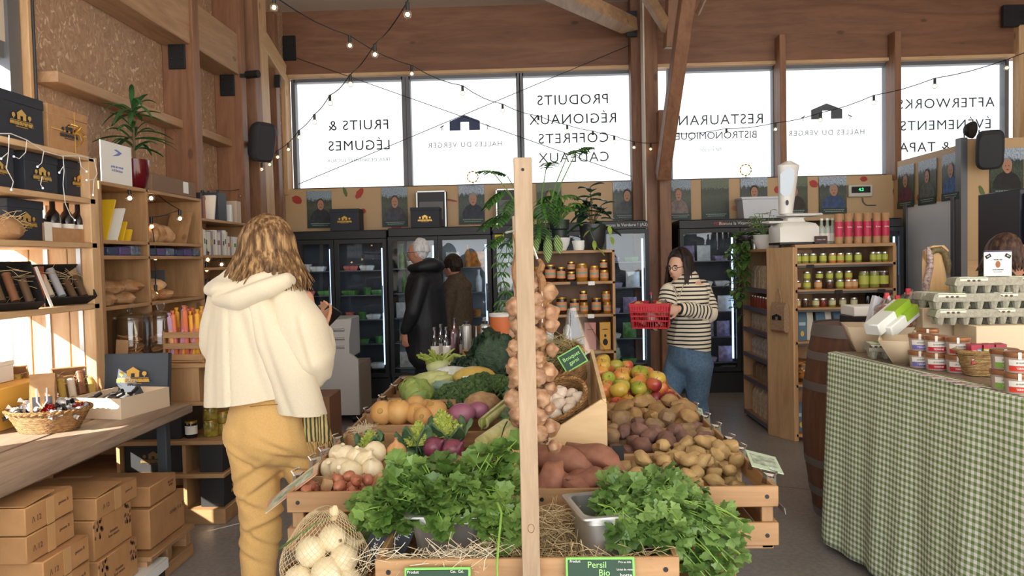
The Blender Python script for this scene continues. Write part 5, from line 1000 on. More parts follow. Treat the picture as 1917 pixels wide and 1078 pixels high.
def leek(pts, r, label, seed):
    P = [at(*p) for p in pts]; t = thing('leek', label, 'leek', P[0]); Q = [p - P[0] for p in P]; MB().tube(Q[:2], [r, r * .95], 12).build('shank', LKY, t); m = MB(); rr = random.Random(seed); d = (Q[-1] - Q[1]); s = d.cross(V((0, 0, 1))).normalized(); up = s.cross(d).normalized()
    for i in range(5):
        off = rr.uniform(-.5, .5); w = r * rr.uniform(1.6, 2.2); h = rr.uniform(0, r)
        m.grid(2, 6, lambda u, v: Q[1] + d * (v * rr_[i]) + s * ((u - .5) * w + off * r * 2 * v) + up * (h + r * .6 * abs(u - .5) * 2 - .04 * v * v * i * .3)) if (rr_ := [1, .9, 1.05, .8, .95]) else 0
    o = m.build('green_leaves', LKW, t); solid(o, .003); return t
leek([(905, 792, 3.05), (952, 752, 3.3), (985, 715, 3.7)], .024, 'long leek with pale shank slanting up to the garlic braid', 1); leek([(900, 830, 2.8), (948, 795, 3.0), (985, 760, 3.3)], .026, 'leek with striped shank below the slanting one', 2); leek([(935, 830, 2.85), (965, 800, 3.0), (990, 770, 3.2)], .024, 'dark leek close behind the front post', 3)
o = MB().grid(6, 14, lambda u, v: at(900 + 70 * v, 790 - 58 * v, 3.0 + .35 * v) + V((0, 0, .04 * (u - .5) - .05 * (u - .5) ** 2))).build('leek_leaf', leafmat('leek_yellow', (176, 176, 92), (150, 168, 92), .1)); solid(o, .002); tag(o, 'yellowing flat leek leaf lying across the turnips', 'leaf')
# --- garlic braids hung behind the front post
GAR = M('garlic_smoked', (138, 98, 70), .5, nscale=24, c2=(188, 150, 116), var=.12, bmp=.2); GARD = M('garlic_root', (96, 66, 42), .9)
def bulb(r, seed):
    def shp(p, d): a = math.atan2(d.y, d.x); k = 1 + .09 * math.cos(a * 8) * (1 - d.z * d.z); top = .5 * max(0, d.z - .8) / .2; return V((p.x * k * (1 - top * .5), p.y * k * (1 - top * .5), p.z * .8 + r * top * .6))
    return MB().ball((0, 0, 0), r, 20, 14, .06, 2, seed, None, shp)
def braid(label, x, y, z0, z1, n, r, seed, z_top):
    t = thing('garlic_braid', label, 'garlic braid', (x, y, z0)); rr = random.Random(seed)
    MB().tube([(.006 * math.sin(i * 1.3), .006 * math.cos(i * 1.7), z1 - z0 + (z_top - z1) * i / 8 if i else (z1 - z0) * .4) for i in range(9)], [.012] * 6 + [.01, .008, .005], 7).build('stalk', M('garlic_stalk', (160, 118, 76), .8, nscale=40, c2=(120, 84, 54)), t)
    for i in range(n):
        f = i / (n - 1); a = i * 2.1 + rr.uniform(-.3, .3); q = r * rr.uniform(.78, 1.3); o = bulb(q, seed + i).build('garlic_bulb', GAR, t); o.location = (.026 * math.cos(a) + rr.gauss(0, .005), .024 * math.sin(a), (z1 - z0) * f + rr.gauss(0, .008)); o.rotation_euler = (rr.uniform(1.1, 2.0), rr.uniform(-.4, .4), a - 1.57 + PI)
        m = MB()
        for k in range(14): b = rr.uniform(0, 6.3); m.tube([(.006 * math.cos(b), .006 * math.sin(b), -q * .75), (.012 * math.cos(b), .012 * math.sin(b), -q * .95)], .0012, 3)
        m.build('roots', GARD, o)
    MB().tube([(0, 0, z_top - z0 - .02), (.004, -.012, z_top - z0 - .12), (.002, -.01, z_top - z0 - .2)], .0015, 4).build('string', WHITE, t); return t
p = at(963, 700, 2.45); braid('smoked garlic braid hanging left of the front post', p.x + .014, 2.45, .97, 1.36, 22, .026, 1, 1.58)
p = at(1018, 700, 2.45); braid('smoked garlic braid hanging right of the front post', p.x - .004, 2.45, .9, 1.42, 26, .026, 30, 1.5)
tag(MB().tube([(-.087, 2.45, 1.585), (-.022, 2.45, 1.6), (.012, 2.45, 1.5)], .004, 6).tube([(-.022, 1.95, 1.6), (-.022, 2.45, 1.6)], .004).build('hanging_hook', STEEL), 'steel hook carrying the garlic braids behind the post', 'hook')
# --- wedge crate with garlic and herb baskets
t = thing('wedge_crate', 'stepped pine wedge holding two tilted wicker baskets', 'stand', (.125, 2.75, .805))
MB(Matrix.Rotation(R(90), 4, 'X')).prism([(-.135, 0), (.125, 0), (.125, .175), (.105, .19), (-.135, .04)], .016, Matrix.Translation((0, 0, -.016))).build('front_board', wood('wedge_pine', (206, 172, 124), (226, 196, 150), 'x', 4), t)
MB(Matrix.Rotation(R(90), 4, 'Y')).prism([(0, .02), (0, .6), (-.3, .6), (-.19, .02)], .014, Matrix.Translation((0, 0, .111))).build('side_board', MATS['wedge_pine'], t)
MB().box2((-.13, .02, 0), (.11, .6, .015)).box2((-.13, .58, 0), (.11, .6, .25)).build('base_boards', MATS['wedge_pine'], t)
for px, py, y, z, lab, nm in ((1062, 770, 2.95, .93, 'tilted wicker basket of white garlic on the wedge', 'g'), (1060, 705, 3.22, 1.04, 'tilted wicker basket of dried herbs behind the garlic basket', 'h')):
    p = at(px, py, y); b = basket((p.x, y, z - .05), .115, .12, .11, lab, WICK, 0, .8, (R(24), R(-24), 0), 24)
    if nm == 'g':
        G0 = fresh(bulb(.027, 77).build('white_garlic', M('garlic_white', (222, 208, 190), .5, nscale=10, c2=(206, 184, 166)))); rr = random.Random(3)
        for i in range(14):
            o = G0 if i == 0 else dup(G0); o.pop('fresh') if 'fresh' in o else 0; a, q = i * 2.4, .022 * math.sqrt(i); v = b.rotation_euler.to_matrix() @ V((q * math.cos(a), q * math.sin(a), .085 + .02 * (i < 5))); o.location = b.location + v; o.rotation_euler = (rr.uniform(-.8, .8), rr.uniform(-.8, .8), rr.uniform(0, 6)); tag(o, 'white garlic head in the front wedge basket', 'garlic', 'garlic heads in the wedge basket')
    else:
        hb = thing('dried_herbs', 'bundle of dried thyme in the back wedge basket', 'herbs', b.location + V((-.03, 0, .08))); straw(hb, (0, 0, .04), (.07, .08, .05), 320, .13, .0011, 4, 'sprigs', M('thyme', (136, 124, 88), .8, nscale=30, c2=(176, 160, 110)))
sb = thing('chalk_sign', 'green bordered chalk sign clipped to the herb basket', 'sign', at(1072, 672, 3.08), 0, None, (R(-22), R(-28), R(8))); CHG = M('chalk_green', (34, 66, 48), .6); GRB = M('green_border', (124, 190, 92), .5)
MB().box((0, 0, 0), (.1, .004, .075)).build('border', GRB, sb); MB().box((0, -.0025, 0), (.09, .002, .065)).build('board', CHG, sb); text('Bouquet\ngarni', .022, M('chalk_lime', (170, 230, 140), .8), sb, face((0, -.004, 0)))
# clear cello bag
def cel(u, v): a = u * 2 * PI; k = 1 - .75 * v; return (.11 * k * math.cos(a) * (1 + .1 * noise.noise(V((u * 9, v * 6, 1)))), .05 * k * math.sin(a), .22 * v)
o = MB().grid(26, 12, cel).build('cellophane_bag', glassy('cello_shine', (.95, .96, .95), .10, .12), None, 20); o.location = at(1090, 668, 3.35); o.rotation_euler = (0, R(-10), R(20)); tag(o, 'open clear cellophane bag standing in the herb basket', 'bag')
# --- stainless herb tins, straw, herb bunches
def tin(loc, w, d, h, rz, label, tilt=(0, 0)):
    t = thing('herb_tin', label, 'tin', loc, 0, None, (tilt[0], tilt[1], rz))
    def rr_(k, z, rad, ex=0): return [(sx * (w * k / 2 - rad + ex) + rad * math.cos(a), sy * (d * k / 2 - rad + ex) + rad * math.sin(a), z) for sx, sy, a0 in ((1, 1, 0), (-1, 1, PI / 2), (-1, -1, PI), (1, -1, 3 * PI / 2)) for a in [a0 + PI / 2 * i / 5 for i in range(6)]]
    MB().rings([rr_(.8, 0, .03), rr_(.95, h * .8, .03), rr_(.98, h * .82, .03), rr_(.98, h, .03), rr_(.96, h - .002, .03), rr_(.93, h * .8, .03), rr_(.78, .004, .03)]).build('pan', STEEL, t)
    MB().rings([rr_(.96, h, .03), rr_(1.0, h + .003, .018, .008), rr_(1.0, h, .016, .014), rr_(1.0, h - .005, .016, .014)], False).build('rim', STEEL, t); return t
tin((-.255, 2.16, .668), .2, .16, .14, 0, 'stainless tin of parsley on straw, left of the post'); tin((.2, 2.14, .672), .2, .2, .145, R(12), 'stainless tin of parsley tilted on straw, right of the post', (0, 0))
sw = thing('straw_bed', 'dried straw filling the low front crate', 'straw', (-.03, 2.14, .65)); sw['kind'] = 'stuff'
for i, (c, e, n) in enumerate((((-.25, -.15, .08), (.17, .02, .02), 120), ((.1, -.02, .03), (.1, .13, .03), 260), ((.05, .06, .09), (.06, .05, .05), 170), ((-.08, -.1, .07), (.05, .04, .04), 90), ((.22, -.14, .06), (.12, .02, .02), 60))): straw(sw, c, e, n, .13, .0009, i, 'straw_layer', STRAW if i else M('straw_pale', (222, 208, 178), .8))
tag(MB().box2((-.41, 1.97, .62), (.34, 2.31, .655)).build('straw_block', M('straw_mat', (170, 142, 98), .9, nscale=90, c2=(130, 104, 68), bmp=.5)), 'matted straw at the bottom of the low front crate', 'straw'); bpy.data.objects['straw_block']['kind'] = 'stuff'
def leaflet(m, base, d, nrm, L, w, rr):
    d = d.normalized(); s = nrm.cross(d).normalized(); n = d.cross(s); ou = [(0, .04), (.18, .2), (.2, .36), (.42, .42), (.5, .66), (.78, .62), (.8, .3), (1, .0)]
    pts = [(a, b) for a, b in ou] + [(a, -b) for a, b in ou[::-1][1:]]; cv = rr.uniform(-.35, .5)
    def pos(a, b): return base + d * (L * a) + s * (w * b) + n * (L * (cv * a * a * -.5 + .25 * abs(b)))
    m.add([pos(.02, 0), pos(.35, 0), pos(.7, 0)] + [pos(a, b) for a, b in pts], [(0, 3, 4), (0, 4, 5), (0, 5, 1), (1, 5, 6), (1, 6, 7), (1, 7, 2), (2, 7, 8), (2, 8, 9), (2, 9, 10), (2, 10, 11), (2, 11, 12), (2, 12, 13), (1, 2, 13), (1, 13, 14), (1, 14, 15), (0, 1, 15), (0, 15, 16), (0, 16, 17)])
def herb(label, base, mats, stems, seed, leaf=.042):
    """stems: list of (tip offset, lift) ; each stem arcs from the tin to its tip and carries leaf sprays"""
    t = thing('herb_bunch', label, 'herbs', base); rr = random.Random(seed); ms, ml = MB(), MB()
    for tip, lift, start in stems:
        a = V(start); c = V(tip); b = (a + c) / 2 + V((0, 0, lift)); N = 9; P = [a * (1 - k) ** 2 + b * (2 * k * (1 - k)) + c * (k * k) for k in [i / N for i in range(N + 1)]]
        ms.tube(P, [.0026 - .0012 * i / N for i in range(N + 1)], 5)
        for i in range(N - 5, N + 1):
            if rr.random() < .15 and i < N: continue
            d0 = (P[i] - P[i - 1]).normalized(); side = V((rr.gauss(0, 1), rr.gauss(0, 1), rr.gauss(0, .5))).normalized(); dd = (d0 * (.9 if i == N else .35) + side * .7 + V((0, 0, -.1))).normalized(); e = P[i] + dd * rr.uniform(.012, .035)
            if i < N: ms.tube([P[i], e], .0012, 4)
            else: e = P[i]
            nr = (V((rr.gauss(0, .45), rr.gauss(-.35, .45), 1))).normalized(); s = nr.cross(dd).normalized(); L = leaf * rr.uniform(.75, 1.25)
            for sd in (-1, 0, 1): leaflet(ml, e, dd * (1 if sd == 0 else .45) + s * sd * .9, nr, L * (1.1 if sd == 0 else .9), L * .95, rr)
    ms.build('stems', PSTEM, t); ml.build('leaves', mats, t, 25); return t
def stemset(n, seed, fn): rr = random.Random(seed); return [fn(rr) for i in range(n)]
B1 = V((-.255, 2.16, .79))
def pt(px, py, y): return at(px, py, y) - B1
def s1(rr):
    k = rr.random()
    if k < .32: q = rr.random(); tip = pt(665 + 95 * q, rr.uniform(930 - 60 * q, 995), rr.uniform(2.08, 2.25)); lift = .09
    elif k < .66: tip = pt(rr.uniform(740, 900), rr.uniform(860, 920), rr.uniform(2.1, 2.3)); lift = .02
    elif k < .82: q = rr.random(); tip = pt(880 + 90 * q, rr.uniform(820, 920), rr.uniform(2.1, 2.3)); lift = .02
    elif k < .96: tip = pt(rr.uniform(720, 890), rr.uniform(895, 935), rr.uniform(2.07, 2.1)); lift = .05
    else: tip = pt(rr.uniform(810, 850), rr.uniform(960, 1010), 2.05); lift = .1
    return tip, lift, (rr.uniform(-.06, .06), rr.uniform(-.05, .05), -.08)
herb('big bunch of flat parsley in the tin left of the front post', B1, PARS, stemset(150, 3, s1), 1, .03)
def s1b(rr): tip = pt(rr.uniform(925, 978), rr.uniform(930, 1050), rr.uniform(2.0, 2.12)); return tip, .13, (.06, rr.uniform(-.05, .05), -.02)
herb('parsley sprigs trailing down beside the front post', B1, PARS, stemset(30, 8, s1b), 2, .028)
tag(MB().tube([at(905, 930, 2.1), at(928, 932, 2.02), at(939, 960, 2.0), at(934, 1010, 1.97), at(930, 1060, 1.93), at(931, 1085, 1.92)], .0032, 6).build('parsley_sprig', PSTEM), 'long bare parsley stem hanging over the low crate', 'stem')
B2 = V((.2, 2.14, .8))
def s2(rr):
    q = lambda a, b, c, d, y0, y1: at(rr.uniform(a, b), rr.uniform(c, d), rr.uniform(y0, y1)) - B2
    k = rr.random()
    if k < .34: tip = q(1140, 1260, 880, 950, 2.08, 2.28); lift = .02
    elif k < .56: tip = q(1240, 1320, 905, 985, 2.08, 2.3); lift = .08
    elif k < .86: tip = q(1270, 1392, 960, 1085, 2.05, 2.25); lift = .15
    else: tip = q(1140, 1290, 960, 1040, 2.0, 2.06); lift = .11
    return tip, lift, (rr.uniform(-.07, .07), rr.uniform(-.06, .06), -.07)
herb('big bunch of flat parsley spilling over the right tin', B2, PARS2, stemset(190, 5, s2), 3, .028)
# --- signs
def chalk(label, c, w, h, rot, lines, border=True, size=.03, head=None):
    t = thing('chalk_sign', label, 'sign', c, 0, None, rot)
    if border: MB().box((0, 0, 0), (w, .004, h), None, .003).build('border', GRB, t)
    MB().box((0, -.0015 if border else 0, 0), (w - .012 if border else w, .004, h - .012 if border else h), None, .002).build('board', CHG if border else M('slate_board', (42, 46, 52), .6), t)
    for s, x, z, sz, col in lines: text(s, sz, MATS[col] if col in MATS else WHITE, t, face((x, -.0042, z)), align='CENTER')
    return t
p = at(1124, 1081, 1.93); chalk('green chalk sign for parsley on the low crate right of the post', p, .175, .1, (R(-12), 0, R(-1)), [('Persil', -.008, .031, .022, 'chalk_lime'), ('Bio', .01, .012, .022, 'chalk_lime'), ('Produit', -.063, .04, .009, 'white_paint'), ('Prix au kilo', .062, .038, .007, 'white_paint'), ('Unité de vente', .062, .02, .007, 'white_paint'), ('botte', .064, .006, .014, 'white_paint')])
p = at(819, 1096, 1.93); chalk('green chalk sign on the low crate left of the post', p, .17, .09, (R(-10), 0, 0), [('Produit', -.062, .034, .01, 'white_paint'), ('Cat.  Cal.', .05, .035, .009, 'white_paint'), ('Persil', 0, .01, .028, 'chalk_lime')])
YCH = M('chalk_yellow', (226, 200, 70), .8)
p = at(728, 1012, 2.15); chalk('dark slate chalk sign tilted beside the netted onions', p, .15, .115, (R(-25), R(-62), R(20)), [('Filet Oignons', 0, .03, .02, 'white_paint'), ('Doux', -.03, .006, .02, 'white_paint'), ('Cat. 1  France', .01, -.02, .016, 'white_paint'), ('1kg', .045, -.042, .026, 'white_paint')], False); MB().box((0, -.0025, -.008), (.13, .001, .002)).build('chalk_line', YCH, [o for o in sc.objects if o.get('label', '').startswith('dark slate chalk sign tilted')][0])
def card(px, py, y, w, h, rot, label, mat): t = thing('price_card', label, 'card', at(px, py, y), 0, None, rot); MB().box((0, 0, 0), (w, h, .003)).build('card_sheet', mat, t); MB().box((0, 0, .002), (w * .8, h * .6, .001)).build('print', M('card_print', (110, 130, 108), .5, nscale=30, c2=(190, 200, 180)), t); return t
CGR = M('card_green', (186, 206, 176), .4)
card(548, 912, 2.42, .2, .1, (R(8), R(-36), R(8)), 'price card sticking out from the left front crate corner', M('card_pink', (206, 206, 170), .4, nscale=12, c2=(190, 120, 100))); card(1430, 864, 2.52, .1, .15, (R(6), R(14), R(-6)), 'price card sticking out from the right front crate corner', CGR); card(1302, 768, 3.55, .07, .12, (R(6), R(20), R(-6)), 'price card beside the apples at the right edge', CGR)
card(1458, 945, 2.36, .02, .12, (0, R(80), 0), 'grey card hanging down at the right front corner', ALU)
CHR = M('chrome', (210, 210, 214), .12, 1)
def clip(loc, s, label):
    t = thing('tag_clip', label, 'clip', loc); MB().tube([(s * .005, 0, -.035), (s * .004, 0, .008), (s * -.012, 0, .012), (s * -.016, 0, -.015)], .006, 4, 2.2).build('clamp', CHR, t); MB().tube([(s * -.0, -.03, .012), (s * .02, .0, .02), (s * .01, .05, .018)], .003, 6).build('arm', CHR, t)
for i, (px, py) in enumerate(((600, 890), (613, 862), (640, 845), (665, 822), (715, 770), (738, 745), (745, 724), (754, 710))): p = atz(px, py, .805); clip((-.79, p.y, .8), -1, 'chrome price clip on the left edge, %s from the front' % ORD[i])
for i, (px, py) in enumerate(((1440, 893), (1412, 868), (1385, 842), (1362, 823), (1340, 800), (1305, 782), (1282, 762))): p = atz(px, py, .805); clip((.725, p.y, .8), 1, 'chrome price clip on the right edge, %s from the front' % ORD[i])
o = MB().tube([at(928, 865, 2.7), at(935, 830, 2.7), at(944, 800, 2.7), at(950, 788, 2.7)], .007, 5, .4).build('metal_bracket', CHR); tag(o, 'bent steel strip standing among the leeks', 'bracket')
tg = thing('black_tag', 'small black paddle tag among the new potatoes', 'tag', at(1157, 848, 2.6)); MB().box((0, 0, 0), (.04, .004, .05), None, .012).build('paddle', INK, tg)
sr = thing('straw_tuft', 'pale straw tuft at the left edge beside the turnip tray', 'straw', atz(682, 808, .8)); sr['kind'] = 'stuff'; straw(sr, (0, 0, .0), (.035, .06, .02), 160, .09, .0009, 9, 'straw_layer', MATS['straw_pale'])
# netted onions on a round basket
bc = at(612, 1072, 2.1); basket((bc.x + .01, 2.12, bc.z - .16), .13, .12, .16, 'round wicker basket under the netted onions', WICKD, 0, .8)
nt_ = thing('onion_net', 'pale netting bag around white onions with a green strip', 'net bag', (bc.x, 2.1, bc.z)); c0 = V((bc.x, 2.1, bc.z))
for i, (dx, dy, dz, r) in enumerate(((-.062, -.05, .0, .042), (.015, -.06, .025, .043), (-.035, -.03, .07, .043), (.055, -.03, .05, .04), (.02, .0, .095, .04), (-.02, -.07, -.03, .043), (.07, -.05, -.01, .044), (-.05, .03, .04, .042), (.04, .04, .05, .042))):
    o = dup(WO); o.location = c0 + V((dx, dy, dz)); k = r / .041; o.scale = (k,) * 3; o.rotation_euler = (1.3 + .4 * math.sin(i * 2), .6 * math.cos(i * 3), i); tag(o, 'white onion inside the pale netting bag', 'onion', 'netted white onions')
def nshape(p, d): return p + V((0, 0, .035 * max(0, d.z - .6) * 2))
o = MB().ball((0, -.01, .035), (.122, .115, .118), 40, 24, .08, 3, 2, None, nshape).build('netting', M('net_thread', (214, 192, 152), .7), nt_, 0)
bmx = bmesh.new(); bmx.from_mesh(o.data); bmesh.ops.poke(bmx, faces=bmx.faces[:]); ed = [e for e in bmx.edges if len(e.link_faces) == 2 and not any(len(v.link_edges) == 4 for v in e.verts)]; bmesh.ops.dissolve_edges(bmx, edges=ed, use_verts=False); bmx.to_mesh(o.data); bmx.free()
w = o.modifiers.new('w', 'WIREFRAME'); w.thickness = .0016; w.use_even_offset = False; bake(o)
MB().tube([(-.115, -.045, .085), (-.07, -.075, .12), (-.015, -.065, .155), (.03, -.03, .168)], [.011, .014, .013, .004], 6, .15).build('green_strip', GRB if 0 else M('strip_green', (92, 128, 58), .4), nt_); MB().ball((.03, -.02, .175), (.014, .014, .02), 8, 6, .4, 4).build('knot', MATS['net_thread'], nt_)
# ---------------- honey shelf with plants in the middle of the hall
HY = 6.0
t = thing('honey_shelf', 'pine shelf of honey jars with houseplants on top', 'shelf', (.29, HY, 0)); H = lambda x, y, z: (x - .29, y - HY, z)
for x in (-.06, .605): MB().box2(H(x, HY, 0), H(x + .022, HY + .32, 1.56), .003).build('side_panel', CRATEZ, t)
for z in (1.562, 1.32, 1.065, .78, .42, .1): MB().box2(H(-.06, HY, z - .022), H(.627, HY + .32, z), .003).build('shelf_board', CRATEX, t)
MB().box2(H(-.04, HY + .3, .1), H(.61, HY + .315, 1.54)).build('back_panel', wood('back_brown', (104, 74, 50), (126, 92, 64), 'z', 4), t)
HON = M('honey_amber', (156, 104, 34), .12, nscale=0); HOND = M('honey_dark', (52, 28, 18), .12); HLAB = M('honey_label', (206, 140, 96), .6); HTEA = M('teal_band', (110, 160, 148), .6)
JZ = {1: 1.3205, 2: 1.0655}
def hjar(px, row, r, h, dark, lab, up=0):
    x = at(px, 500, HY + .08).x; jar((x, HY + .08, JZ[row] + up), r, h, lab, HOND if dark else HON, GLID, HLAB, None, rnd(-.3, .3), 'honey_jar', lab2=HTEA)
for a in ((1006, 1, .032, .12, 0, 'honey jar half behind the post on the upper honey row'), (1030, 1, .042, .135, 1, 'wide dark honey jar, first right of the post on the upper row'), (1050, 1, .034, .115, 1, 'small dark honey jar, second right of the post on the upper row'), (1069, 1, .03, .078, 1, 'dark jar at the bottom of the stacked pair on the upper row'), (1069, 1, .03, .078, 1, 'dark jar on top of the stacked pair on the upper row', .0785), (1089, 1, .045, .14, 0, 'large golden honey jar in the middle of the upper row'), (1112, 1, .036, .12, 0, 'medium golden honey jar right of the large one'), (1131, 1, .034, .085, 0, 'golden jar at the bottom of the right stacked pair'), (1130, 1, .03, .08, 1, 'dark jar on top of the right stacked pair on the upper row', .0855),
          (1024, 2, .034, .1, 0, 'amber honey jar beside the post on the lower honey row'), (1050, 2, .042, .135, 1, 'tall dark honey jar on the lower honey row'), (1074, 2, .036, .12, 1, 'medium dark honey jar, right of the tall dark one'), (1092, 2, .032, .09, 0, 'amber jar at the bottom of the middle stacked pair, lower row'), (1091, 2, .03, .09, 1, 'jar on top of the middle stacked pair, lower row', .0905), (1115, 2, .036, .125, 1, 'dark honey jar right of the middle stacked pair, lower row'), (1136, 2, .032, .09, 0, 'amber jar at the bottom of the last pair, lower row'), (1134, 2, .032, .085, 0, 'amber jar on top of the last pair, lower row', .0905)): hjar(*a)
for px, lab in ((1029, 'white bottle with black cap, left on the lowest honey shelf'), (1062, 'white bottle with black cap, second on the lowest honey shelf')): bottle((at(px, 620, HY + .1).x, HY + .1, .781), .034, .235, lab, body=WHITE, lab=None, neck=.2, capf=.14)
for px, c, lab, w in ((1105, (206, 140, 132), 'pink book-like tea box on the lowest honey shelf', .09), (1133, (222, 166, 60), 'yellow tea box with black figure on the lowest honey shelf', .085)):
    t = thing('tea_box', lab, 'box', (at(px, 620, HY + .06).x, HY + .06, .781)); MB().box2((-w / 2, 0, 0), (w / 2, .06, .215), .002).build('carton', M('tea_%d' % c[2], c, .5), t)
    if c[2] == 60: MB(face((0, -.001, .06))).prism(ell(0, 0, .02, .026), .001).prism(ell(0, .05, .009, .012), .001).build('dark_print', INK, t, 0)
    MB(face((0, -.001, .16))).prism(ell(0, 0, w * .3, .004), .001).build('title_print', M('title_brown', (120, 70, 50)), t, 0)
for px, z, lab in ((1074, 1.3, 'black price tag on the upper honey shelf edge'), (1107, 1.3, 'white price tag on the upper honey shelf edge'), (1068, 1.045, 'black price tag on the lower honey shelf edge'), (1105, 1.045, 'white price tag on the lower honey shelf edge')): x = at(px, 520, HY).x; tag(MB().box((x, HY - .004, z + .005), (.05, .004, .03)).build('price_tag', INK if 'black' in lab else WHITE), lab, 'tag')
# plants
def potted(name, label, loc, prof, mat, soil=None):
    t = thing(name, label, 'plant', loc); MB().lathe(prof, 26).build('pot', mat, t)
    if soil: MB().lathe([(0, soil[1]), (soil[0], soil[1])], 16, cap=False).build('soil', MATS['soil'], t)
    return t
def broad(m, base, d, L, w, droop=.3, fold=.25, n=7, lobes=0, seed=0, tw=None):
    d = V(d).normalized(); s = d.cross(V((0, 0, 1))) if tw is None else V(tw); s.normalize(); up = s.cross(d)
    def f(u, v):
        k = w * math.sin(PI * min(1, v * .92 + .05)) ** .75
        if lobes: k *= .55 + .45 * abs(math.sin(v * PI * lobes))
        return V(base) + d * (L * v) - V((0, 0, droop * L * v * v)) + s * (k * (u - .5)) + up * (abs(u - .5) * k * fold)
    m.grid(4, n * (2 if lobes else 1), f)
LEAFG = leafmat('leaf_fresh', (70, 126, 48), (112, 164, 72), .2); LEAFDK = leafmat('leaf_rubber', (34, 62, 40), (58, 92, 58), .05, .25, 5); LEAFPH = leafmat('leaf_philodendron', (58, 108, 44), (92, 146, 64), .2)
zt = 1.563
def cut_leaf(m, base, d, L, seed, n=6):     # deeply cut leaf: midrib with pairs of pointed lobes
    d = V(d).normalized(); s = d.cross(V((0, 0, 1))).normalized(); rr = random.Random(seed); w = L * .14
    broad(m, base, d, L, w, .35, .1)
    for i in range(n):
        v = .12 + .8 * i / n; p = V(base) + d * (L * v) - V((0, 0, .35 * L * v * v)); l = L * (.5 - .32 * abs(v - .35)) * rr.uniform(.85, 1.1)
        for sg in (-1, 1): broad(m, p, s * sg + d * .55 + V((0, 0, .1)), l, l * .42, .45, .1, 5)
p = at(1005, 462, 6.12); ph = potted('philodendron', 'big philodendron with deeply cut leaves behind the front post', (p.x, 6.14, zt), [(.07, 0), (.1, .16), (.1, .18), (.09, .18), (.0, .15)], M('dark_green_pot', (40, 52, 46), .5)); ms, ml = MB(), MB(); rr = random.Random(2)
for tx, ty, yy, L in ((925, 325, 6.0, .2), (960, 372, 5.9, .24), (945, 355, 6.1, .26), (1062, 292, 6.0, .26), (1080, 282, 6.2, .2), (1022, 318, 6.0, .24), (950, 395, 5.95, .26), (930, 405, 6.0, .22), (985, 400, 5.85, .28), (1015, 380, 5.9, .26), (970, 430, 5.85, .24), (1008, 420, 5.85, .26), (950, 330, 6.3, .24), (1030, 352, 6.2, .24), (940, 440, 5.9, .22), (1035, 400, 5.9, .2)):
    q = at(tx, ty, yy) - ph.location; b = V((q.x * .25, q.y * .3, .18)); ms.tube([b, b.lerp(q, .5) + V((0, 0, .06)), q], [.006, .005, .0035], 6); d = V((q.x, q.y - .1, .15 if ty < 340 else -.15)); cut_leaf(ml, q, d, L * .8, tx)
ms.build('stems', STEMG, ph); o = ml.build('leaves', LEAFPH, ph); solid(o, .0012)
vp = ph; ms, ml = MB(), MB()
for k in range(3):
    P = [at(948 - k * 5 + 7 * math.sin(j * 1.3 + k), 455 + j * 18, 5.93) - vp.location for j in range(8)]; ms.tube(P, .003, 5)
    for j, q in enumerate(P):
        for s_ in (-1, 1): broad(ml, q, (s_ * .8, -.4, -.5), .06, .045, .3)
ms.build('vine_stems', STEMG, vp); ml.build('vine_leaves', LEAFG, vp)
p = at(1048, 465, 6.1); fe = potted('palm_leaf_plant', 'bushy fresh green plant in a dark green pot stacked in a white bowl', (p.x, 6.1, zt), [(.05, 0), (.075, .05), (.085, .1), (.08, .1), (.07, .06), (0, .05)], M('white_glaze', (226, 226, 222), .3)); MB().lathe([(.055, .06), (.06, .16), (.075, .17), (.08, .24), (.075, .24), (0, .22)], 24).build('inner_pot', M('dark_green_pot'), fe); ml = MB(); ms = MB(); rr = random.Random(6)
for i in range(20):
    a = rr.uniform(0, 6.3); el = rr.uniform(.1, 1.2); q = V((.17 * math.cos(a) * math.cos(el), .14 * math.sin(a) * math.cos(el), .25 + .2 * math.sin(el))); ms.tube([(0, 0, .22), q * .6 + V((0, 0, .12)), q], .003, 5)
    for k in range(7): b = -1.3 + 2.6 * k / 6; dd = V((math.cos(a + b), math.sin(a + b), .15)); broad(ml, q, dd, rr.uniform(.09, .13), .03, .5)
ms.build('stems', STEMG, fe); ml.build('leaves', LEAFG, fe)
p = at(1110, 466, 6.1); ru = potted('rubber_plant', 'dark leaved rubber plant in a black pot on the honey shelf', (p.x, 6.1, zt), [(.07, 0), (.095, .06), (.105, .2), (.098, .2), (.09, .07), (0, .06)], M('pot_black', (38, 38, 42), .35), (.095, .19)); ms, ml = MB(), MB(); rr = random.Random(9)
for px, py in ((1105, 350), (1098, 372), (1125, 385)): q = at(px, py, 6.1) - ru.location; ms.tube([(rr.uniform(-.02, .02), 0, .19), q * .5 + V((0, 0, .1)), q], [.007, .006, .005], 7); [broad(ml, q - V((0, 0, .02 * k)), (math.cos(k * 2.4), math.sin(k * 2.4), .5 - .09 * k), .125 + .006 * k, .085, .25) for k in range(10)]
for k in range(8): ms.tube([(0, 0, .19), (.05 * math.cos(k), .05 * math.sin(k), .27), (.09 * math.cos(k), .09 * math.sin(k), .33)], .003, 5)
ms.build('stems', STEMB, ru); o = ml.build('leaves', LEAFDK, ru); solid(o, .0015)
sd = thing('creeper', 'little yellow green creeper hanging over the black pot rim', 'plant', ru.location + V((0, -.1, .2))); ms, ml = MB(), MB()
for pts in (((-.05, .03, 0), (-.03, -.02, -.05), (0, -.03, -.13), (.03, -.03, -.19)), ((.08, .05, 0), (.12, .02, -.02), (.13, 0, -.1))): ms.tube(pts, .002, 4); [broad(ml, p_, (rr.uniform(-1, 1), -.5, -.8), .07, .035, .2) for p_ in pts]
for k in range(9): broad(ml, (rr.uniform(-.09, .09), .05, -.02), (rr.uniform(-1, 1), -.4, .5), .06, .03, .4)
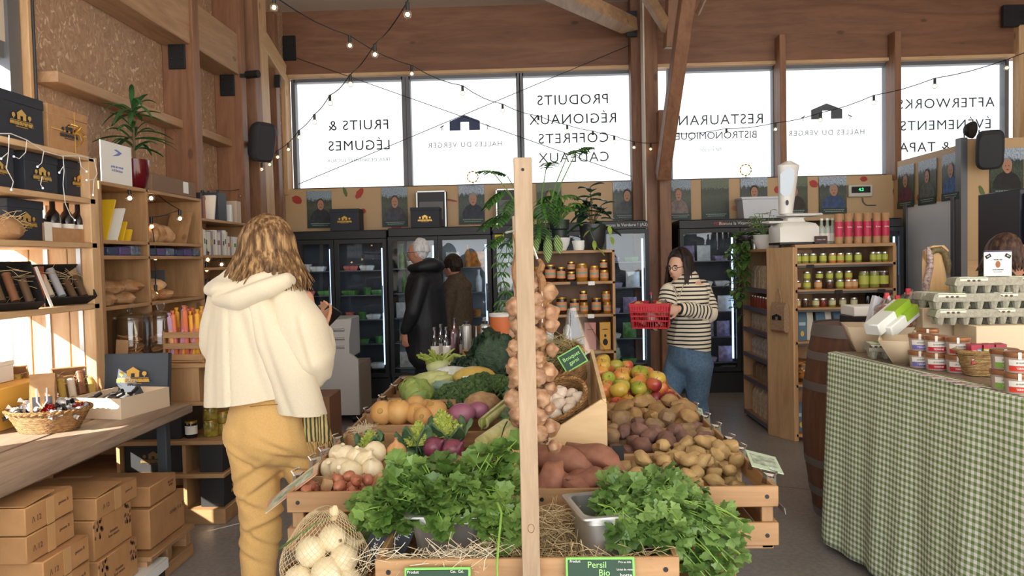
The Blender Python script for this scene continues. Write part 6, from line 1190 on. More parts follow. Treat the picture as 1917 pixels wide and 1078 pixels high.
ms.build('stems', STEMG, sd); ml.build('leaves', leafmat('leaf_lime', (132, 156, 62), (172, 190, 90), .2), sd)
ca = potted('calathea', 'calathea with pale striped hanging leaves at the shelf edge', (at(1028, 466, 6.02).x, 6.04, zt), [(.035, 0), (.045, .06), (.05, .08), (0, .07)], M('dark_green_pot'))
def striped():
    m, nt, b = newmat('leaf_striped'); b.inputs['Roughness'].default_value = .35; w = nt.nodes.new('ShaderNodeTexWave'); w.inputs['Scale'].default_value = 26; w.inputs['Distortion'].default_value = 2; nt.links.new(coords(nt, rot=(0, .7, .4)), w.inputs[0]); nt.links.new(ramp(nt, w.outputs[1], [(.3, rgb((74, 116, 58))), (.7, rgb((176, 196, 128)))]), b.inputs['Base Color']); return m
ml = MB(); ms = MB()
for dx, dz, L, w in ((-.01, -1, .22, .075), (.06, -.6, .16, .07), (-.09, -.75, .17, .05)): ms.tube([(0, 0, .07), (dx, -.05, .12)], .003, 5); broad(ml, (dx, -.06, .12), (dx * 1.2, -.25, dz), L, w, .0, .15, tw=(1, 0, 0))
ms.build('stems', STEMG, ca); o = ml.build('leaves', striped(), ca); solid(o, .0012)
MB().lathe([(.04, 0), (.055, .07), (.05, .075), (0, .06)], 18).build('x', WHITE).name = 'cup'; o = bpy.data.objects['cup']; o.location = (at(1084, 466, 6.06).x, 6.07, zt); tag(o, 'small white cup between the bowl and the black pot', 'cup')
# ---------------- bottle table behind the vegetables
t = thing('bottle_table', 'narrow pine side table carrying bottles behind the vegetables', 'table', (-.42, 5.0, 0)); MB().box2((-.28, -.12, .845), (.3, .2, .873), .004).build('tabletop', CRATEX, t)
for x in (-.26, .25):
    for y in (-.1, .15): MB().box2((x, y, 0), (x + .03, y + .03, .845)).build('leg', CRATEZ, t)
zb = .8735
for px, y, h, lab in ((813, 4.93, .205, 'short dark oil bottle with pale label, leftmost on the bottle table'), (825, 5.05, .215, 'dark oil bottle behind the two short ones'), (835, 4.94, .205, 'short dark oil bottle, second on the bottle table'), (862, 5.04, .2, 'dark bottle between the tall and steel bottles')): bottle((at(px, 600, y).x, y, zb), .027, h, lab, neck=.36, capf=.1)
bottle((at(851, 600, 4.93).x, 4.93, zb), .027, .26, 'tall plum coloured bottle on the bottle table', body=M('plum_glass', (48, 30, 34), .12), neck=.28, lab=None, capf=.1)
for px, lab in ((873, 'tall steel flask with black lid next to the plum bottle'), (908, 'tall steel flask with black lid, right one on the bottle table')):
    t = thing('steel_flask', lab, 'flask', (at(px, 600, 4.95).x, 4.95, zb)); MB().lathe([(.031, 0), (.032, .005), (.032, .21), (.02, .22), (.0, .22)], 20).build('body', STEEL, t); MB().lathe([(.018, .22), (.018, .238), (0, .24)], 14).build('lid', BLACK, t); MB().lathe([(.0325, .01), (.0325, .06)], 20, cap=False).build('label_paper', M('kraft_card'), t)
t = thing('oil_pourer', 'dark conical steel pourer between the two flasks', 'pourer', (at(891, 600, 5.02).x, 5.02, zb)); MB().lathe([(.04, 0), (.038, .01), (.012, .18), (.008, .2), (0, .2)], 18).build('body', M('dark_steel', (120, 112, 104), .3, 1), t)
t = thing('orange_bin', 'orange card bin with pale rim right of the steel flasks', 'bin', (at(940, 645, 5.36).x, 5.36, .6)); MB().lathe([(.07, 0), (.085, .52), (.08, .52), (0, .5)], 20).build('body', M('orange_paint', (214, 118, 66), .5), t); MB().lathe([(.087, .51), (.089, .53), (.082, .53)], 20, cap=False).build('rim', WHITE, t)
tag(MB().box2((-.45, 5.22, 0), (-.12, 5.5, .599), .004).build('wooden_box', CRATEX), 'wooden box under the orange bin', 'box')
# ---------------- bread slicer and carton behind the blonde woman
p = at(640, 787, 7.2); t = thing('bread_slicer', 'pale grey floor standing bread slicer behind the blonde woman', 'machine', (p.x - .02, 7.2, 0)); GREYM = M('machine_grey', (196, 194, 190), .4)
MB(Matrix.Rotation(R(90), 4, 'X')).prism([(-.2, .08), (.2, .08), (.2, .6), (.12, .66), (.12, .78), (.15, .98), (-.2, .98)], .04).build('side_panel', GREYM, t); MB().box2((-.2, .0, .08), (.2, .5, .55)).build('cabinet', M('machine_beige', (170, 150, 128), .5), t); MB().box2((-.2, 0, .6), (.1, .5, .98), .01).build('hood', GREYM, t)
for z in (.72, .8, .88): MB().cyl((-.2, -.045, z), (.08, -.045, z), .014).build('roller', STEEL, t)
for x in (-.17, .12):
    for y in (.03, .42): MB().cyl((x, y, .04), (x + .04, y, .04), .04, 14).build('caster', BLACK, t)
p = at(612, 835, 5.9); tag(MB().box2((p.x - .1, 5.75, 0), (p.x + .07, 6.1, .5), .005).build('brown_carton', M('brown_carton', (140, 100, 72), .7)), 'brown carton on the floor behind the blonde woman', 'carton')
# ---------------- jar shelf, side shelf, scale
JY = 6.2
t = thing('jar_shelf', 'pine corner shelf of pickle jars under the white shop scale', 'shelf', (2.46, JY, 0)); K = lambda x, y, z: (x - 2.46, y - JY, z)
for x in (2.06, 2.835): MB().box2(K(x, JY, .0), K(x + .03, JY + .34, 1.545), .003).build('upright', CRATEZ, t)
MB().bar(K(1.935, 6.46, .78), K(1.935, 6.46, .79), .001, .001).build('peg', CRATEZ, t)
m = MB(Matrix.Translation(V(K(2.0, 6.33, 0))) @ Matrix.Rotation(math.atan2(-.25, .13), 4, 'Z')); m.box((0, 0, .775), (.285, .03, 1.55), None, .003); m.build('corner_board', PINEZ, t)
LV = (1.57, 1.42, 1.213, 1.068, .80, .456, .06)
for z in LV: MB().box2(K(2.07, JY, z - .028), K(2.86, JY + .34, z), .003).build('shelf_board', CRATEX, t)
MB().box2(K(2.07, JY + .325, .05), K(2.85, JY + .34, 1.55)).build('back_panel', MATS['back_brown'], t)
MB().box2(K(1.93, 6.5, 1.52), K(2.3, 7.27, 1.545), .003).build('side_top', CRATEY, t); MB().box2(K(1.94, 7.245, 0), K(2.3, 7.27, 1.53), .003).build('side_upright', CRATEZ, t); MB().box2(K(1.93, 6.47, 0), K(2.3, 6.495, 1.53), .003).build('side_upright', CRATEZ, t); MB().box2(K(2.28, 6.49, 0), K(2.3, 7.25, 1.52)).build('side_back', MATS['back_brown'], t)
SL = (1.2, 1.03, .83, .6, .38, .06)
for z in SL: MB().box2(K(1.95, 6.49, z - .02), K(2.28, 7.25, z), .002).build('side_board', CRATEY, t); MB().box2(K(1.938, 6.49, z - .032), K(1.95, 7.25, z + .004)).build('price_rail', M('rail_violet', (92, 88, 108), .4), t)
for z in LV[1:6]: MB().box2(K(2.09, JY - .008, z - .034), K(2.83, JY, z - .016)).build('price_rail', M('rail_dark', (52, 48, 48), .4), t)
SLID = M('silver_lid', (206, 206, 206), .25, .9); JLAB = M('label_lime', (186, 190, 84), .6); JOR = M('fill_orange', (190, 122, 60), .15); JGR = M('fill_green', (140, 140, 66), .15); JBR = M('fill_brown', (84, 54, 40), .15); JRED = M('fill_red', (126, 48, 32), .15)
def sj(px, z, r, h, fill, lab, up=0, lm=JLAB): jar((at(px, 500, JY + .08).x, JY + .08 + rnd(-.01, .01), z + up + .0005), r, h, lab, fill, SLID, lm, lh=.012)
for i, px in enumerate((1494, 1507, 1522, 1541, 1558, 1573, 1589, 1607)): sj(px, 1.42, .028, .078, (JGR, JGR, JGR, JGR, JOR, JOR, JGR, JGR)[i], 'small jar with lime label on the top jar shelf, %s from the corner board' % ORD[i])
for i, px in enumerate((1634, 1645, 1657)): sj(px, 1.42, .024, .08, JGR, 'slim lime labelled jar at the right end of the top jar shelf, %s of three' % ORD[i])
for i, px in enumerate((1492, 1510, 1531, 1552, 1571, 1587, 1599)): sj(px, 1.213, .03, .07, (JBR, JGR, JOR, JBR, JGR, JOR, JOR)[i], 'low jar on the second jar shelf, %s from the corner board' % ORD[i], 0, None if i in (3,) else JLAB if i in (1, 4) else M('label_peach', (206, 164, 120), .6))
for i, px in enumerate((1510, 1533, 1552, 1571, 1589)): sj(px, 1.213, .028, .07, (JGR, JBR, JGR, JGR, JOR)[i], 'low jar stacked on the lower row of the second jar shelf, %s of five' % ORD[i], .071)
for px, f, lab in ((1617, JGR, 'large lime labelled jar on the second jar shelf'), (1636, JGR, 'second large lime labelled jar on the second jar shelf'), (1653, JBR, 'large dark jar with lime label at the end of the second jar shelf')): sj(px, 1.213, .038, .135, f, lab)
for i, px in enumerate((1491, 1507, 1526, 1540, 1557, 1578, 1599)): sj(px, 1.068, .027, .07, (JOR, JBR, JGR, JRED, JGR, JGR, JGR)[i], 'small preserve jar on the third jar shelf, %s from the corner board' % ORD[i], 0, None if i in (1, 3) else M('label_pale', (206, 200, 160), .6))
for i, px in enumerate((1624, 1635, 1645, 1655)): bottle((at(px, 550, JY + .1).x, JY + .1, 1.0685), .02, .14, 'small dark bottle at the right end of the third jar shelf, %s of four' % ORD[i], lab=None)
BLB = M('blue_sachet', (66, 98, 122), .5)
def sachet(loc, w, h, label, mat, rz=0, print_=True, cat='packet'):
    t = thing('food_sachet', label, cat, loc, rz); MB().rings([[(x * w * k, y * w * k2, z) for x, y in ((-.5, -.3), (.5, -.3), (.5, .3), (-.5, .3))] for k, k2, z in ((1, 1, 0), (1, 1, h * .75), (.95, .4, h * .92), (.95, .06, h))]).build('bag', mat, t)
    if print_: MB(face((0, -.31 * w, h * .25))).prism(ell(0, 0, w * .18, h * .1), .001).build('emblem_print', M('print_gold', (206, 170, 80), .5), t, 0); MB().box((0, -.305 * w, h * .6), (w * .7, .003, h * .12)).build('title_band', M('title_pale', (160, 186, 200), .5), t)
    return t
for i, px in enumerate((1500, 1518, 1535, 1552, 1568, 1584)): sachet((at(px, 610, JY + .08).x, JY + .08 + .03 * (i % 2), .8005), .075 if i % 2 == 0 else .05, .225, 'biscuit sachet on the fourth jar shelf, %s from the corner board' % ORD[i], BLB if i % 2 == 0 else M('cream_sachet', (206, 200, 184), .5), 0, i % 2 == 0)
for i, px in enumerate((1500, 1522)): sachet((at(px, 790, JY + .08).x, JY + .1, .0605), .085, .23, 'blue printed sachet on the bottom shelf behind the barrel, %s' % ('left one', 'right one')[i], BLB)
BAGC = glassy('bag_clear', (.96, .93, .88), .06, .15)
for i, px in enumerate((1502, 1530)):
    x = at(px, 690, JY + .13).x; t = thing('biscuit_bag', 'clear bag of golden biscuits on the fifth jar shelf, %s' % ('beside the corner board', 'beside the barrel')[i], 'bag', (x, JY + .13, .457)); rr = random.Random(i)
    for k in range(12): MB().ball((rr.uniform(-.05, .05), rr.uniform(-.04, .04), .03 + .012 * k), (.034, .03, .016), 9, 6, .2, 4, k).build('biscuit', M('biscuit_gold', (196, 140, 72), .7, var=.15), t)
    MB().ball((0, 0, .09), (.085, .07, .1), 14, 10, .3, 5, i).build('clear_film', BAGC, t)
PBG = M('grain_bag', (170, 142, 112), .6, nscale=30, c2=(206, 190, 168), var=.1); SPK = M('spice_red', (130, 52, 34), .4)
for zi, (z, n, w, h, mt, nm, ct) in enumerate(((1.2, 5, .11, .2, PBG, 'kraft bread bag', 'bag'), (1.03, 8, .05, .11, SPK, 'small spice jar', 'jar'), (.83, 6, .1, .17, M('flour_bag', (196, 182, 164), .6, nscale=24, c2=(150, 132, 112), var=.1), 'pale grain bag', 'bag'), (.6, 6, .1, .16, M('dark_grain_bag', (140, 126, 116), .6, nscale=24, c2=(196, 190, 186), var=.15), 'greyish lentil bag', 'bag'), (.38, 5, .09, .14, M('brown_pack', (132, 108, 84), .7, var=.12), 'brown card packet', 'packet'), (.06, 5, .11, .24, PBG, 'tall flour bag', 'bag'))):
    for i in range(n):
        y = 6.56 + i * .66 / n; lab = '%s on the side shelf, %s level from top, %s from the corner' % (nm, ORD[zi], ORD[i])
        if ct == 'jar': jar((2.0, y, z + .0005), .024, .1, lab, mt, SLID, None)
        else: sachet((2.02, y, z + .0005), w, h, lab, mt, R(-90), False, ct)
tb = thing('tote_bag', 'small jute bag hanging on the corner board of the jar shelf', 'bag', (1.97, 6.28, .87), math.atan2(-.25, .13)); MB().rings([[(x * .075, y * k, z) for x, y in ((-1, -1), (1, -1), (1, 1), (-1, 1))] for k, z in ((.012, 0), (.03, .02), (.025, .2), (.008, .24))]).build('sack', M('jute', (160, 132, 104), .85, nscale=80, c2=(140, 112, 86)), tb); MB().tube([(-.03, -.01, .23), (-.02, -.012, .31), (0, -.012, .36), (.02, -.012, .31), (.03, -.01, .23)], .005, 6).build('handle', M('jute'), tb); hall(0, 0, .1).build('x', INK, tb, 0).name = 'house_print'; bpy.data.objects['house_print'].matrix_local = Matrix.Translation((0, -.033, .1))
tag(MB(Matrix.Translation(V((2.0, 6.305, 1.33))) @ Matrix.Rotation(math.atan2(-.25, .13), 4, 'Z')).box((0, 0, 0), (.05, .004, .07)).build('small_notice', WHITE), 'little white notice on the corner board', 'notice')
for i, x in enumerate((1517, 1570, 1650)): q = at(x, 497, JY - .012); tag(MB().box((q.x, JY - .012, (1.395, 1.19, 1.19)[i]), (.06, .004, .03)).build('price_tag', INK), 'black price tag on the %s jar shelf edge' % ('top', 'second', 'second, right end of the')[i], 'tag')
# scale
SCW = M('scale_enamel', (226, 224, 218), .3)
t = thing('shop_scale', 'old white shop scale with tall rounded dial on the jar shelf', 'scale', (2.12, 6.38, 1.571), R(6))
MB().rings([[(sx * (w - c) + c * math.cos(a), sy * (d - c) + c * math.sin(a), z) for sx, sy, a0 in ((1, 1, 0), (-1, 1, PI / 2), (-1, -1, PI), (1, -1, 3 * PI / 2)) for a in (a0, a0 + PI / 4, a0 + PI / 2)] for w, d, c, z in ((.17, .12, .03, .02), (.17, .12, .03, .14), (.15, .1, .03, .17), (.08, .06, .02, .185), (.07, .05, .02, .21), (.09, .06, .02, .22))]).build('base', SCW, t); MB().box((0, 0, .01), (.33, .22, .02), None, .004).build('plinth', BLACK, t)
MB().box((.05, 0, .24), (.31, .2, .022), None, .01).build('pan_plate', SCW, t); MB().box((-.15, .02, .185), (.16, .16, .02), None, .008).build('weight_plate', SCW, t)
def tow(z): return .075 + .06 * (z ** 1.3) * 1.0
rs = []
for i in range(13):
    z = i / 12; cx = -.065 + .03 * z; w = (.055 + .035 * z if z < .9 else .09 * math.sqrt(max(.05, 1 - ((z - .9) / .1) ** 2))); d = .05 * (1 if z < .9 else math.sqrt(max(.08, 1 - ((z - .9) / .1) ** 2))); rs.append([(cx + w * math.cos(2 * PI * k / 20), d * math.sin(2 * PI * k / 20), .25 + .43 * z) for k in range(20)])
MB().rings(rs).build('dial_tower', SCW, t); f = MB(face((-.065, -.05, .4), R(-20)))
f.prism([(-.06, .02), (-.03, -.01), (.02, .0), (.045, .1), (.05, .2), (.0, .23), (-.06, .17)], .004); f.build('dial_window', M('dial_glass', (200, 214, 226), .1), t, 0); MB(face((-.075, -.053, .34), R(-20))).prism(ell(0, 0, .012, .022), .004).build('dial_mark', BLACK, t, 0)
for i, px in enumerate((1570, 1588, 1606, 1623, 1641, 1657)):
    t = thing('cardboard_tube', 'kraft bottle tube with raspberry label on the jar shelf, %s from the scale' % ORD[i], 'tube', (at(px, 440, JY + .1).x, JY + .1, 1.571)); MB().lathe([(.031, 0), (.031, .24), (0, .24)], 20).build('tube', KRAFT, t); MB().lathe([(.0318, .055), (.0318, .175)], 20, cap=False).build('label_paper', M('raspberry', (190, 44, 76), .5), t); text('Bulles', .016, WHITE, t, face((0, -.033, .13)))
for i, px in enumerate((1538, 1549, 1559, 1580, 1598, 1616)): bottle((at(px, 440, JY + .19).x, JY + .19, 1.571), .03, .21, 'clear bottle behind the kraft tubes, %s from the scale' % ORD[i], body=M('pale_glass', (176, 184, 176), .1, nscale=12, c2=(150, 160, 130)), cap=WHITE, neck=.3)
t = thing('chalk_sign', 'small dark maroon price sign beside the scale', 'sign', (at(1537, 447, JY + .06).x, JY + .06, 1.571)); MB().box((0, 0, .035), (.1, .006, .06)).build('board', M('maroon', (62, 32, 34), .6), t); text('Pétillant 9,90', .013, WHITE, t, face((0, -.004, .035)))
pw = potted('potted_plant', 'white bowl of leggy lime green seedlings left of the scale', (at(1432, 460, 6.75).x, 6.75, 1.5465), [(.06, 0), (.09, .05), (.1, .12), (.09, .12), (0, .1)], M('white_glaze'), (.09, .105)); ms, ml = MB(), MB(); rr = random.Random(12)
for i in range(9):
    q = V((rr.uniform(-.12, .05), rr.uniform(-.08, .08), rr.uniform(.18, .36))); ms.tube([(0, 0, .1), q * .6 + V((0, 0, .05)), q], .003, 5)
    for k in range(6): broad(ml, q - V((0, 0, .025 * k)), (math.cos(k * 2.4), math.sin(k * 2.4), .2), .055, .035, .3)
ms.build('stems', STEMG, pw); ml.build('leaves', leafmat('leaf_lime', (132, 156, 62), (172, 190, 90), .2), pw)
ivy = potted('potted_ivy', 'ivy in a dark pot trailing down the end of the side shelf', (at(1398, 465, 7.1).x, 7.12, 1.5465), [(.06, 0), (.1, .1), (.1, .13), (0, .1)], M('pot_black')); ms, ml = MB(), MB(); rr = random.Random(15)
for k in range(12):
    x0 = rr.uniform(-.1, .02); P = [V((x0 - .04 - .03 * j / 6 * rr.random(), rr.uniform(-.16, .1), .13 - j * rr.uniform(.04, .13))) if j else V((x0, 0, .13)) for j in range(7)]; ms.tube(P, .0025, 4)
    for q in P:
        for s_ in (0, 1, 2): broad(ml, q, (rr.uniform(-1, .6), rr.uniform(-1, .4), rr.uniform(-.7, .6)), rr.uniform(.05, .08), .05, .3)
ms.build('stems', STEMB, ivy); ml.build('leaves', leafmat('leaf_ivy', (74, 112, 50), (120, 156, 80), .15), ivy)
for i, px in enumerate((1402, 1420, 1441)): tag(MB().lathe([(.028, 0), (.03, .09), (.026, .09), (0, .08)], 16).build('metal_cup', STEEL), 'shiny metal cup behind the seedlings, %s from the left end' % ORD[i], 'cup'); bpy.data.objects['metal_cup' + ('' if i == 0 else '.%03d' % i)].location = (at(px, 440, 7.0).x + .05, 7.0, 1.5465)
# ---------------- barrel
t = thing('wine_barrel', 'old oak barrel with grey hoops beside the checked counter', 'barrel', (1.885, 4.45, 0)); BH = 1.09; prof = lambda z: .285 + .065 * math.sin(PI * z / BH)
OAK = wood('barrel_oak', (84, 54, 40), (112, 76, 56), 'z', 6, .6)
N = 48; MB().rings([[((prof(z) - (.004 if k % 2 == 0 else 0)) * math.cos(2 * PI * k / N), (prof(z) - (.004 if k % 2 == 0 else 0)) * math.sin(2 * PI * k / N), z) for k in range(N)] for z in [BH * i / 20 for i in range(21)]]).build('staves', OAK, t, 60)
HOOP = M('hoop_steel', (124, 118, 114), .5, .5)
for z0, z1 in ((.0, .05), (.13, .18), (.3, .345), (.73, .775), (.9, .945), (1.03, 1.1)): MB().lathe([(prof(z0) + .003, z0), (prof(z1) + .003, z1), (prof(z1) + .0005, z1), (prof(z0) + .0005, z0)], 48, cap=False).build('hoop', HOOP, t)
MB().lathe([(0, 1.06), (.27, 1.06)], 32, cap=False).build('barrel_head', OAK, t)
t = thing('card_box', 'black based white box lying on the barrel head', 'box', (1.9, 4.42, 1.1)); MB().box2((-.14, -.1, 0), (.14, .1, .045), .003).build('base', BLACK, t); MB().box2((-.135, -.095, .045), (.135, .095, .1), .004).build('lid', WHITE, t)
# ---------------- counter under gingham
def gingham():
    m, nt, b = newmat('gingham'); b.inputs['Roughness'].default_value = .85; t = nt.nodes.new('ShaderNodeUVMap'); sx = nt.nodes.new('ShaderNodeSeparateXYZ'); nt.links.new(t.outputs[0], sx.inputs[0])
    def st(o):
        a = nt.nodes.new('ShaderNodeMath'); a.operation = 'FRACT'; nt.links.new(o, a.inputs[0]); c = nt.nodes.new('ShaderNodeMath'); c.operation = 'GREATER_THAN'; c.inputs[1].default_value = .5; nt.links.new(a.outputs[0], c.inputs[0]); return c.outputs[0]
    s = nt.nodes.new('ShaderNodeMath'); s.operation = 'ADD'; nt.links.new(st(sx.outputs[0]), s.inputs[0]); nt.links.new(st(sx.outputs[1]), s.inputs[1]); h = nt.nodes.new('ShaderNodeMath'); h.operation = 'MULTIPLY'; h.inputs[1].default_value = .5; nt.links.new(s.outputs[0], h.inputs[0])
    r = nt.nodes.new('ShaderNodeValToRGB'); r.color_ramp.interpolation = 'CONSTANT'; e = r.color_ramp.elements; e[0].color = rgb((236, 238, 234)); e[1].position = .25; e[1].color = rgb((178, 190, 156)); x = e.new(.75); x.color = rgb((112, 134, 80)); nt.links.new(h.outputs[0], r.inputs[0]); nt.links.new(r.outputs[0], b.inputs['Base Color']); return m
CA, CB = V((1.495, 3.95)), V((1.76, 1.7)); CL = (CB - CA).length; CU = (CB - CA) / CL; CN = V((-CU.y, CU.x)) * -1   # CN points to the aisle
if CN.x > 0: CN = -CN
ct = thing('counter', 'long sales counter with a dark worn top, right side', 'counter', (CA.x, CA.y, 0), math.atan2(CU.y, CU.x)); CW = .8
sgn = 1 if (Matrix.Rotation(-math.atan2(CU.y, CU.x), 2) @ CN).y > 0 else -1    # local y of the aisle side
MB().box2((0, -sgn * CW, .965), (CL, 0, .998), .003).build('worktop', wood('counter_top', (120, 104, 92), (160, 142, 128), 'x', 5, .4, var=0), ct); MB().box2((.04, -sgn * (CW - .05), 0), (CL, -sgn * .05, .965)).build('body', MATS['back_brown'], ct)
nu, nv = 140, 26; uv = []
m = MB()
def cl(u, v):
    a = u * CL; fo = .012 * math.sin(a * 13 + 1.2 * math.sin(v * 2 + a)) * v + .008 * math.sin(a * 31) * v; return (a - .01, sgn * (.012 + fo + .03 * v), .995 - v * (.955 + .01 * math.sin(a * 9)))
m.grid(nu, nv, cl); m.grid(10, nv, lambda u, v: (-.012 - .01 * v * math.sin(u * 20), sgn * (.012 + .03 * v) - sgn * u * .7, .995 - v * .955)); m.grid(nu, 2, lambda u, v: (u * CL - .01, sgn * (.012 - .05 * (1 - v)), 1.0 - .005 * v))
cloth = m.build('tablecloth', gingham(), None, 60); ul = cloth.data.uv_layers.new(name='UVMap')
for lp in cloth.data.loops:
    c = cloth.data.vertices[lp.vertex_index].co; ul.data[lp.index].uv = ((c.x if c.x > -.008 else c.y) / .027, (c.z + (0 if c.z < .994 else c.y * sgn)) / .027)
cloth.matrix_world = ct.matrix_basis.copy() if 0 else (Matrix.Translation(ct.location) @ Matrix.Rotation(ct.rotation_euler.z, 4, 'Z')); tag(cloth, 'green and white gingham cloth hanging down the counter front', 'tablecloth'); solid(cloth, .0015)
CZ = .9995
def cp_(px, py): p = atz(px, py, CZ); return V((p.x, p.y, CZ))
CRM = M('cream_board', (222, 202, 172), .7)
def flared(loc, w, d, h, rz, label, fl=.05, mat=None):
    t = thing('flared_tray', label, 'tray', loc, rz); mat = mat or CRM; m = MB(); a = [(-w / 2, -d / 2), (w / 2, -d / 2), (w / 2, d / 2), (-w / 2, d / 2)]; b = [(x + math.copysign(fl, x), y + math.copysign(fl, y)) for x, y in a]
    MB().box((0, 0, .002), (w, d, .004)).build('bottom', mat, t)
    for i in range(4):
        j = (i + 1) % 4; q = MB(); q.add([a[i] + (.002,), a[j] + (.002,), b[j] + (h,), b[i] + (h,)], [(0, 1, 2, 3)]); o = q.build('side', mat, t); solid(o, .003)
    return t
p = cp_(1625, 662); flared(p + V((.1, .14, 0)), .2, .2, .13, R(-15), 'cream card tray with flared sides at the far end of the counter')
p = cp_(1690, 685); flared(p + V((.1, .1, 0)), .17, .16, .11, R(-25), 'cream card tray with flared front beside the stacked tins', .06)
p = cp_(1775, 640); flared(p + V((.05, .12, .03)), .34, .2, .175, R(20), 'large cream card tray with egg packs in the middle of the counter', .05)
PULP = M('egg_pulp', (150, 148, 132), .9, nscale=90, c2=(170, 168, 152), bmp=.2); EGL = M('egg_label', (226, 232, 216), .5); EGG = M('egg_label_green', (150, 184, 70), .5)
def eggbox(loc, L, rz, label, rot=None, green=True, grp=None):
    t = thing('egg_box', label, 'egg box', loc, rz, grp, rot); W = .105; n = max(2, int(L / .05)); m = MB()
    m.rings([[(x * L / 2 * k, y * W / 2 * k, z) for x, y in ((-1, -1), (1, -1), (1, 1), (-1, 1))] for k, z in ((.94, .034), (1, .04), (1, .044), (.94, .068), (.9, .072))])
    for i in range(n):
        for s in (-1, 1): x = -L / 2 + (i + .5) * L / n; m.rings([[(x + .021 * k * math.cos(2 * PI * q / 8), s * W / 4 + .021 * k * math.sin(2 * PI * q / 8), z) for q in range(8)] for k, z in ((.62, 0), (1.05, .038))])
    m.build('pulp_box', PULP, t); MB().box((-L * .22, 0, .073), (L * .4, W * .86, .002)).build('label_paper', EGL, t); MB().box((-L * .22, -W * .475, .058), (L * .4, .002, .02), (.35, 0, 0)).build('label_flap', EGL, t); MB().box((-L * .1, 0, .0745), (L * .12, W * .8, .001)).build('label_band', EGG, t)
    for s in (-1, 0, 1): MB().ball((-L * .22 + s * .022, -W * .485, .06), (.008, .002, .008), 8, 5).build('face_print', M('face_brown', (90, 66, 54)), t)
    return t
p = cp_(1640, 672); eggbox(p + V((.03, .04, 0)), .11, R(-10), 'small grey egg box in front of the far flared tray')
p = cp_(1695, 640); eggbox(p + V((.03, .08, .06)), .26, R(28), 'long egg box leaning on the far tray, above the small one', (R(0), R(-8), R(28)))
for k, (a, b, lab) in enumerate((((1632, 618), (1690, 570), 'white and green egg carton sleeve, upper one of two lying slanted'), ((1655, 622), (1705, 580), 'white and green egg carton sleeve, lower one of two lying slanted'))):
    p = at(*a, 3.7) ; q = at(*b, 3.82); t = thing('carton_sleeve', lab, 'carton', (p + q) / 2); d = (q - p); m = MB(); m.bar(-d / 2, d / 2, .085, .06, bev=.006); m.build('sleeve', M('sleeve_white', (226, 230, 226), .35), t); MB().bar(d * .05 + V((0, -.02, .012)), d * .5 + V((0, -.02, .012)), .06, .04).build('green_end', M('sleeve_green', (150, 186, 50), .35), t); MB().bar(-d * .5 + V((.0, -.0, .026)), d * .5 + V((0, -.0, .026)), .012, .012).build('stripe', M('sleeve_teal', (90, 150, 120), .35), t)
base = cp_(1830, 640); z = 0
stack = [(1790, 612, .28, 0, 'egg box with faces label, lowest of the front stack'), (1790, 612, .3, 1, 'egg box with faces label, second of the front stack'), (1830, 612, .3, 2, 'topmost egg box below the white sign'), (1880, 612, .25, 0, 'egg box at the bottom of the right egg stack'), (1885, 612, .25, 1, 'egg box in the middle of the right egg stack'), (1905, 612, .2, 2, 'egg box on top of the right egg stack')]
for px, py, L, lv, lab in stack: q = at(px, py, 3.65); eggbox((q.x + .03, 3.65, 1.155 + lv * .0725), L, R(-6), lab)
tag(MB().box2((2.0, 3.56, CZ), (2.45, 3.75, 1.154), .003).build('riser_box', M('cream_board')), 'cream box under the egg box stacks', 'box')
eggbox((at(1760, 560, 3.85).x, 3.85, 1.225), .26, R(4), 'white labelled egg carton behind the front egg stack'); tag(MB().box2((1.87, 3.78, CZ), (2.15, 3.92, 1.224), .003).build('riser_box', M('cream_board')), 'cream box behind the front egg stack', 'box')
t = thing('table_sign', 'white upright sign with black corner stamps on the egg boxes', 'sign', (at(1868, 520, 3.66).x, 3.66, 1.3745)); MB().box2((-.063, 0, 0), (.063, .004, .12)).build('panel', WHITE, t); MB().box2((-.063, -.001, .112), (.063, .005, .12)).build('rim', M('rim_violet', (60, 52, 84)), t)
for s in (-1, 1): MB().box((s * .045, -.002, .093), (.026, .002, .016), (0, s * .5, 0)).build('stamp', INK, t); text('BIO', .008, WHITE, t, face((s * .045, -.0035, .093)) @ Matrix.Rotation(-s * .5, 4, 'Z'))
MB(face((0, -.001, .055))).prism(ell(0, 0, .011, .016), .001).build('emblem_print', M('emblem_brown', (150, 90, 50)), t, 0); text('PLEIN AIR', .009, INK, t, face((0, -.002, .076))); text("OEUFS FERMIERS", .007, INK, t, face((0, -.002, .03))); text('de nos producteurs', .005, INK, t, face((0, -.002, .02)))
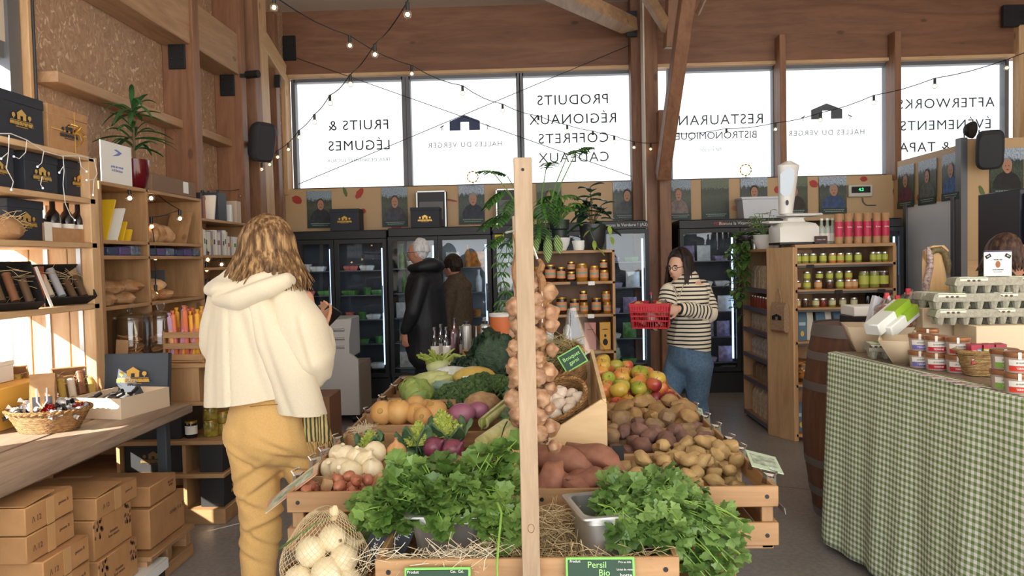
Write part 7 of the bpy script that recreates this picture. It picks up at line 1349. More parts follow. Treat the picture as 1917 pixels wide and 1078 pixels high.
# terrine jars, two high
TL_ = {'red': M('label_red', (186, 40, 54), .5), 'violet': M('label_violet', (108, 104, 176), .5), 'green': M('label_green', (120, 170, 60), .5), 'scarlet': M('label_scarlet', (206, 58, 40), .5)}; TGL = M('terrine', (168, 150, 138), .15); RUB = M('copper_lid', (170, 120, 84), .35, .5)
def terrine(px, py, lv, col, lab, r=.044, h=.072):
    p = cp_(px, py); t = thing('terrine_jar', lab, 'jar', (p.x, p.y + .04, CZ + lv * (h + .001)), -.25); MB().lathe([(r * .88, 0), (r * .9, .006), (r, h * .72), (r, h * .74), (0, h * .74)], 24).build('glass', TGL, t); MB().lathe([(r * 1.02, h * .74), (r * 1.06, h * .78), (r * 1.06, h * .97), (r * .98, h), (0, h)], 24).build('lid', RUB, t)
    def band(z0, z1, m, n, sp): q = MB(); q.rings([[(r * k * 1.004 * math.sin(a), -r * k * 1.004 * math.cos(a), h * z) for a in [-sp + 2 * sp * i / 10 for i in range(11)]] for z, k in ((z0, .9 + .1 * z0 / .72), (z1, .9 + .1 * z1 / .72))], False, False); q.build(n, m, t)
    band(.34, .64, LABELW, 'label_paper', 1.0); band(.1, .36, TL_[col], 'label_band', 1.0); text('LE CLOS DES', h * .1, INK, t, Matrix.Translation((0, -r * .985 - .0015, h * .5)) @ Matrix.Rotation(R(90), 4, 'X')); text('TERRINE', h * .14, WHITE, t, Matrix.Translation((0, -r * .95 - .001, h * .23)) @ Matrix.Rotation(R(84), 4, 'X')); MB().box((-.01, -r * 1.07, h * .85), (.01, .002, h * .34)).build('seal_strip', LABELW, t)
for px, py, col, nm in ((1731, 689, 'violet', 'violet'), (1762, 694, 'red', 'red'), (1803, 699, 'red', 'dark red')):
    terrine(px, py, 0, col, 'terrine jar with %s label, bottom of its pair %s' % (nm, 'beside the flared tray' if px < 1740 else 'in the middle' if px < 1790 else 'by the basket')); terrine(px, py, 1, col, 'terrine jar with %s label, top of its pair %s' % (nm, 'beside the flared tray' if px < 1740 else 'in the middle' if px < 1790 else 'by the basket'))
for px, py, col in ((1893, 731, 'green'), (1920, 739, 'scarlet')): terrine(px, py, 0, col, 'terrine jar with %s label, bottom of its pair at the picture edge' % col); terrine(px, py, 1, col, 'terrine jar with %s label, top of its pair at the picture edge' % col)
terrine(1745, 676, 1, 'violet', 'copper lidded terrine jar behind the violet pair'); terrine(1748, 676, 0, 'violet', 'terrine jar at the bottom behind the violet pair')
p = cp_(1860, 708); bk2 = basket((p.x + .02, p.y + .1, CZ), .1, .085, .095, 'small rectangular wicker basket of spice boxes on the counter', WICKL, R(-10), .72, None, 24, None, .5)
BX = [(190, 40, 60), (90, 140, 180), (186, 190, 60), (200, 60, 120)]
for i in range(6):
    t = thing('spice_box', 'bright little printed box in the counter basket, %s from the left' % ORD[i], 'box', (bk2.location.x - .065 + .024 * i, bk2.location.y - .03 + .012 * (i % 2), CZ + .05), R(-10)); MB().box2((-.011, -.03, 0), (.011, .03, .075), .001).build('carton', M('spice_%d' % BX[i % 4][0], BX[i % 4], .4), t); MB().box((0, -.0305, .035), (.016, .001, .04)).build('print', M('spice_print', (206, 214, 200), .5, nscale=140, c2=(150, 110, 80)), t); MB().box2((-.0112, -.0305, .06), (.0112, .0305, .0755)).build('lid_band', M('spice_lid', (170, 40, 60), .4), t)
p = cp_(1900, 668); t = thing('window_box', 'tan card box with window panel leaning at the right edge of the counter', 'box', p + V((.04, .2, .085)), 0, None, (R(-30), R(-22), R(18))); MB().box((0, 0, .05), (.28, .09, .14), None, .003).build('carton', CREAMC, t); MB().box((0, -.046, .06), (.2, .002, .06)).build('window', M('smoky_window'), t); MB().box((0, -.046, .005), (.16, .002, .03)).build('print', M('print_grey', (160, 140, 124), .6), t)
for i, (px, py) in enumerate(((1735, 702), (1757, 707), (1783, 713), (1800, 719), (1823, 722))): p = cp_(px, py); tag(MB(Matrix.Translation(p) @ Matrix.Rotation(R(-20), 4, 'Z')).box((0, 0, .001), (.05, .035, .002)).build('price_slip', M('slip_pink', (206, 186, 184), .6)), 'pale paper price slip on the counter edge, %s from the far end' % ORD[i], 'paper')
# sweets bags behind, clear stand
CB_ = glassy('bag_shine', (.96, .92, .9), .12, .12)
for i, (px, py) in enumerate(((1660, 580), (1680, 585), (1700, 572), (1715, 585))):
    q = at(px, py, 3.88); t = thing('sweets_bag', 'clear bag of red and amber sweets behind the egg cartons, %s from the left' % ORD[i], 'bag', q); MB().ball((0, 0, -.04), (.05, .04, .06), 12, 8, .4, 5, i).build('sweets', M('sweets_mix', (190, 110, 70), .4, nscale=40, c2=(206, 190, 170)), t); MB().ball((0, 0, -.02), (.058, .045, .085), 12, 8, .5, 5, i + 9).build('clear_film', CB_, t); MB().box((0, 0, .07), (.02, .014, .03)).build('red_tie', M('tie_red', (200, 50, 60), .4), t)
tag(MB().box2((1.84, 3.81, CZ), (2.2, 3.94, 1.115)).build('riser_box', M('cream_board')), 'cream box under the bags of sweets', 'box')
q = at(1640, 578, 3.92); t = thing('leaflet_stand', 'clear leaflet stand leaning behind the white sleeves', 'stand', q, R(20), None, (0, R(18), R(20))); MB().box((0, 0, -.02), (.07, .02, .16)).build('sheet', M('milky_clear', (200, 200, 206), .2), t); MB().box((0, -.012, -.04), (.05, .002, .05)).build('label_paper', WHITE, t)
# chopping boards and dried sausages hanging by the door
t = thing('cutting_board', 'pale wooden display board with wavy outline beside the counter', 'board', (at(1750, 570, 4.7).x, 4.7, 1.0)); m = MB(Matrix.Rotation(R(90), 4, 'X')); L_ = [(-.06 + .012 * math.sin(i * 1.1), i * .05) for i in range(11)]; m.prism([(x, z) for x, z in L_] + [(-.02, .53), (.04, .53)] + [(.06 - .016 * math.sin(i * 1.0), i * .05) for i in range(10, -1, -1)], .03); m.build('board', wood('board_beech', (206, 162, 106), (222, 184, 132), 'z', 4), t)
t = thing('cutting_board', 'second wooden display board turned sideways behind the sausage', 'board', (at(1728, 570, 4.75).x, 4.75, 1.0), R(60)); m = MB(Matrix.Rotation(R(90), 4, 'X')); m.prism([(-.08, 0), (.07, 0), (.07, .4), (.03, .5), (-.03, .5), (-.07, .42)], .025); m.build('board', MATS['board_beech'], t)
for px, lab, c in ((1737, 'speckled dried sausage hanging on the wooden board', (120, 92, 84)), (1760, 'curved brown sausage over the top of the wooden board', (130, 112, 72))):
    t = thing('dried_sausage', lab, 'sausage', at(px, 500, 4.66)); P = [(.015 * math.sin(k * .9), 0, .12 - .05 * k) for k in range(7)] if px < 1750 else [(-.07, 0, .06), (-.04, 0, .1), (0, 0, .105), (.03, 0, .08), (.045, 0, .02), (.05, 0, -.05)]
    MB().tube(P, [.008] + [.02] * (len(P) - 2) + [.008], 10).build('casing', M('sausage_%d' % c[2], c, .6, nscale=60, c2=(206, 186, 180) if px < 1750 else (96, 84, 56)), t)
t = thing('tall_fridge', 'tall dark blue fridge behind the shop assistant', 'fridge', (3.1, 5.04, 0)); MB().box2((0, 0, 0), (.75, .46, 1.88), .005).build('casing', M('midnight', (34, 38, 50), .45), t); MB().box2((.02, -.035, .1), (.75, -.005, 1.85), .004).build('door', M('door_black', (24, 26, 32), .3), t); MB().box2((.01, -.06, .9), (.03, -.035, 1.75), .004).build('handle', ALU, t)
for i in range(6): MB().box((.62, -.037, 1.5 - i * .03), (.05, .002, .012)).build('lettering_bar', LABELW, t)
# ---------------- people
def limb(m, pts, side=(1, 0, 0), n=20):
    """pts: (point, half width, half depth); elliptical loft with rounded ends"""
    S_ = V(side); P = [V(p[0]) for p in pts]; rs = []
    def ring(c, d, a, b):
        s = (S_ - d * S_.dot(d)); s = s.normalized() if s.length > .05 else d.orthogonal().normalized(); t = d.cross(s)
        return [c + s * a * math.cos(2 * PI * k / n) + t * b * math.sin(2 * PI * k / n) for k in range(n)]
    L = len(P); ds = [(P[min(i + 1, L - 1)] - P[max(i - 1, 0)]).normalized() for i in range(L)]
    r0 = min(pts[0][1], pts[0][2]); r1 = min(pts[-1][1], pts[-1][2])
    for f in (.98, .7, .35): rs.append(ring(P[0] - ds[0] * r0 * f * .8, ds[0], pts[0][1] * math.sqrt(1 - f * f), pts[0][2] * math.sqrt(1 - f * f)))
    for i in range(L):
        rs.append(ring(P[i], ds[i], pts[i][1], pts[i][2]))
        if i < L - 1:
            for k in (.33, .67):
                q = P[i].lerp(P[i + 1], k); d = ds[i].lerp(ds[i + 1], k).normalized(); e = k * k * (3 - 2 * k); rs.append(ring(q, d, pts[i][1] * (1 - e) + pts[i + 1][1] * e, pts[i][2] * (1 - e) + pts[i + 1][2] * e))
    for f in (.35, .7, .98): rs.append(ring(P[-1] + ds[-1] * r1 * f * .8, ds[-1], pts[-1][1] * math.sqrt(1 - f * f), pts[-1][2] * math.sqrt(1 - f * f)))
    m.rings(rs)
def fuse(m, name, mat, parent, vox=.012, smooth=4, fold=0, ffr=9, seed=0, chains=None, carve=None):
    o = m.build(name, mat, parent, 0); r = o.modifiers.new('r', 'REMESH'); r.mode = 'VOXEL'; r.voxel_size = vox
    if smooth: s = o.modifiers.new('s', 'SMOOTH'); s.iterations = smooth; s.factor = .6
    bake(o); me = o.data
    if fold or carve:
        ns = [v.normal.copy() for v in me.vertices]
        for v, n in zip(me.vertices, ns):
            q = v.co
            if fold: k = noise.noise(V((q.x * ffr, q.y * ffr, q.z * ffr * .45 + seed))); v.co = q + n * fold * (1 - 2.2 * abs(k)) 
            if carve: v.co += n * carve(q)
    if chains:
        at_ = me.attributes.new('len', 'FLOAT', 'POINT')
        for i, v in enumerate(me.vertices):
            best = (9, 0)
            for ch in chains:
                acc = ch[0]
                for a, b, r in ch[1]:
                    d = b - a; k = max(0, min(1, (v.co - a).dot(d) / d.length_squared)); e = (v.co - a - d * k).length / r
                    if e < best[0]: best = (e, acc + k * d.length)
                    acc += d.length
            at_.data[i].value = best[1]
    me.polygons.foreach_set('use_smooth', [True] * len(me.polygons)); return o
def headshape(m, c, rz, tilt=0, r=1.0, roll=0):
    T = Matrix.Translation(V(c)) @ Matrix.Rotation(rz, 4, 'Z') @ Matrix.Rotation(roll, 4, 'Y') @ Matrix.Rotation(tilt, 4, 'X'); g = lambda x, s: math.exp(-(x / s) ** 2)
    def shp(p, d):
        x, y, z = p; fr = max(0, -d.y)
        if d.z < 0: x *= 1 - .3 * d.z * d.z * (.5 + fr * .5); y = y * (1 - .1 * d.z * d.z) - .006 * d.z * d.z
        y -= fr * (.026 * g(d.x, .13) * g(d.z + .16, .16) * r + .01 * g(d.x, .1) * g(d.z - .05, .2) - .011 * (g(d.x - .36, .16) + g(d.x + .36, .16)) * g(d.z - .06, .13) + .009 * g(d.x, .28) * g(d.z + .5, .07) + .01 * g(d.x, .3) * g(d.z + .82, .14) - .006 * g(d.x, .3) * g(d.z + .62, .06) + .005 * g(d.z - .24, .1))
        return V((x, y, z)) * r
    t = m.T; m.T = T; m.ball((0, 0, 0), (.076, .096, .118), 48, 36, 0, 1, 0, None, shp)
    for s in (-1, 1): m.ball((s * .076 * r, .008, -.012), (.012 * r, .02 * r, .032 * r), 10, 8)
    m.T = t; return T
EYEW = M('eye_white', (226, 220, 214), .3); LIP = M('lip', (176, 112, 100), .5)
def facebits(par, T, r, brow, glasses=None):
    for s in (-1, 1):
        e = MB(T).ball((s * .03 * r, -.082 * r, .008 * r), (.012 * r, .009 * r, .008 * r), 12, 8).build('eye', EYEW, par); MB(T).ball((s * .03 * r, -.0905 * r, .008 * r), (.0055 * r, .002, .0055 * r), 8, 6).build('iris', M('iris_brown', (52, 36, 28), .2), e)
        MB(T).tube([(s * .015 * r, -.0955 * r, .026 * r), (s * .03 * r, -.095 * r, .031 * r), (s * .046 * r, -.084 * r, .026 * r)], .0028, 6).build('eyebrow', brow, par)
    MB(T).ball((0, -.0975 * r, -.058 * r), (.02 * r, .006 * r, .006 * r), 12, 6).build('lips', LIP, par)
    if glasses:
        m = MB(T)
        for s in (-1, 1): m.tube([(s * .032 * r + .023 * r * math.cos(a), -.106 * r + .004, .008 * r + .02 * r * math.sin(a)) for a in [2 * PI * i / 18 for i in range(19)]], .0022, 5, cap=False).tube([(s * .054 * r, -.1 * r, .012 * r), (s * .078 * r, -.05 * r, .014 * r), (s * .08 * r, .01, .01 * r)], .002, 5)
        m.tube([(-.01 * r, -.106 * r, .012 * r), (.01 * r, -.106 * r, .012 * r)], .002, 5); m.build('glasses', glasses, par)
def hairmat(k, c):
    if k in MATS: return MATS[k]
    m, nt, b = newmat(k); b.inputs['Roughness'].default_value = .55; b.inputs['Specular IOR Level'].default_value = .25; nt.links.new(ramp(nt, nz(nt, coords(nt, (1, 1, .12)), 60, 3), [(.3, rgb(c[0])), (.5, rgb(c[1])), (.68, rgb(c[2]))]), b.inputs['Base Color']); return m
def hair(par, c, rz, L, mat, r=1.0, face=1.0, wave=.01, flare=.02, n=170, seed=0, lock=.012):
    """locks grow from the crown, follow the skull and fall; face: half angle left free at the front"""
    rr = random.Random(seed); T = Matrix.Translation(V(c)) @ Matrix.Rotation(rz, 4, 'Z'); m = MB(T)
    m.ball((0, .014 * r, .022 * r), (.082 * r, .094 * r, .11 * r), 24, 16, 0, 1, 0, None, lambda p, d: p * (1 if d.y > -.5 or d.z > .45 else .86))
    for i in range(n):
        a = rr.uniform(face, 2 * PI - face) - PI / 2 if face else rr.uniform(0, 6.3); ca, sa = math.cos(a), math.sin(a); part = rr.uniform(-.2, .2); P = []; l = L * rr.uniform(.82, 1.05); k = rr.uniform(1.0, 1.1)
        for j in range(5): th = .12 + j * .36; P.append(V((.084 * r * k * math.sin(th) * ca, .012 + .1 * r * k * math.sin(th) * sa, .018 * r + .118 * r * k * math.cos(th))))
        e = P[-1]; N = max(2, int(l / .045))
        for j in range(1, N + 1): f = j / N; P.append(V((e.x * (1 + flare * 3 * f) + wave * math.sin(j * 1.1 + i) * f, e.y * (1 + flare * 2 * f) + wave * math.cos(j * .9 + i) * f, e.z - l * f)))
        R_ = [.009] + [lock * r] * (len(P) - 3) + [.008, .002]; m.tube(P, R_, 5, .6)
    return m.build('hair', mat, par, 70)
def fingers(m, w, d, nrm, s=1.0, curl=.5, thumb=1, spread=.12):
    """palm and five fingers from wrist w along d; palm faces nrm; thumb on side `thumb`"""
    d = V(d).normalized(); nrm = V(nrm); nrm = (nrm - d * nrm.dot(d)).normalized(); x = d.cross(nrm) * thumb
    limb(m, [(V(w), .026 * s, .018 * s), (V(w) + d * .045 * s, .038 * s, .015 * s), (V(w) + d * .085 * s, .039 * s, .013 * s)], x, 12)
    for i, (o, l) in enumerate(((.029, .072), (.0095, .08), (-.01, .075), (-.029, .058))):
        p = V(w) + d * .082 * s + x * o * s; q = d + x * o * spread * 10; P = [p]; a = 0
        for k, f in enumerate((.46, .3, .24)): a += curl * (.5 if k == 0 else .8); P.append(P[-1] + (q.normalized() * math.cos(a) + nrm * math.sin(a)) * l * f * s)
        m.tube(P, [.0092 * s, .0088 * s, .008 * s, .0065 * s], 8); m.ball(P[-1], .0065 * s, 8, 6)
    p = V(w) + d * .025 * s + x * .026 * s; P = [p, p + (d * .6 + x * .75 + nrm * .25).normalized() * .035 * s]; P.append(P[-1] + (d * .9 + x * .3 + nrm * .4 * curl).normalized() * .03 * s); P.append(P[-1] + (d + nrm * .5 * curl).normalized() * .022 * s); m.tube(P, [.012 * s, .0105 * s, .009 * s, .007 * s], 8); m.ball(P[-1], .007 * s, 8, 6)
def person(label, c): return thing('person', label, 'person', (c.x, c.y, 0))
# --- 1: cream hooded cape and mustard trousers, seen from behind
Y1 = 3.2; o0 = at(500, 800, Y1); W1 = person('person seen from behind in cream hooded cape and mustard trousers holding a phone', o0); O1 = V((o0.x, o0.y, 0)); A = lambda x, y, dy=0: at(x, y, Y1 + dy) - O1
hc = A(508, 480, .02)
b = MB(); T1 = headshape(b, hc, R(130), -.15); limb(b, [(hc + V((0, -.02, -.07)), .05, .052), (A(495, 545), .055, .055)]); limb(b, [(A(495, 560), .15, .08), (A(498, 640), .15, .1), (A(502, 720), .125, .09), (A(505, 790), .155, .11)])
lk, la = A(485, 960, -.02), V((A(487, 1000).x, .02, .09)); rk, ra = A(588, 905, .12), V((A(596, 1000).x, .3, .09))
for hp, k, a in ((A(462, 815), lk, la), (A(548, 815), rk, ra)): limb(b, [(hp, .085, .09), (k, .055, .06), (a, .036, .042)]); limb(b, [(a, .036, .04), (a + V((.01, .08, -.045)), .042, .03), (a + V((.02, .16, -.062)), .04, .02)])
el, wr = A(590, 690, .05), A(606, 612, .26)
limb(b, [(A(565, 560), .05, .05), (el, .042, .042), (wr, .026, .03)]); fingers(b, wr, (A(613, 585, .34) - wr), (-.6, -.3, .5), .95, .7, 1); limb(b, [(A(420, 570), .05, .05), (A(415, 690, .1), .042, .042), (A(480, 650, .3), .028, .03)]); fingers(b, A(480, 650, .3), (1, .2, .3), (0, 1, 0), .95, .5)
fuse(b, 'body', SKIN, W1, .0062, 2)
CREAM = M('cream_wool', (226, 214, 188), .9, nscale=160, c2=(221, 209, 182), bmp=.015, sheen=.3)
X = lambda xl, xr, y, dp, dy=0: (A((xl + xr) / 2, y, dy), (xr - xl) / 2 * Y1 / F, dp)
def cut(o, p, q):                                   # trim below the hem line p-q
    e = (q - p); n = e.cross(V((0, 1, 0))); n = n if n.z < 0 else -n; bx = bmesh.new(); bx.from_mesh(o.data)
    bmesh.ops.bisect_plane(bx, geom=bx.verts[:] + bx.edges[:] + bx.faces[:], plane_co=p, plane_no=n, clear_outer=True); bmesh.ops.holes_fill(bx, edges=[e for e in bx.edges if e.is_boundary], sides=0); bx.to_mesh(o.data); bx.free(); o.data.set_sharp_from_angle(angle=R(50))
def rdg(q, a, b, amp, w, sg=1):                      # crease along the picture line a-b on the near side
    a, b = A(*a), A(*b); dx, dz = b.x - a.x, b.z - a.z; L = math.hypot(dx, dz); t = ((q.x - a.x) * dx + (q.z - a.z) * dz) / L / L; s = ((q.x - a.x) * dz - (q.z - a.z) * dx) / L * sg
    k = math.exp(-max(0, -t, t - 1) ** 2 * 30); return k * amp * (-math.exp(-(s / w) ** 2) + .7 * math.exp(-((s - 2.2 * w) / (1.8 * w)) ** 2))
m = MB(); limb(m, [X(462, 530, 515, .075), X(420, 560, 540, .115), X(400, 572, 575, .15), X(394, 575, 640, .165), X(391, 572, 700, .175), X(388, 570, 810, .19)])
limb(m, [(A(425, 560, .02), .08, .08), (A(412, 640, .12), .085, .1), (A(440, 690, .2), .07, .07), (A(478, 655, .28), .045, .045)])
ca = fuse(m, 'cape', CREAM, W1, .0115, 7, .006, 4, 3, None, lambda q: 0 if q.y > .05 else rdg(q, (452, 600), (462, 760), .007, .008) + rdg(q, (415, 610), (420, 750), .01, .03) + rdg(q, (480, 600), (520, 730), .012, .02, -1)); cut(ca, A(390, 757), A(525, 737))
m = MB(); limb(m, [(A(488, 570, -.11), .05, .05), (A(516, 640, -.13), .075, .06), (A(548, 700, -.11), .09, .075), (A(576, 800, -.06), .088, .085)])
o = fuse(m, 'cape_flap', CREAM, W1, .0105, 5, .004, 5, 6, None, lambda q: 0 if q.y > .05 else rdg(q, (510, 590), (566, 770), .01, .016)); cut(o, A(545, 764), A(612, 769))
m = MB(); limb(m, [(A(528, 556, -.02), .09, .1), (A(558, 618, -.05), .118, .125), (A(580, 676, -.04), .102, .12), (A(584, 698, -.02), .075, .09)]); limb(m, [(A(590, 690, .04), .07, .075), (A(604, 655, .15), .055, .06), (A(606, 620, .24), .045, .05)])
fuse(m, 'sleeve', CREAM, W1, .0105, 6, .005, 5, 9, None, lambda q: rdg(q, (585, 600), (608, 690), .012, .014) + rdg(q, (540, 640), (612, 712), .008, .014, -1) + rdg(q, (520, 560), (545, 660), .01, .02))
m = MB(); hd = [(A(402, 538, -.03), .03, .05), (A(418, 548, -.09), .055, .065), (A(450, 552, -.13), .06, .075), (A(490, 535, -.14), .055, .07), (A(528, 522, -.1), .045, .055), (A(545, 528, -.04), .025, .035)]
limb(m, hd, (0, -.4, 1)); limb(m, [(A(405, 535, .0), .03, .05), (A(450, 520, -.05), .06, .06), (A(500, 512, -.06), .055, .055), (A(535, 518, -.02), .03, .04)], (0, -.3, 1)); limb(m, [(A(388, 546, -.05), .012, .02), (A(420, 552, -.08), .04, .045)], (0, -.4, 1))
fuse(m, 'hood', CREAM, W1, .0095, 5, .003, 7, 5, None, lambda q: -.018 * math.exp(-((q.z - A(440, 543).z - (q.x - A(440, 543).x) * .35) / .016) ** 2) * (q.y < -.06))
MUST = M('mustard_cotton', (216, 174, 108), .8, nscale=150, c2=(208, 166, 100), bmp=.04, sheen=.1)
m = MB(); limb(m, [(A(505, 735), .15, .12), (A(507, 780), .175, .14), (A(507, 820), .185, .15)])
limb(m, [(A(468, 805), .105, .125), (A(478, 870, .0), .092, .105), (A(487, 945, 0), .088, .095), (A(488, 985), .084, .09), (A(484, 1078), .068, .08), (V((A(486, 1078).x, .01, .1)), .06, .07)])
limb(m, [(A(552, 810, .02), .115, .125), (A(570, 860, .08), .1, .11), (A(584, 905, .14), .085, .095), (A(590, 1000, .2), .07, .08), (ra, .058, .07)])
def pf(q):
    f = 0
    for cx, cy, ang, amp in ((470, 852, .5, .016), (500, 905, -.6, .014), (480, 935, .4, .014), (505, 975, -.35, .02), (495, 1000, .6, .014), (560, 850, .35, .014), (545, 830, .5, .012), (570, 880, .3, .014), (480, 880, -.5, .012), (475, 1030, .5, .01)): c = A(cx, cy); dx, dz = q.x - c.x, q.z - c.z; k = dz + dx * math.tan(ang); f -= amp * math.exp(-(k / .011) ** 2) * math.exp(-(dx / .075) ** 2) - .7 * amp * math.exp(-((k - .025) / .014) ** 2) * math.exp(-(dx / .08) ** 2)
    return f if q.y < .12 else 0
fuse(m, 'trousers', MUST, W1, .0105, 4, .005, 8, 1, None, pf); MB().tube([A(468, 761, -.165), A(495, 758, -.168), A(520, 757, -.165)], .002, 5).build('pocket_seam', M('seam_tan', (150, 108, 52), .8), W1)
for a, n_ in ((la, 1), (ra, 2)): MB().ball(a + V((.01, .06, -.052)), (.05, .13, .036), 16, 10).build('shoe', M('shoe_white', (206, 200, 190), .6), W1)
BLOND = hairmat('hair_blond', ((58, 42, 30), (116, 86, 56), (186, 150, 104)))
hair(W1, hc + V((0, 0, .008)), R(130), .17, BLOND, 1.14, .7, .022, .2, 520, 4, .0078)
p1, p2 = A(612, 590, .36), A(623, 603, .33); ph_ = thing('phone', 'dark phone held in front of the cream cape', 'phone', at(615, 592, 3.56), 0, None, (R(-40), R(38), R(20))); MB().box((0, 0, 0), (.072, .15, .008), None, .004).build('case', BLACK, ph_); MB().box((0, 0, .0045), (.064, .138, .001)).build('screen', M('phone_screen', (70, 80, 86), .1), ph_)
t = thing('striped_scarf', 'fringed striped scarf hanging from under the cream cape', 'scarf', at(588, 775, 3.1)); m = MB(); m.grid(8, 16, lambda u, v: ((u - .5) * .1 + .02 * v, -.015 * math.sin(u * 9 + v * 2), -.12 * v * (1 - .3 * (u - .5) ** 2))); o = m.build('cloth', None, t); o.data.materials.clear()
def scarfm():
    m, nt, b = newmat('scarf_stripe'); b.inputs['Roughness'].default_value = .9; w = nt.nodes.new('ShaderNodeTexWave'); w.inputs['Scale'].default_value = 22; w.inputs['Distortion'].default_value = 1.5; nt.links.new(coords(nt), w.inputs[0]); nt.links.new(ramp(nt, w.outputs[1], [(.3, rgb((70, 66, 40))), (.6, rgb((196, 176, 120)))]), b.inputs['Base Color']); return m
o.data.materials.append(scarfm()); solid(o, .004); m = MB()
for i in range(14): x = -.05 + .1 * i / 13; m.tube([(x + .02, -.01, -.11), (x + .03 + .012 * math.sin(i), -.012, -.15 - .02 * math.sin(i * 2))], .002, 4)
m.build('fringe', M('scarf_fringe', (190, 160, 104), .9), t)
# --- 2: white-haired man in a black parka
def standing(label, cx, Y, top, hd, rz, tilt, skin, chest, hip, hgt, arms, jacket, trousers, shoes, jr, hands, jl=.62, lean=0, vox=.0075):
    """hd: head pixel; heights follow from the place; arms: list of (shoulder, elbow, wrist) pixels + depth offsets"""
    o = at(cx, 600, Y); P_ = person(label, o); O = V((o.x, o.y, 0)); B = lambda x, y, dy=0: at(x, y, Y + dy) - O
    hc = B(*hd); k = .92; b = MB(); T = headshape(b, hc, rz, tilt, k); sd = (math.cos(rz), math.sin(rz), 0)
    ch, hp = B(*chest), B(*hip); limb(b, [(hc + V((0, 0, -.06)), .045, .05), (ch + V((0, 0, .17)), .05, .055)], sd); limb(b, [(ch + V((0, 0, .1)), .15, .08), (ch, .16, .11), (hp + V((0, 0, .12)), .13, .1), (hp, .15, .11)], sd)
    j = MB(); limb(j, [(ch + V((0, 0, .165)), .085, .085), (ch + V((0, 0, .09)), jr * .98, jr * .66), (ch + V((0, 0, -.03)), jr * 1.04, jr * .82), (hp + V((0, 0, .1)), jr, jr * .82), (hp + V((0, 0, -.16)), jr * .98, jr * .84)], sd)
    tr = MB(); limb(tr, [(hp + V((0, 0, .06)), .16, .125), (hp + V((0, 0, -.04)), .17, .135)], sd); S2 = V(sd)
    for s, (kn, an) in zip((-1, 1), hgt):
        a = hp + S2 * s * .085 + V((0, 0, -.06)); kk, aa = B(*kn), B(*an); aa.z = .085; limb(b, [(a, .08, .085), (kk, .052, .055), (aa, .035, .04)], sd); limb(tr, [(a, .1, .11), (a.lerp(kk, .6), .082, .09), (kk, .073, .078), (aa + V((0, 0, .02)), .065, .072)], sd)
        fd = V((math.sin(rz), -math.cos(rz), 0)); limb(b, [(aa, .035, .038), (aa + fd * .1 + V((0, 0, -.05)), .04, .025)]); m_ = MB(); limb(m_, [(aa - fd * .04 + V((0, 0, -.05)), .04, .035), (aa + fd * .1 + V((0, 0, -.055)), .045, .03), (aa + fd * .16 + V((0, 0, -.062)), .035, .02)], (-fd.y, fd.x, 0)); m_.build('shoe', shoes, P_)
    jc = []
    for (s_, e_, w_), hnd in zip(arms, hands):
        s_, e_, w_ = B(*s_), B(*e_), B(*w_); limb(b, [(s_, .05, .05), (e_, .038, .038), (w_, .026, .028)]); limb(j, [(s_, .075, .075), (s_.lerp(e_, .6), .068, .068), (e_, .062, .062), (e_.lerp(w_, .9), .045, .045)]); jc.append([s_, e_, w_])
        if hnd: fingers(b, w_, hnd[0], hnd[1], .95, hnd[2], hnd[3])
    fuse(b, 'body', skin, P_, vox, 2); return P_, B, hc, T, j, tr, jc, k, ch, hp
FARSK = M('skin_far', (196, 140, 116), .5)
P2, B, hc, T, j, tr, jc, k, ch, hp = standing('person with white hair and glasses in a black hooded parka facing the fridges', 795, 7.25, 0, (781, 474), R(-100), .12, FARSK, (796, 535), (800, 632), (((785, 760), (782, 800)), ((815, 760), (820, 800))), [((790, 522, -.2), (772, 585, -.26), (757, 622, -.2)), ((806, 520, .2), (800, 590, .24), (790, 630, .1))], 0, 0, BLACK, .22, [((.0, .05, -1), (.3, .6, 0), .4, -1), None])
limb(j, [(hp, .215, .2), (hp + V((0, 0, -.1)), .2, .19)])
PARKA = M('parka_black', (25, 27, 32), .6, nscale=30, c2=(30, 32, 38)); fuse(j, 'parka', PARKA, P2, .013, 4, .01, 7, 2)
m = MB(); limb(m, [(B(770, 502, -.04), .03, .05), (B(786, 500, -.12), .045, .06), (B(810, 495, -.08), .06, .075), (B(818, 498, .02), .06, .075), (B(800, 500, .1), .045, .06)], (0, 0, 1)); limb(m, [(B(776, 506), .06, .05), (B(806, 496), .07, .08)]); fuse(m, 'hood', PARKA, P2, .012, 4, .008, 9, 4); fuse(tr, 'trousers', M('trousers_black', (30, 30, 34), .8), P2, .014, 4, .008, 7)
WHH = hairmat('hair_white', ((186, 184, 184), (214, 214, 214), (236, 236, 238))); hair(P2, hc + V((.012, 0, .006)), R(-100), .015, WHH, .93, 1.3, .004, 0, 120, 5); facebits(P2, T, k, WHH, M('thin_frame', (120, 120, 124), .3, .6))
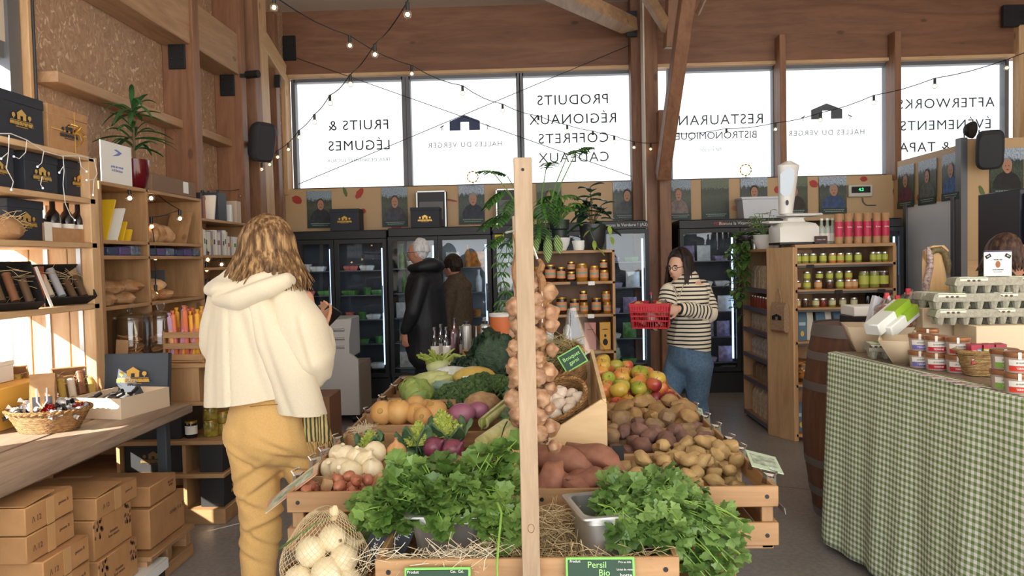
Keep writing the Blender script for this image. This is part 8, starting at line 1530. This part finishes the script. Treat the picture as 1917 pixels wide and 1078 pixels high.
# --- 3: brown jacket, behind the parka
P3, B, hc, T, j, tr, jc, k, ch, hp = standing('person with short dark hair in a brown jacket bending beside the parka', 848, 7.75, 0, (846, 502), R(-120), .35, FARSK, (856, 552), (856, 630), (((848, 740), (845, 780)), ((868, 740), (868, 780))), [((842, 545, -.15), (834, 590, -.2), (838, 620, -.3)), ((866, 545, .15), (862, 590, .2), (840, 610, .1))], 0, 0, BLACK, .175, [None, None])
limb(j, [(ch + V((0, 0, .17)), .085, .085), (ch + V((0, 0, .1)), .15, .12)]); fuse(j, 'jacket', M('jacket_brown', (92, 78, 60), .8, nscale=40, c2=(78, 64, 50)), P3, .013, 4, .01, 8, 7); fuse(tr, 'trousers', M('trousers_beige', (176, 156, 128), .8), P3, .014, 4, .006, 7); DKH = hairmat('hair_dark', ((30, 22, 20), (48, 36, 30), (74, 56, 46))); hair(P3, hc + V((0, 0, .006)), R(-120), .02, DKH, .95, .95, .005, 0, 140, 9); facebits(P3, T, k, DKH)
# --- 4: striped jumper, red basket
P4, B, hc, T, j, tr, jc, k, ch, hp = standing('person in striped jumper and blue jeans with glasses carrying a red shopping basket', 1285, 5.8, 0, (1271, 501), R(-46), .1, M('skin_light', (212, 166, 140), .5), (1286, 562), (1290, 665), (((1245, 755), (1228, 800)), ((1305, 755, .05), (1322, 830, .1))), [((1312, 540, .05), (1330, 586, -.06), (1272, 578, -.2)), ((1256, 545, -.05), (1245, 592, -.12), (1222, 610, -.08))], 0, 0, M('shoe_white'), .165, [((-1, -.1, -.12), (.1, 1, -.1), .25, 1), ((-1, .0, .25), (.1, .1, 1), .6, -1)])
STRM, nt_s, b_s = newmat('breton_stripe'); b_s.inputs['Roughness'].default_value = .85; a_ = nt_s.nodes.new('ShaderNodeAttribute'); a_.attribute_name = 'len'; f_ = nt_s.nodes.new('ShaderNodeMath'); f_.operation = 'MULTIPLY'; f_.inputs[1].default_value = 1 / .03; nt_s.links.new(a_.outputs['Fac'], f_.inputs[0]); f2 = nt_s.nodes.new('ShaderNodeMath'); f2.operation = 'FRACT'; nt_s.links.new(f_.outputs[0], f2.inputs[0]); rp = nt_s.nodes.new('ShaderNodeValToRGB'); rp.color_ramp.interpolation = 'CONSTANT'; rp.color_ramp.elements[0].color = rgb((222, 212, 190)); rp.color_ramp.elements[1].position = .62; rp.color_ramp.elements[1].color = rgb((38, 36, 38)); nt_s.links.new(f2.outputs[0], rp.inputs[0]); nt_s.links.new(rp.outputs[0], b_s.inputs['Base Color'])
ax = [(0, [(hp + V((0, 0, -.2)), ch + V((0, 0, .25)), .17)])] + [(.0, [(s, e, .075), (e, w, .065)]) for s, e, w in jc]
cut(fuse(j, 'jumper', STRM, P4, .0115, 4, .008, 8, 3, ax), B(1238, 642), B(1326, 656)); MB().tube([B(1262, 535, -.19), B(1272, 556, -.2), B(1280, 532, -.19)], .01, 6, .4).build('collar', M('collar_cream', (214, 204, 184), .8), P4)
fuse(tr, 'jeans', M('denim', (92, 118, 142), .85, nscale=60, c2=(74, 100, 126), bmp=.05), P4, .0115, 4, .007, 7, 9); BRH = hairmat('hair_brown', ((24, 17, 16), (38, 28, 26), (60, 46, 42))); hair(P4, hc + V((0, 0, .008)), R(-52), .18, BRH, .98, 1.15, .01, .1, 190, 6); facebits(P4, T, k, BRH, M('frame_black', (24, 22, 24), .3))
# red basket, with shopping inside
bt = thing('shopping_basket', 'red plastic shopping basket held against the striped jumper', 'basket', at(1219, 612, 5.62), R(-16)); REDP = M('red_plastic', (190, 28, 44), .35); bw, bd, bh = .25, .17, .17
def side(a, b_, mt=REDP): # perforated wall between two bottom corners
    a, b_ = V(a), V(b_); m = MB(); n = 15
    for i in range(n + 1): k = i / n; p = a.lerp(b_, k); c = V((0, 0, 0)); q = V((p.x * 1.14, p.y * 1.14, bh)); m.bar(p, q, .0055, .004)
    for z in (.0, .3, .5, .68, .97): m.bar(V((a.x * (1 + .14 * z), a.y * (1 + .14 * z), bh * z)), V((b_.x * (1 + .14 * z), b_.y * (1 + .14 * z), bh * z)), .006, .01 if z < .9 else .022)
    m.bar(V((a.x * 1.1, a.y * 1.1, bh * .84)), V((b_.x * 1.1, b_.y * 1.1, bh * .84)), .004, .04); m.build('lattice_side', mt, bt)
cs = [(-bw / 2, -bd / 2, 0), (bw / 2, -bd / 2, 0), (bw / 2, bd / 2, 0), (-bw / 2, bd / 2, 0)]
for i in range(4): side(cs[i], cs[(i + 1) % 4])
MB().box((0, 0, 0), (bw, bd, .006)).build('bottom', REDP, bt); MB().tube([(-bw * .56, bd * .2, bh), (-bw * .5, bd * .6, bh + .01), (bw * .5, bd * .6, bh + .01), (bw * .56, bd * .2, bh)], .005, 6).build('handle', REDP, bt)
bl = bt.location; RM = Matrix.Rotation(R(-16), 3, 'Z'); inb = lambda x, y, z: bl + RM @ V((x, y, z))
o = dup(AP[0], inb(-.08, -.03, .15), (.3, .2, 0), 'red apple on top of the shopping basket', 'basket fruit'); bt1 = bottle(inb(.0, .02, .01), .033, .24, 'dark bottle with red cap standing in the shopping basket', cap=M('cap_red', (140, 30, 50), .4))
for i, (x, y, z, c) in enumerate(((.06, .0, .13, (196, 180, 110)), (.085, .03, .14, (110, 90, 70)), (-.04, .04, .09, (150, 110, 80)))): tag(MB().ball(inb(x, y, z), (.04, .035, .05), 10, 8, .5, 5, i).build('wrapped_item', M('wrap_%d' % c[0], c, .3)), '%s wrapped food in the shopping basket' % ('yellowish', 'dark', 'tan')[i], 'food')
# --- 5: shop assistant behind the egg boxes
P5, B, hc, T, j, tr, jc, k, ch, hp = standing('person with wavy brown hair in a black top behind the egg boxes', 1880, 4.4, 0, (1893, 487), R(68), .15, FARSK, (1872, 578), (1880, 740), (((1860, 900), (1860, 950)), ((1900, 900), (1900, 950))), [((1815, 548, -.05), (1805, 650, -.1), (1850, 700, -.2)), ((1925, 545, .1), (1935, 650, .05), (1900, 700, -.1))], 0, 0, BLACK, .21, [None, None])
limb(j, [(B(1865, 528), .075, .075), (B(1820, 552), .075, .08)]); fuse(j, 'top', M('top_black', (34, 34, 38), .8), P5, .012, 4, .008, 8, 6); fuse(tr, 'trousers', M('trousers_black'), P5, .016, 3, .004, 7); hair(P5, hc + V((-.01, 0, .008)), R(68), .085, hairmat('hair_chestnut', ((44, 32, 28), (74, 54, 46), (104, 80, 66))), .98, .9, .016, .12, 180, 12); facebits(P5, T, k, DKH)
# lettering becomes plain meshes
def finish():
    bpy.context.view_layer.update(); dg = bpy.context.evaluated_depsgraph_get(); done = {}
    for o in [o for o in sc.objects if o.type == 'FONT']:
        if o.data.name not in done: done[o.data.name] = bpy.data.meshes.new_from_object(o.evaluated_get(dg))
        n = bpy.data.objects.new('x', done[o.data.name]); COL.objects.link(n); n.parent = o.parent; n.matrix_local = o.matrix_local.copy(); nm = o.name
        for k in o.keys(): n[k] = o[k]
        bpy.data.objects.remove(o); n.name = nm
finish()
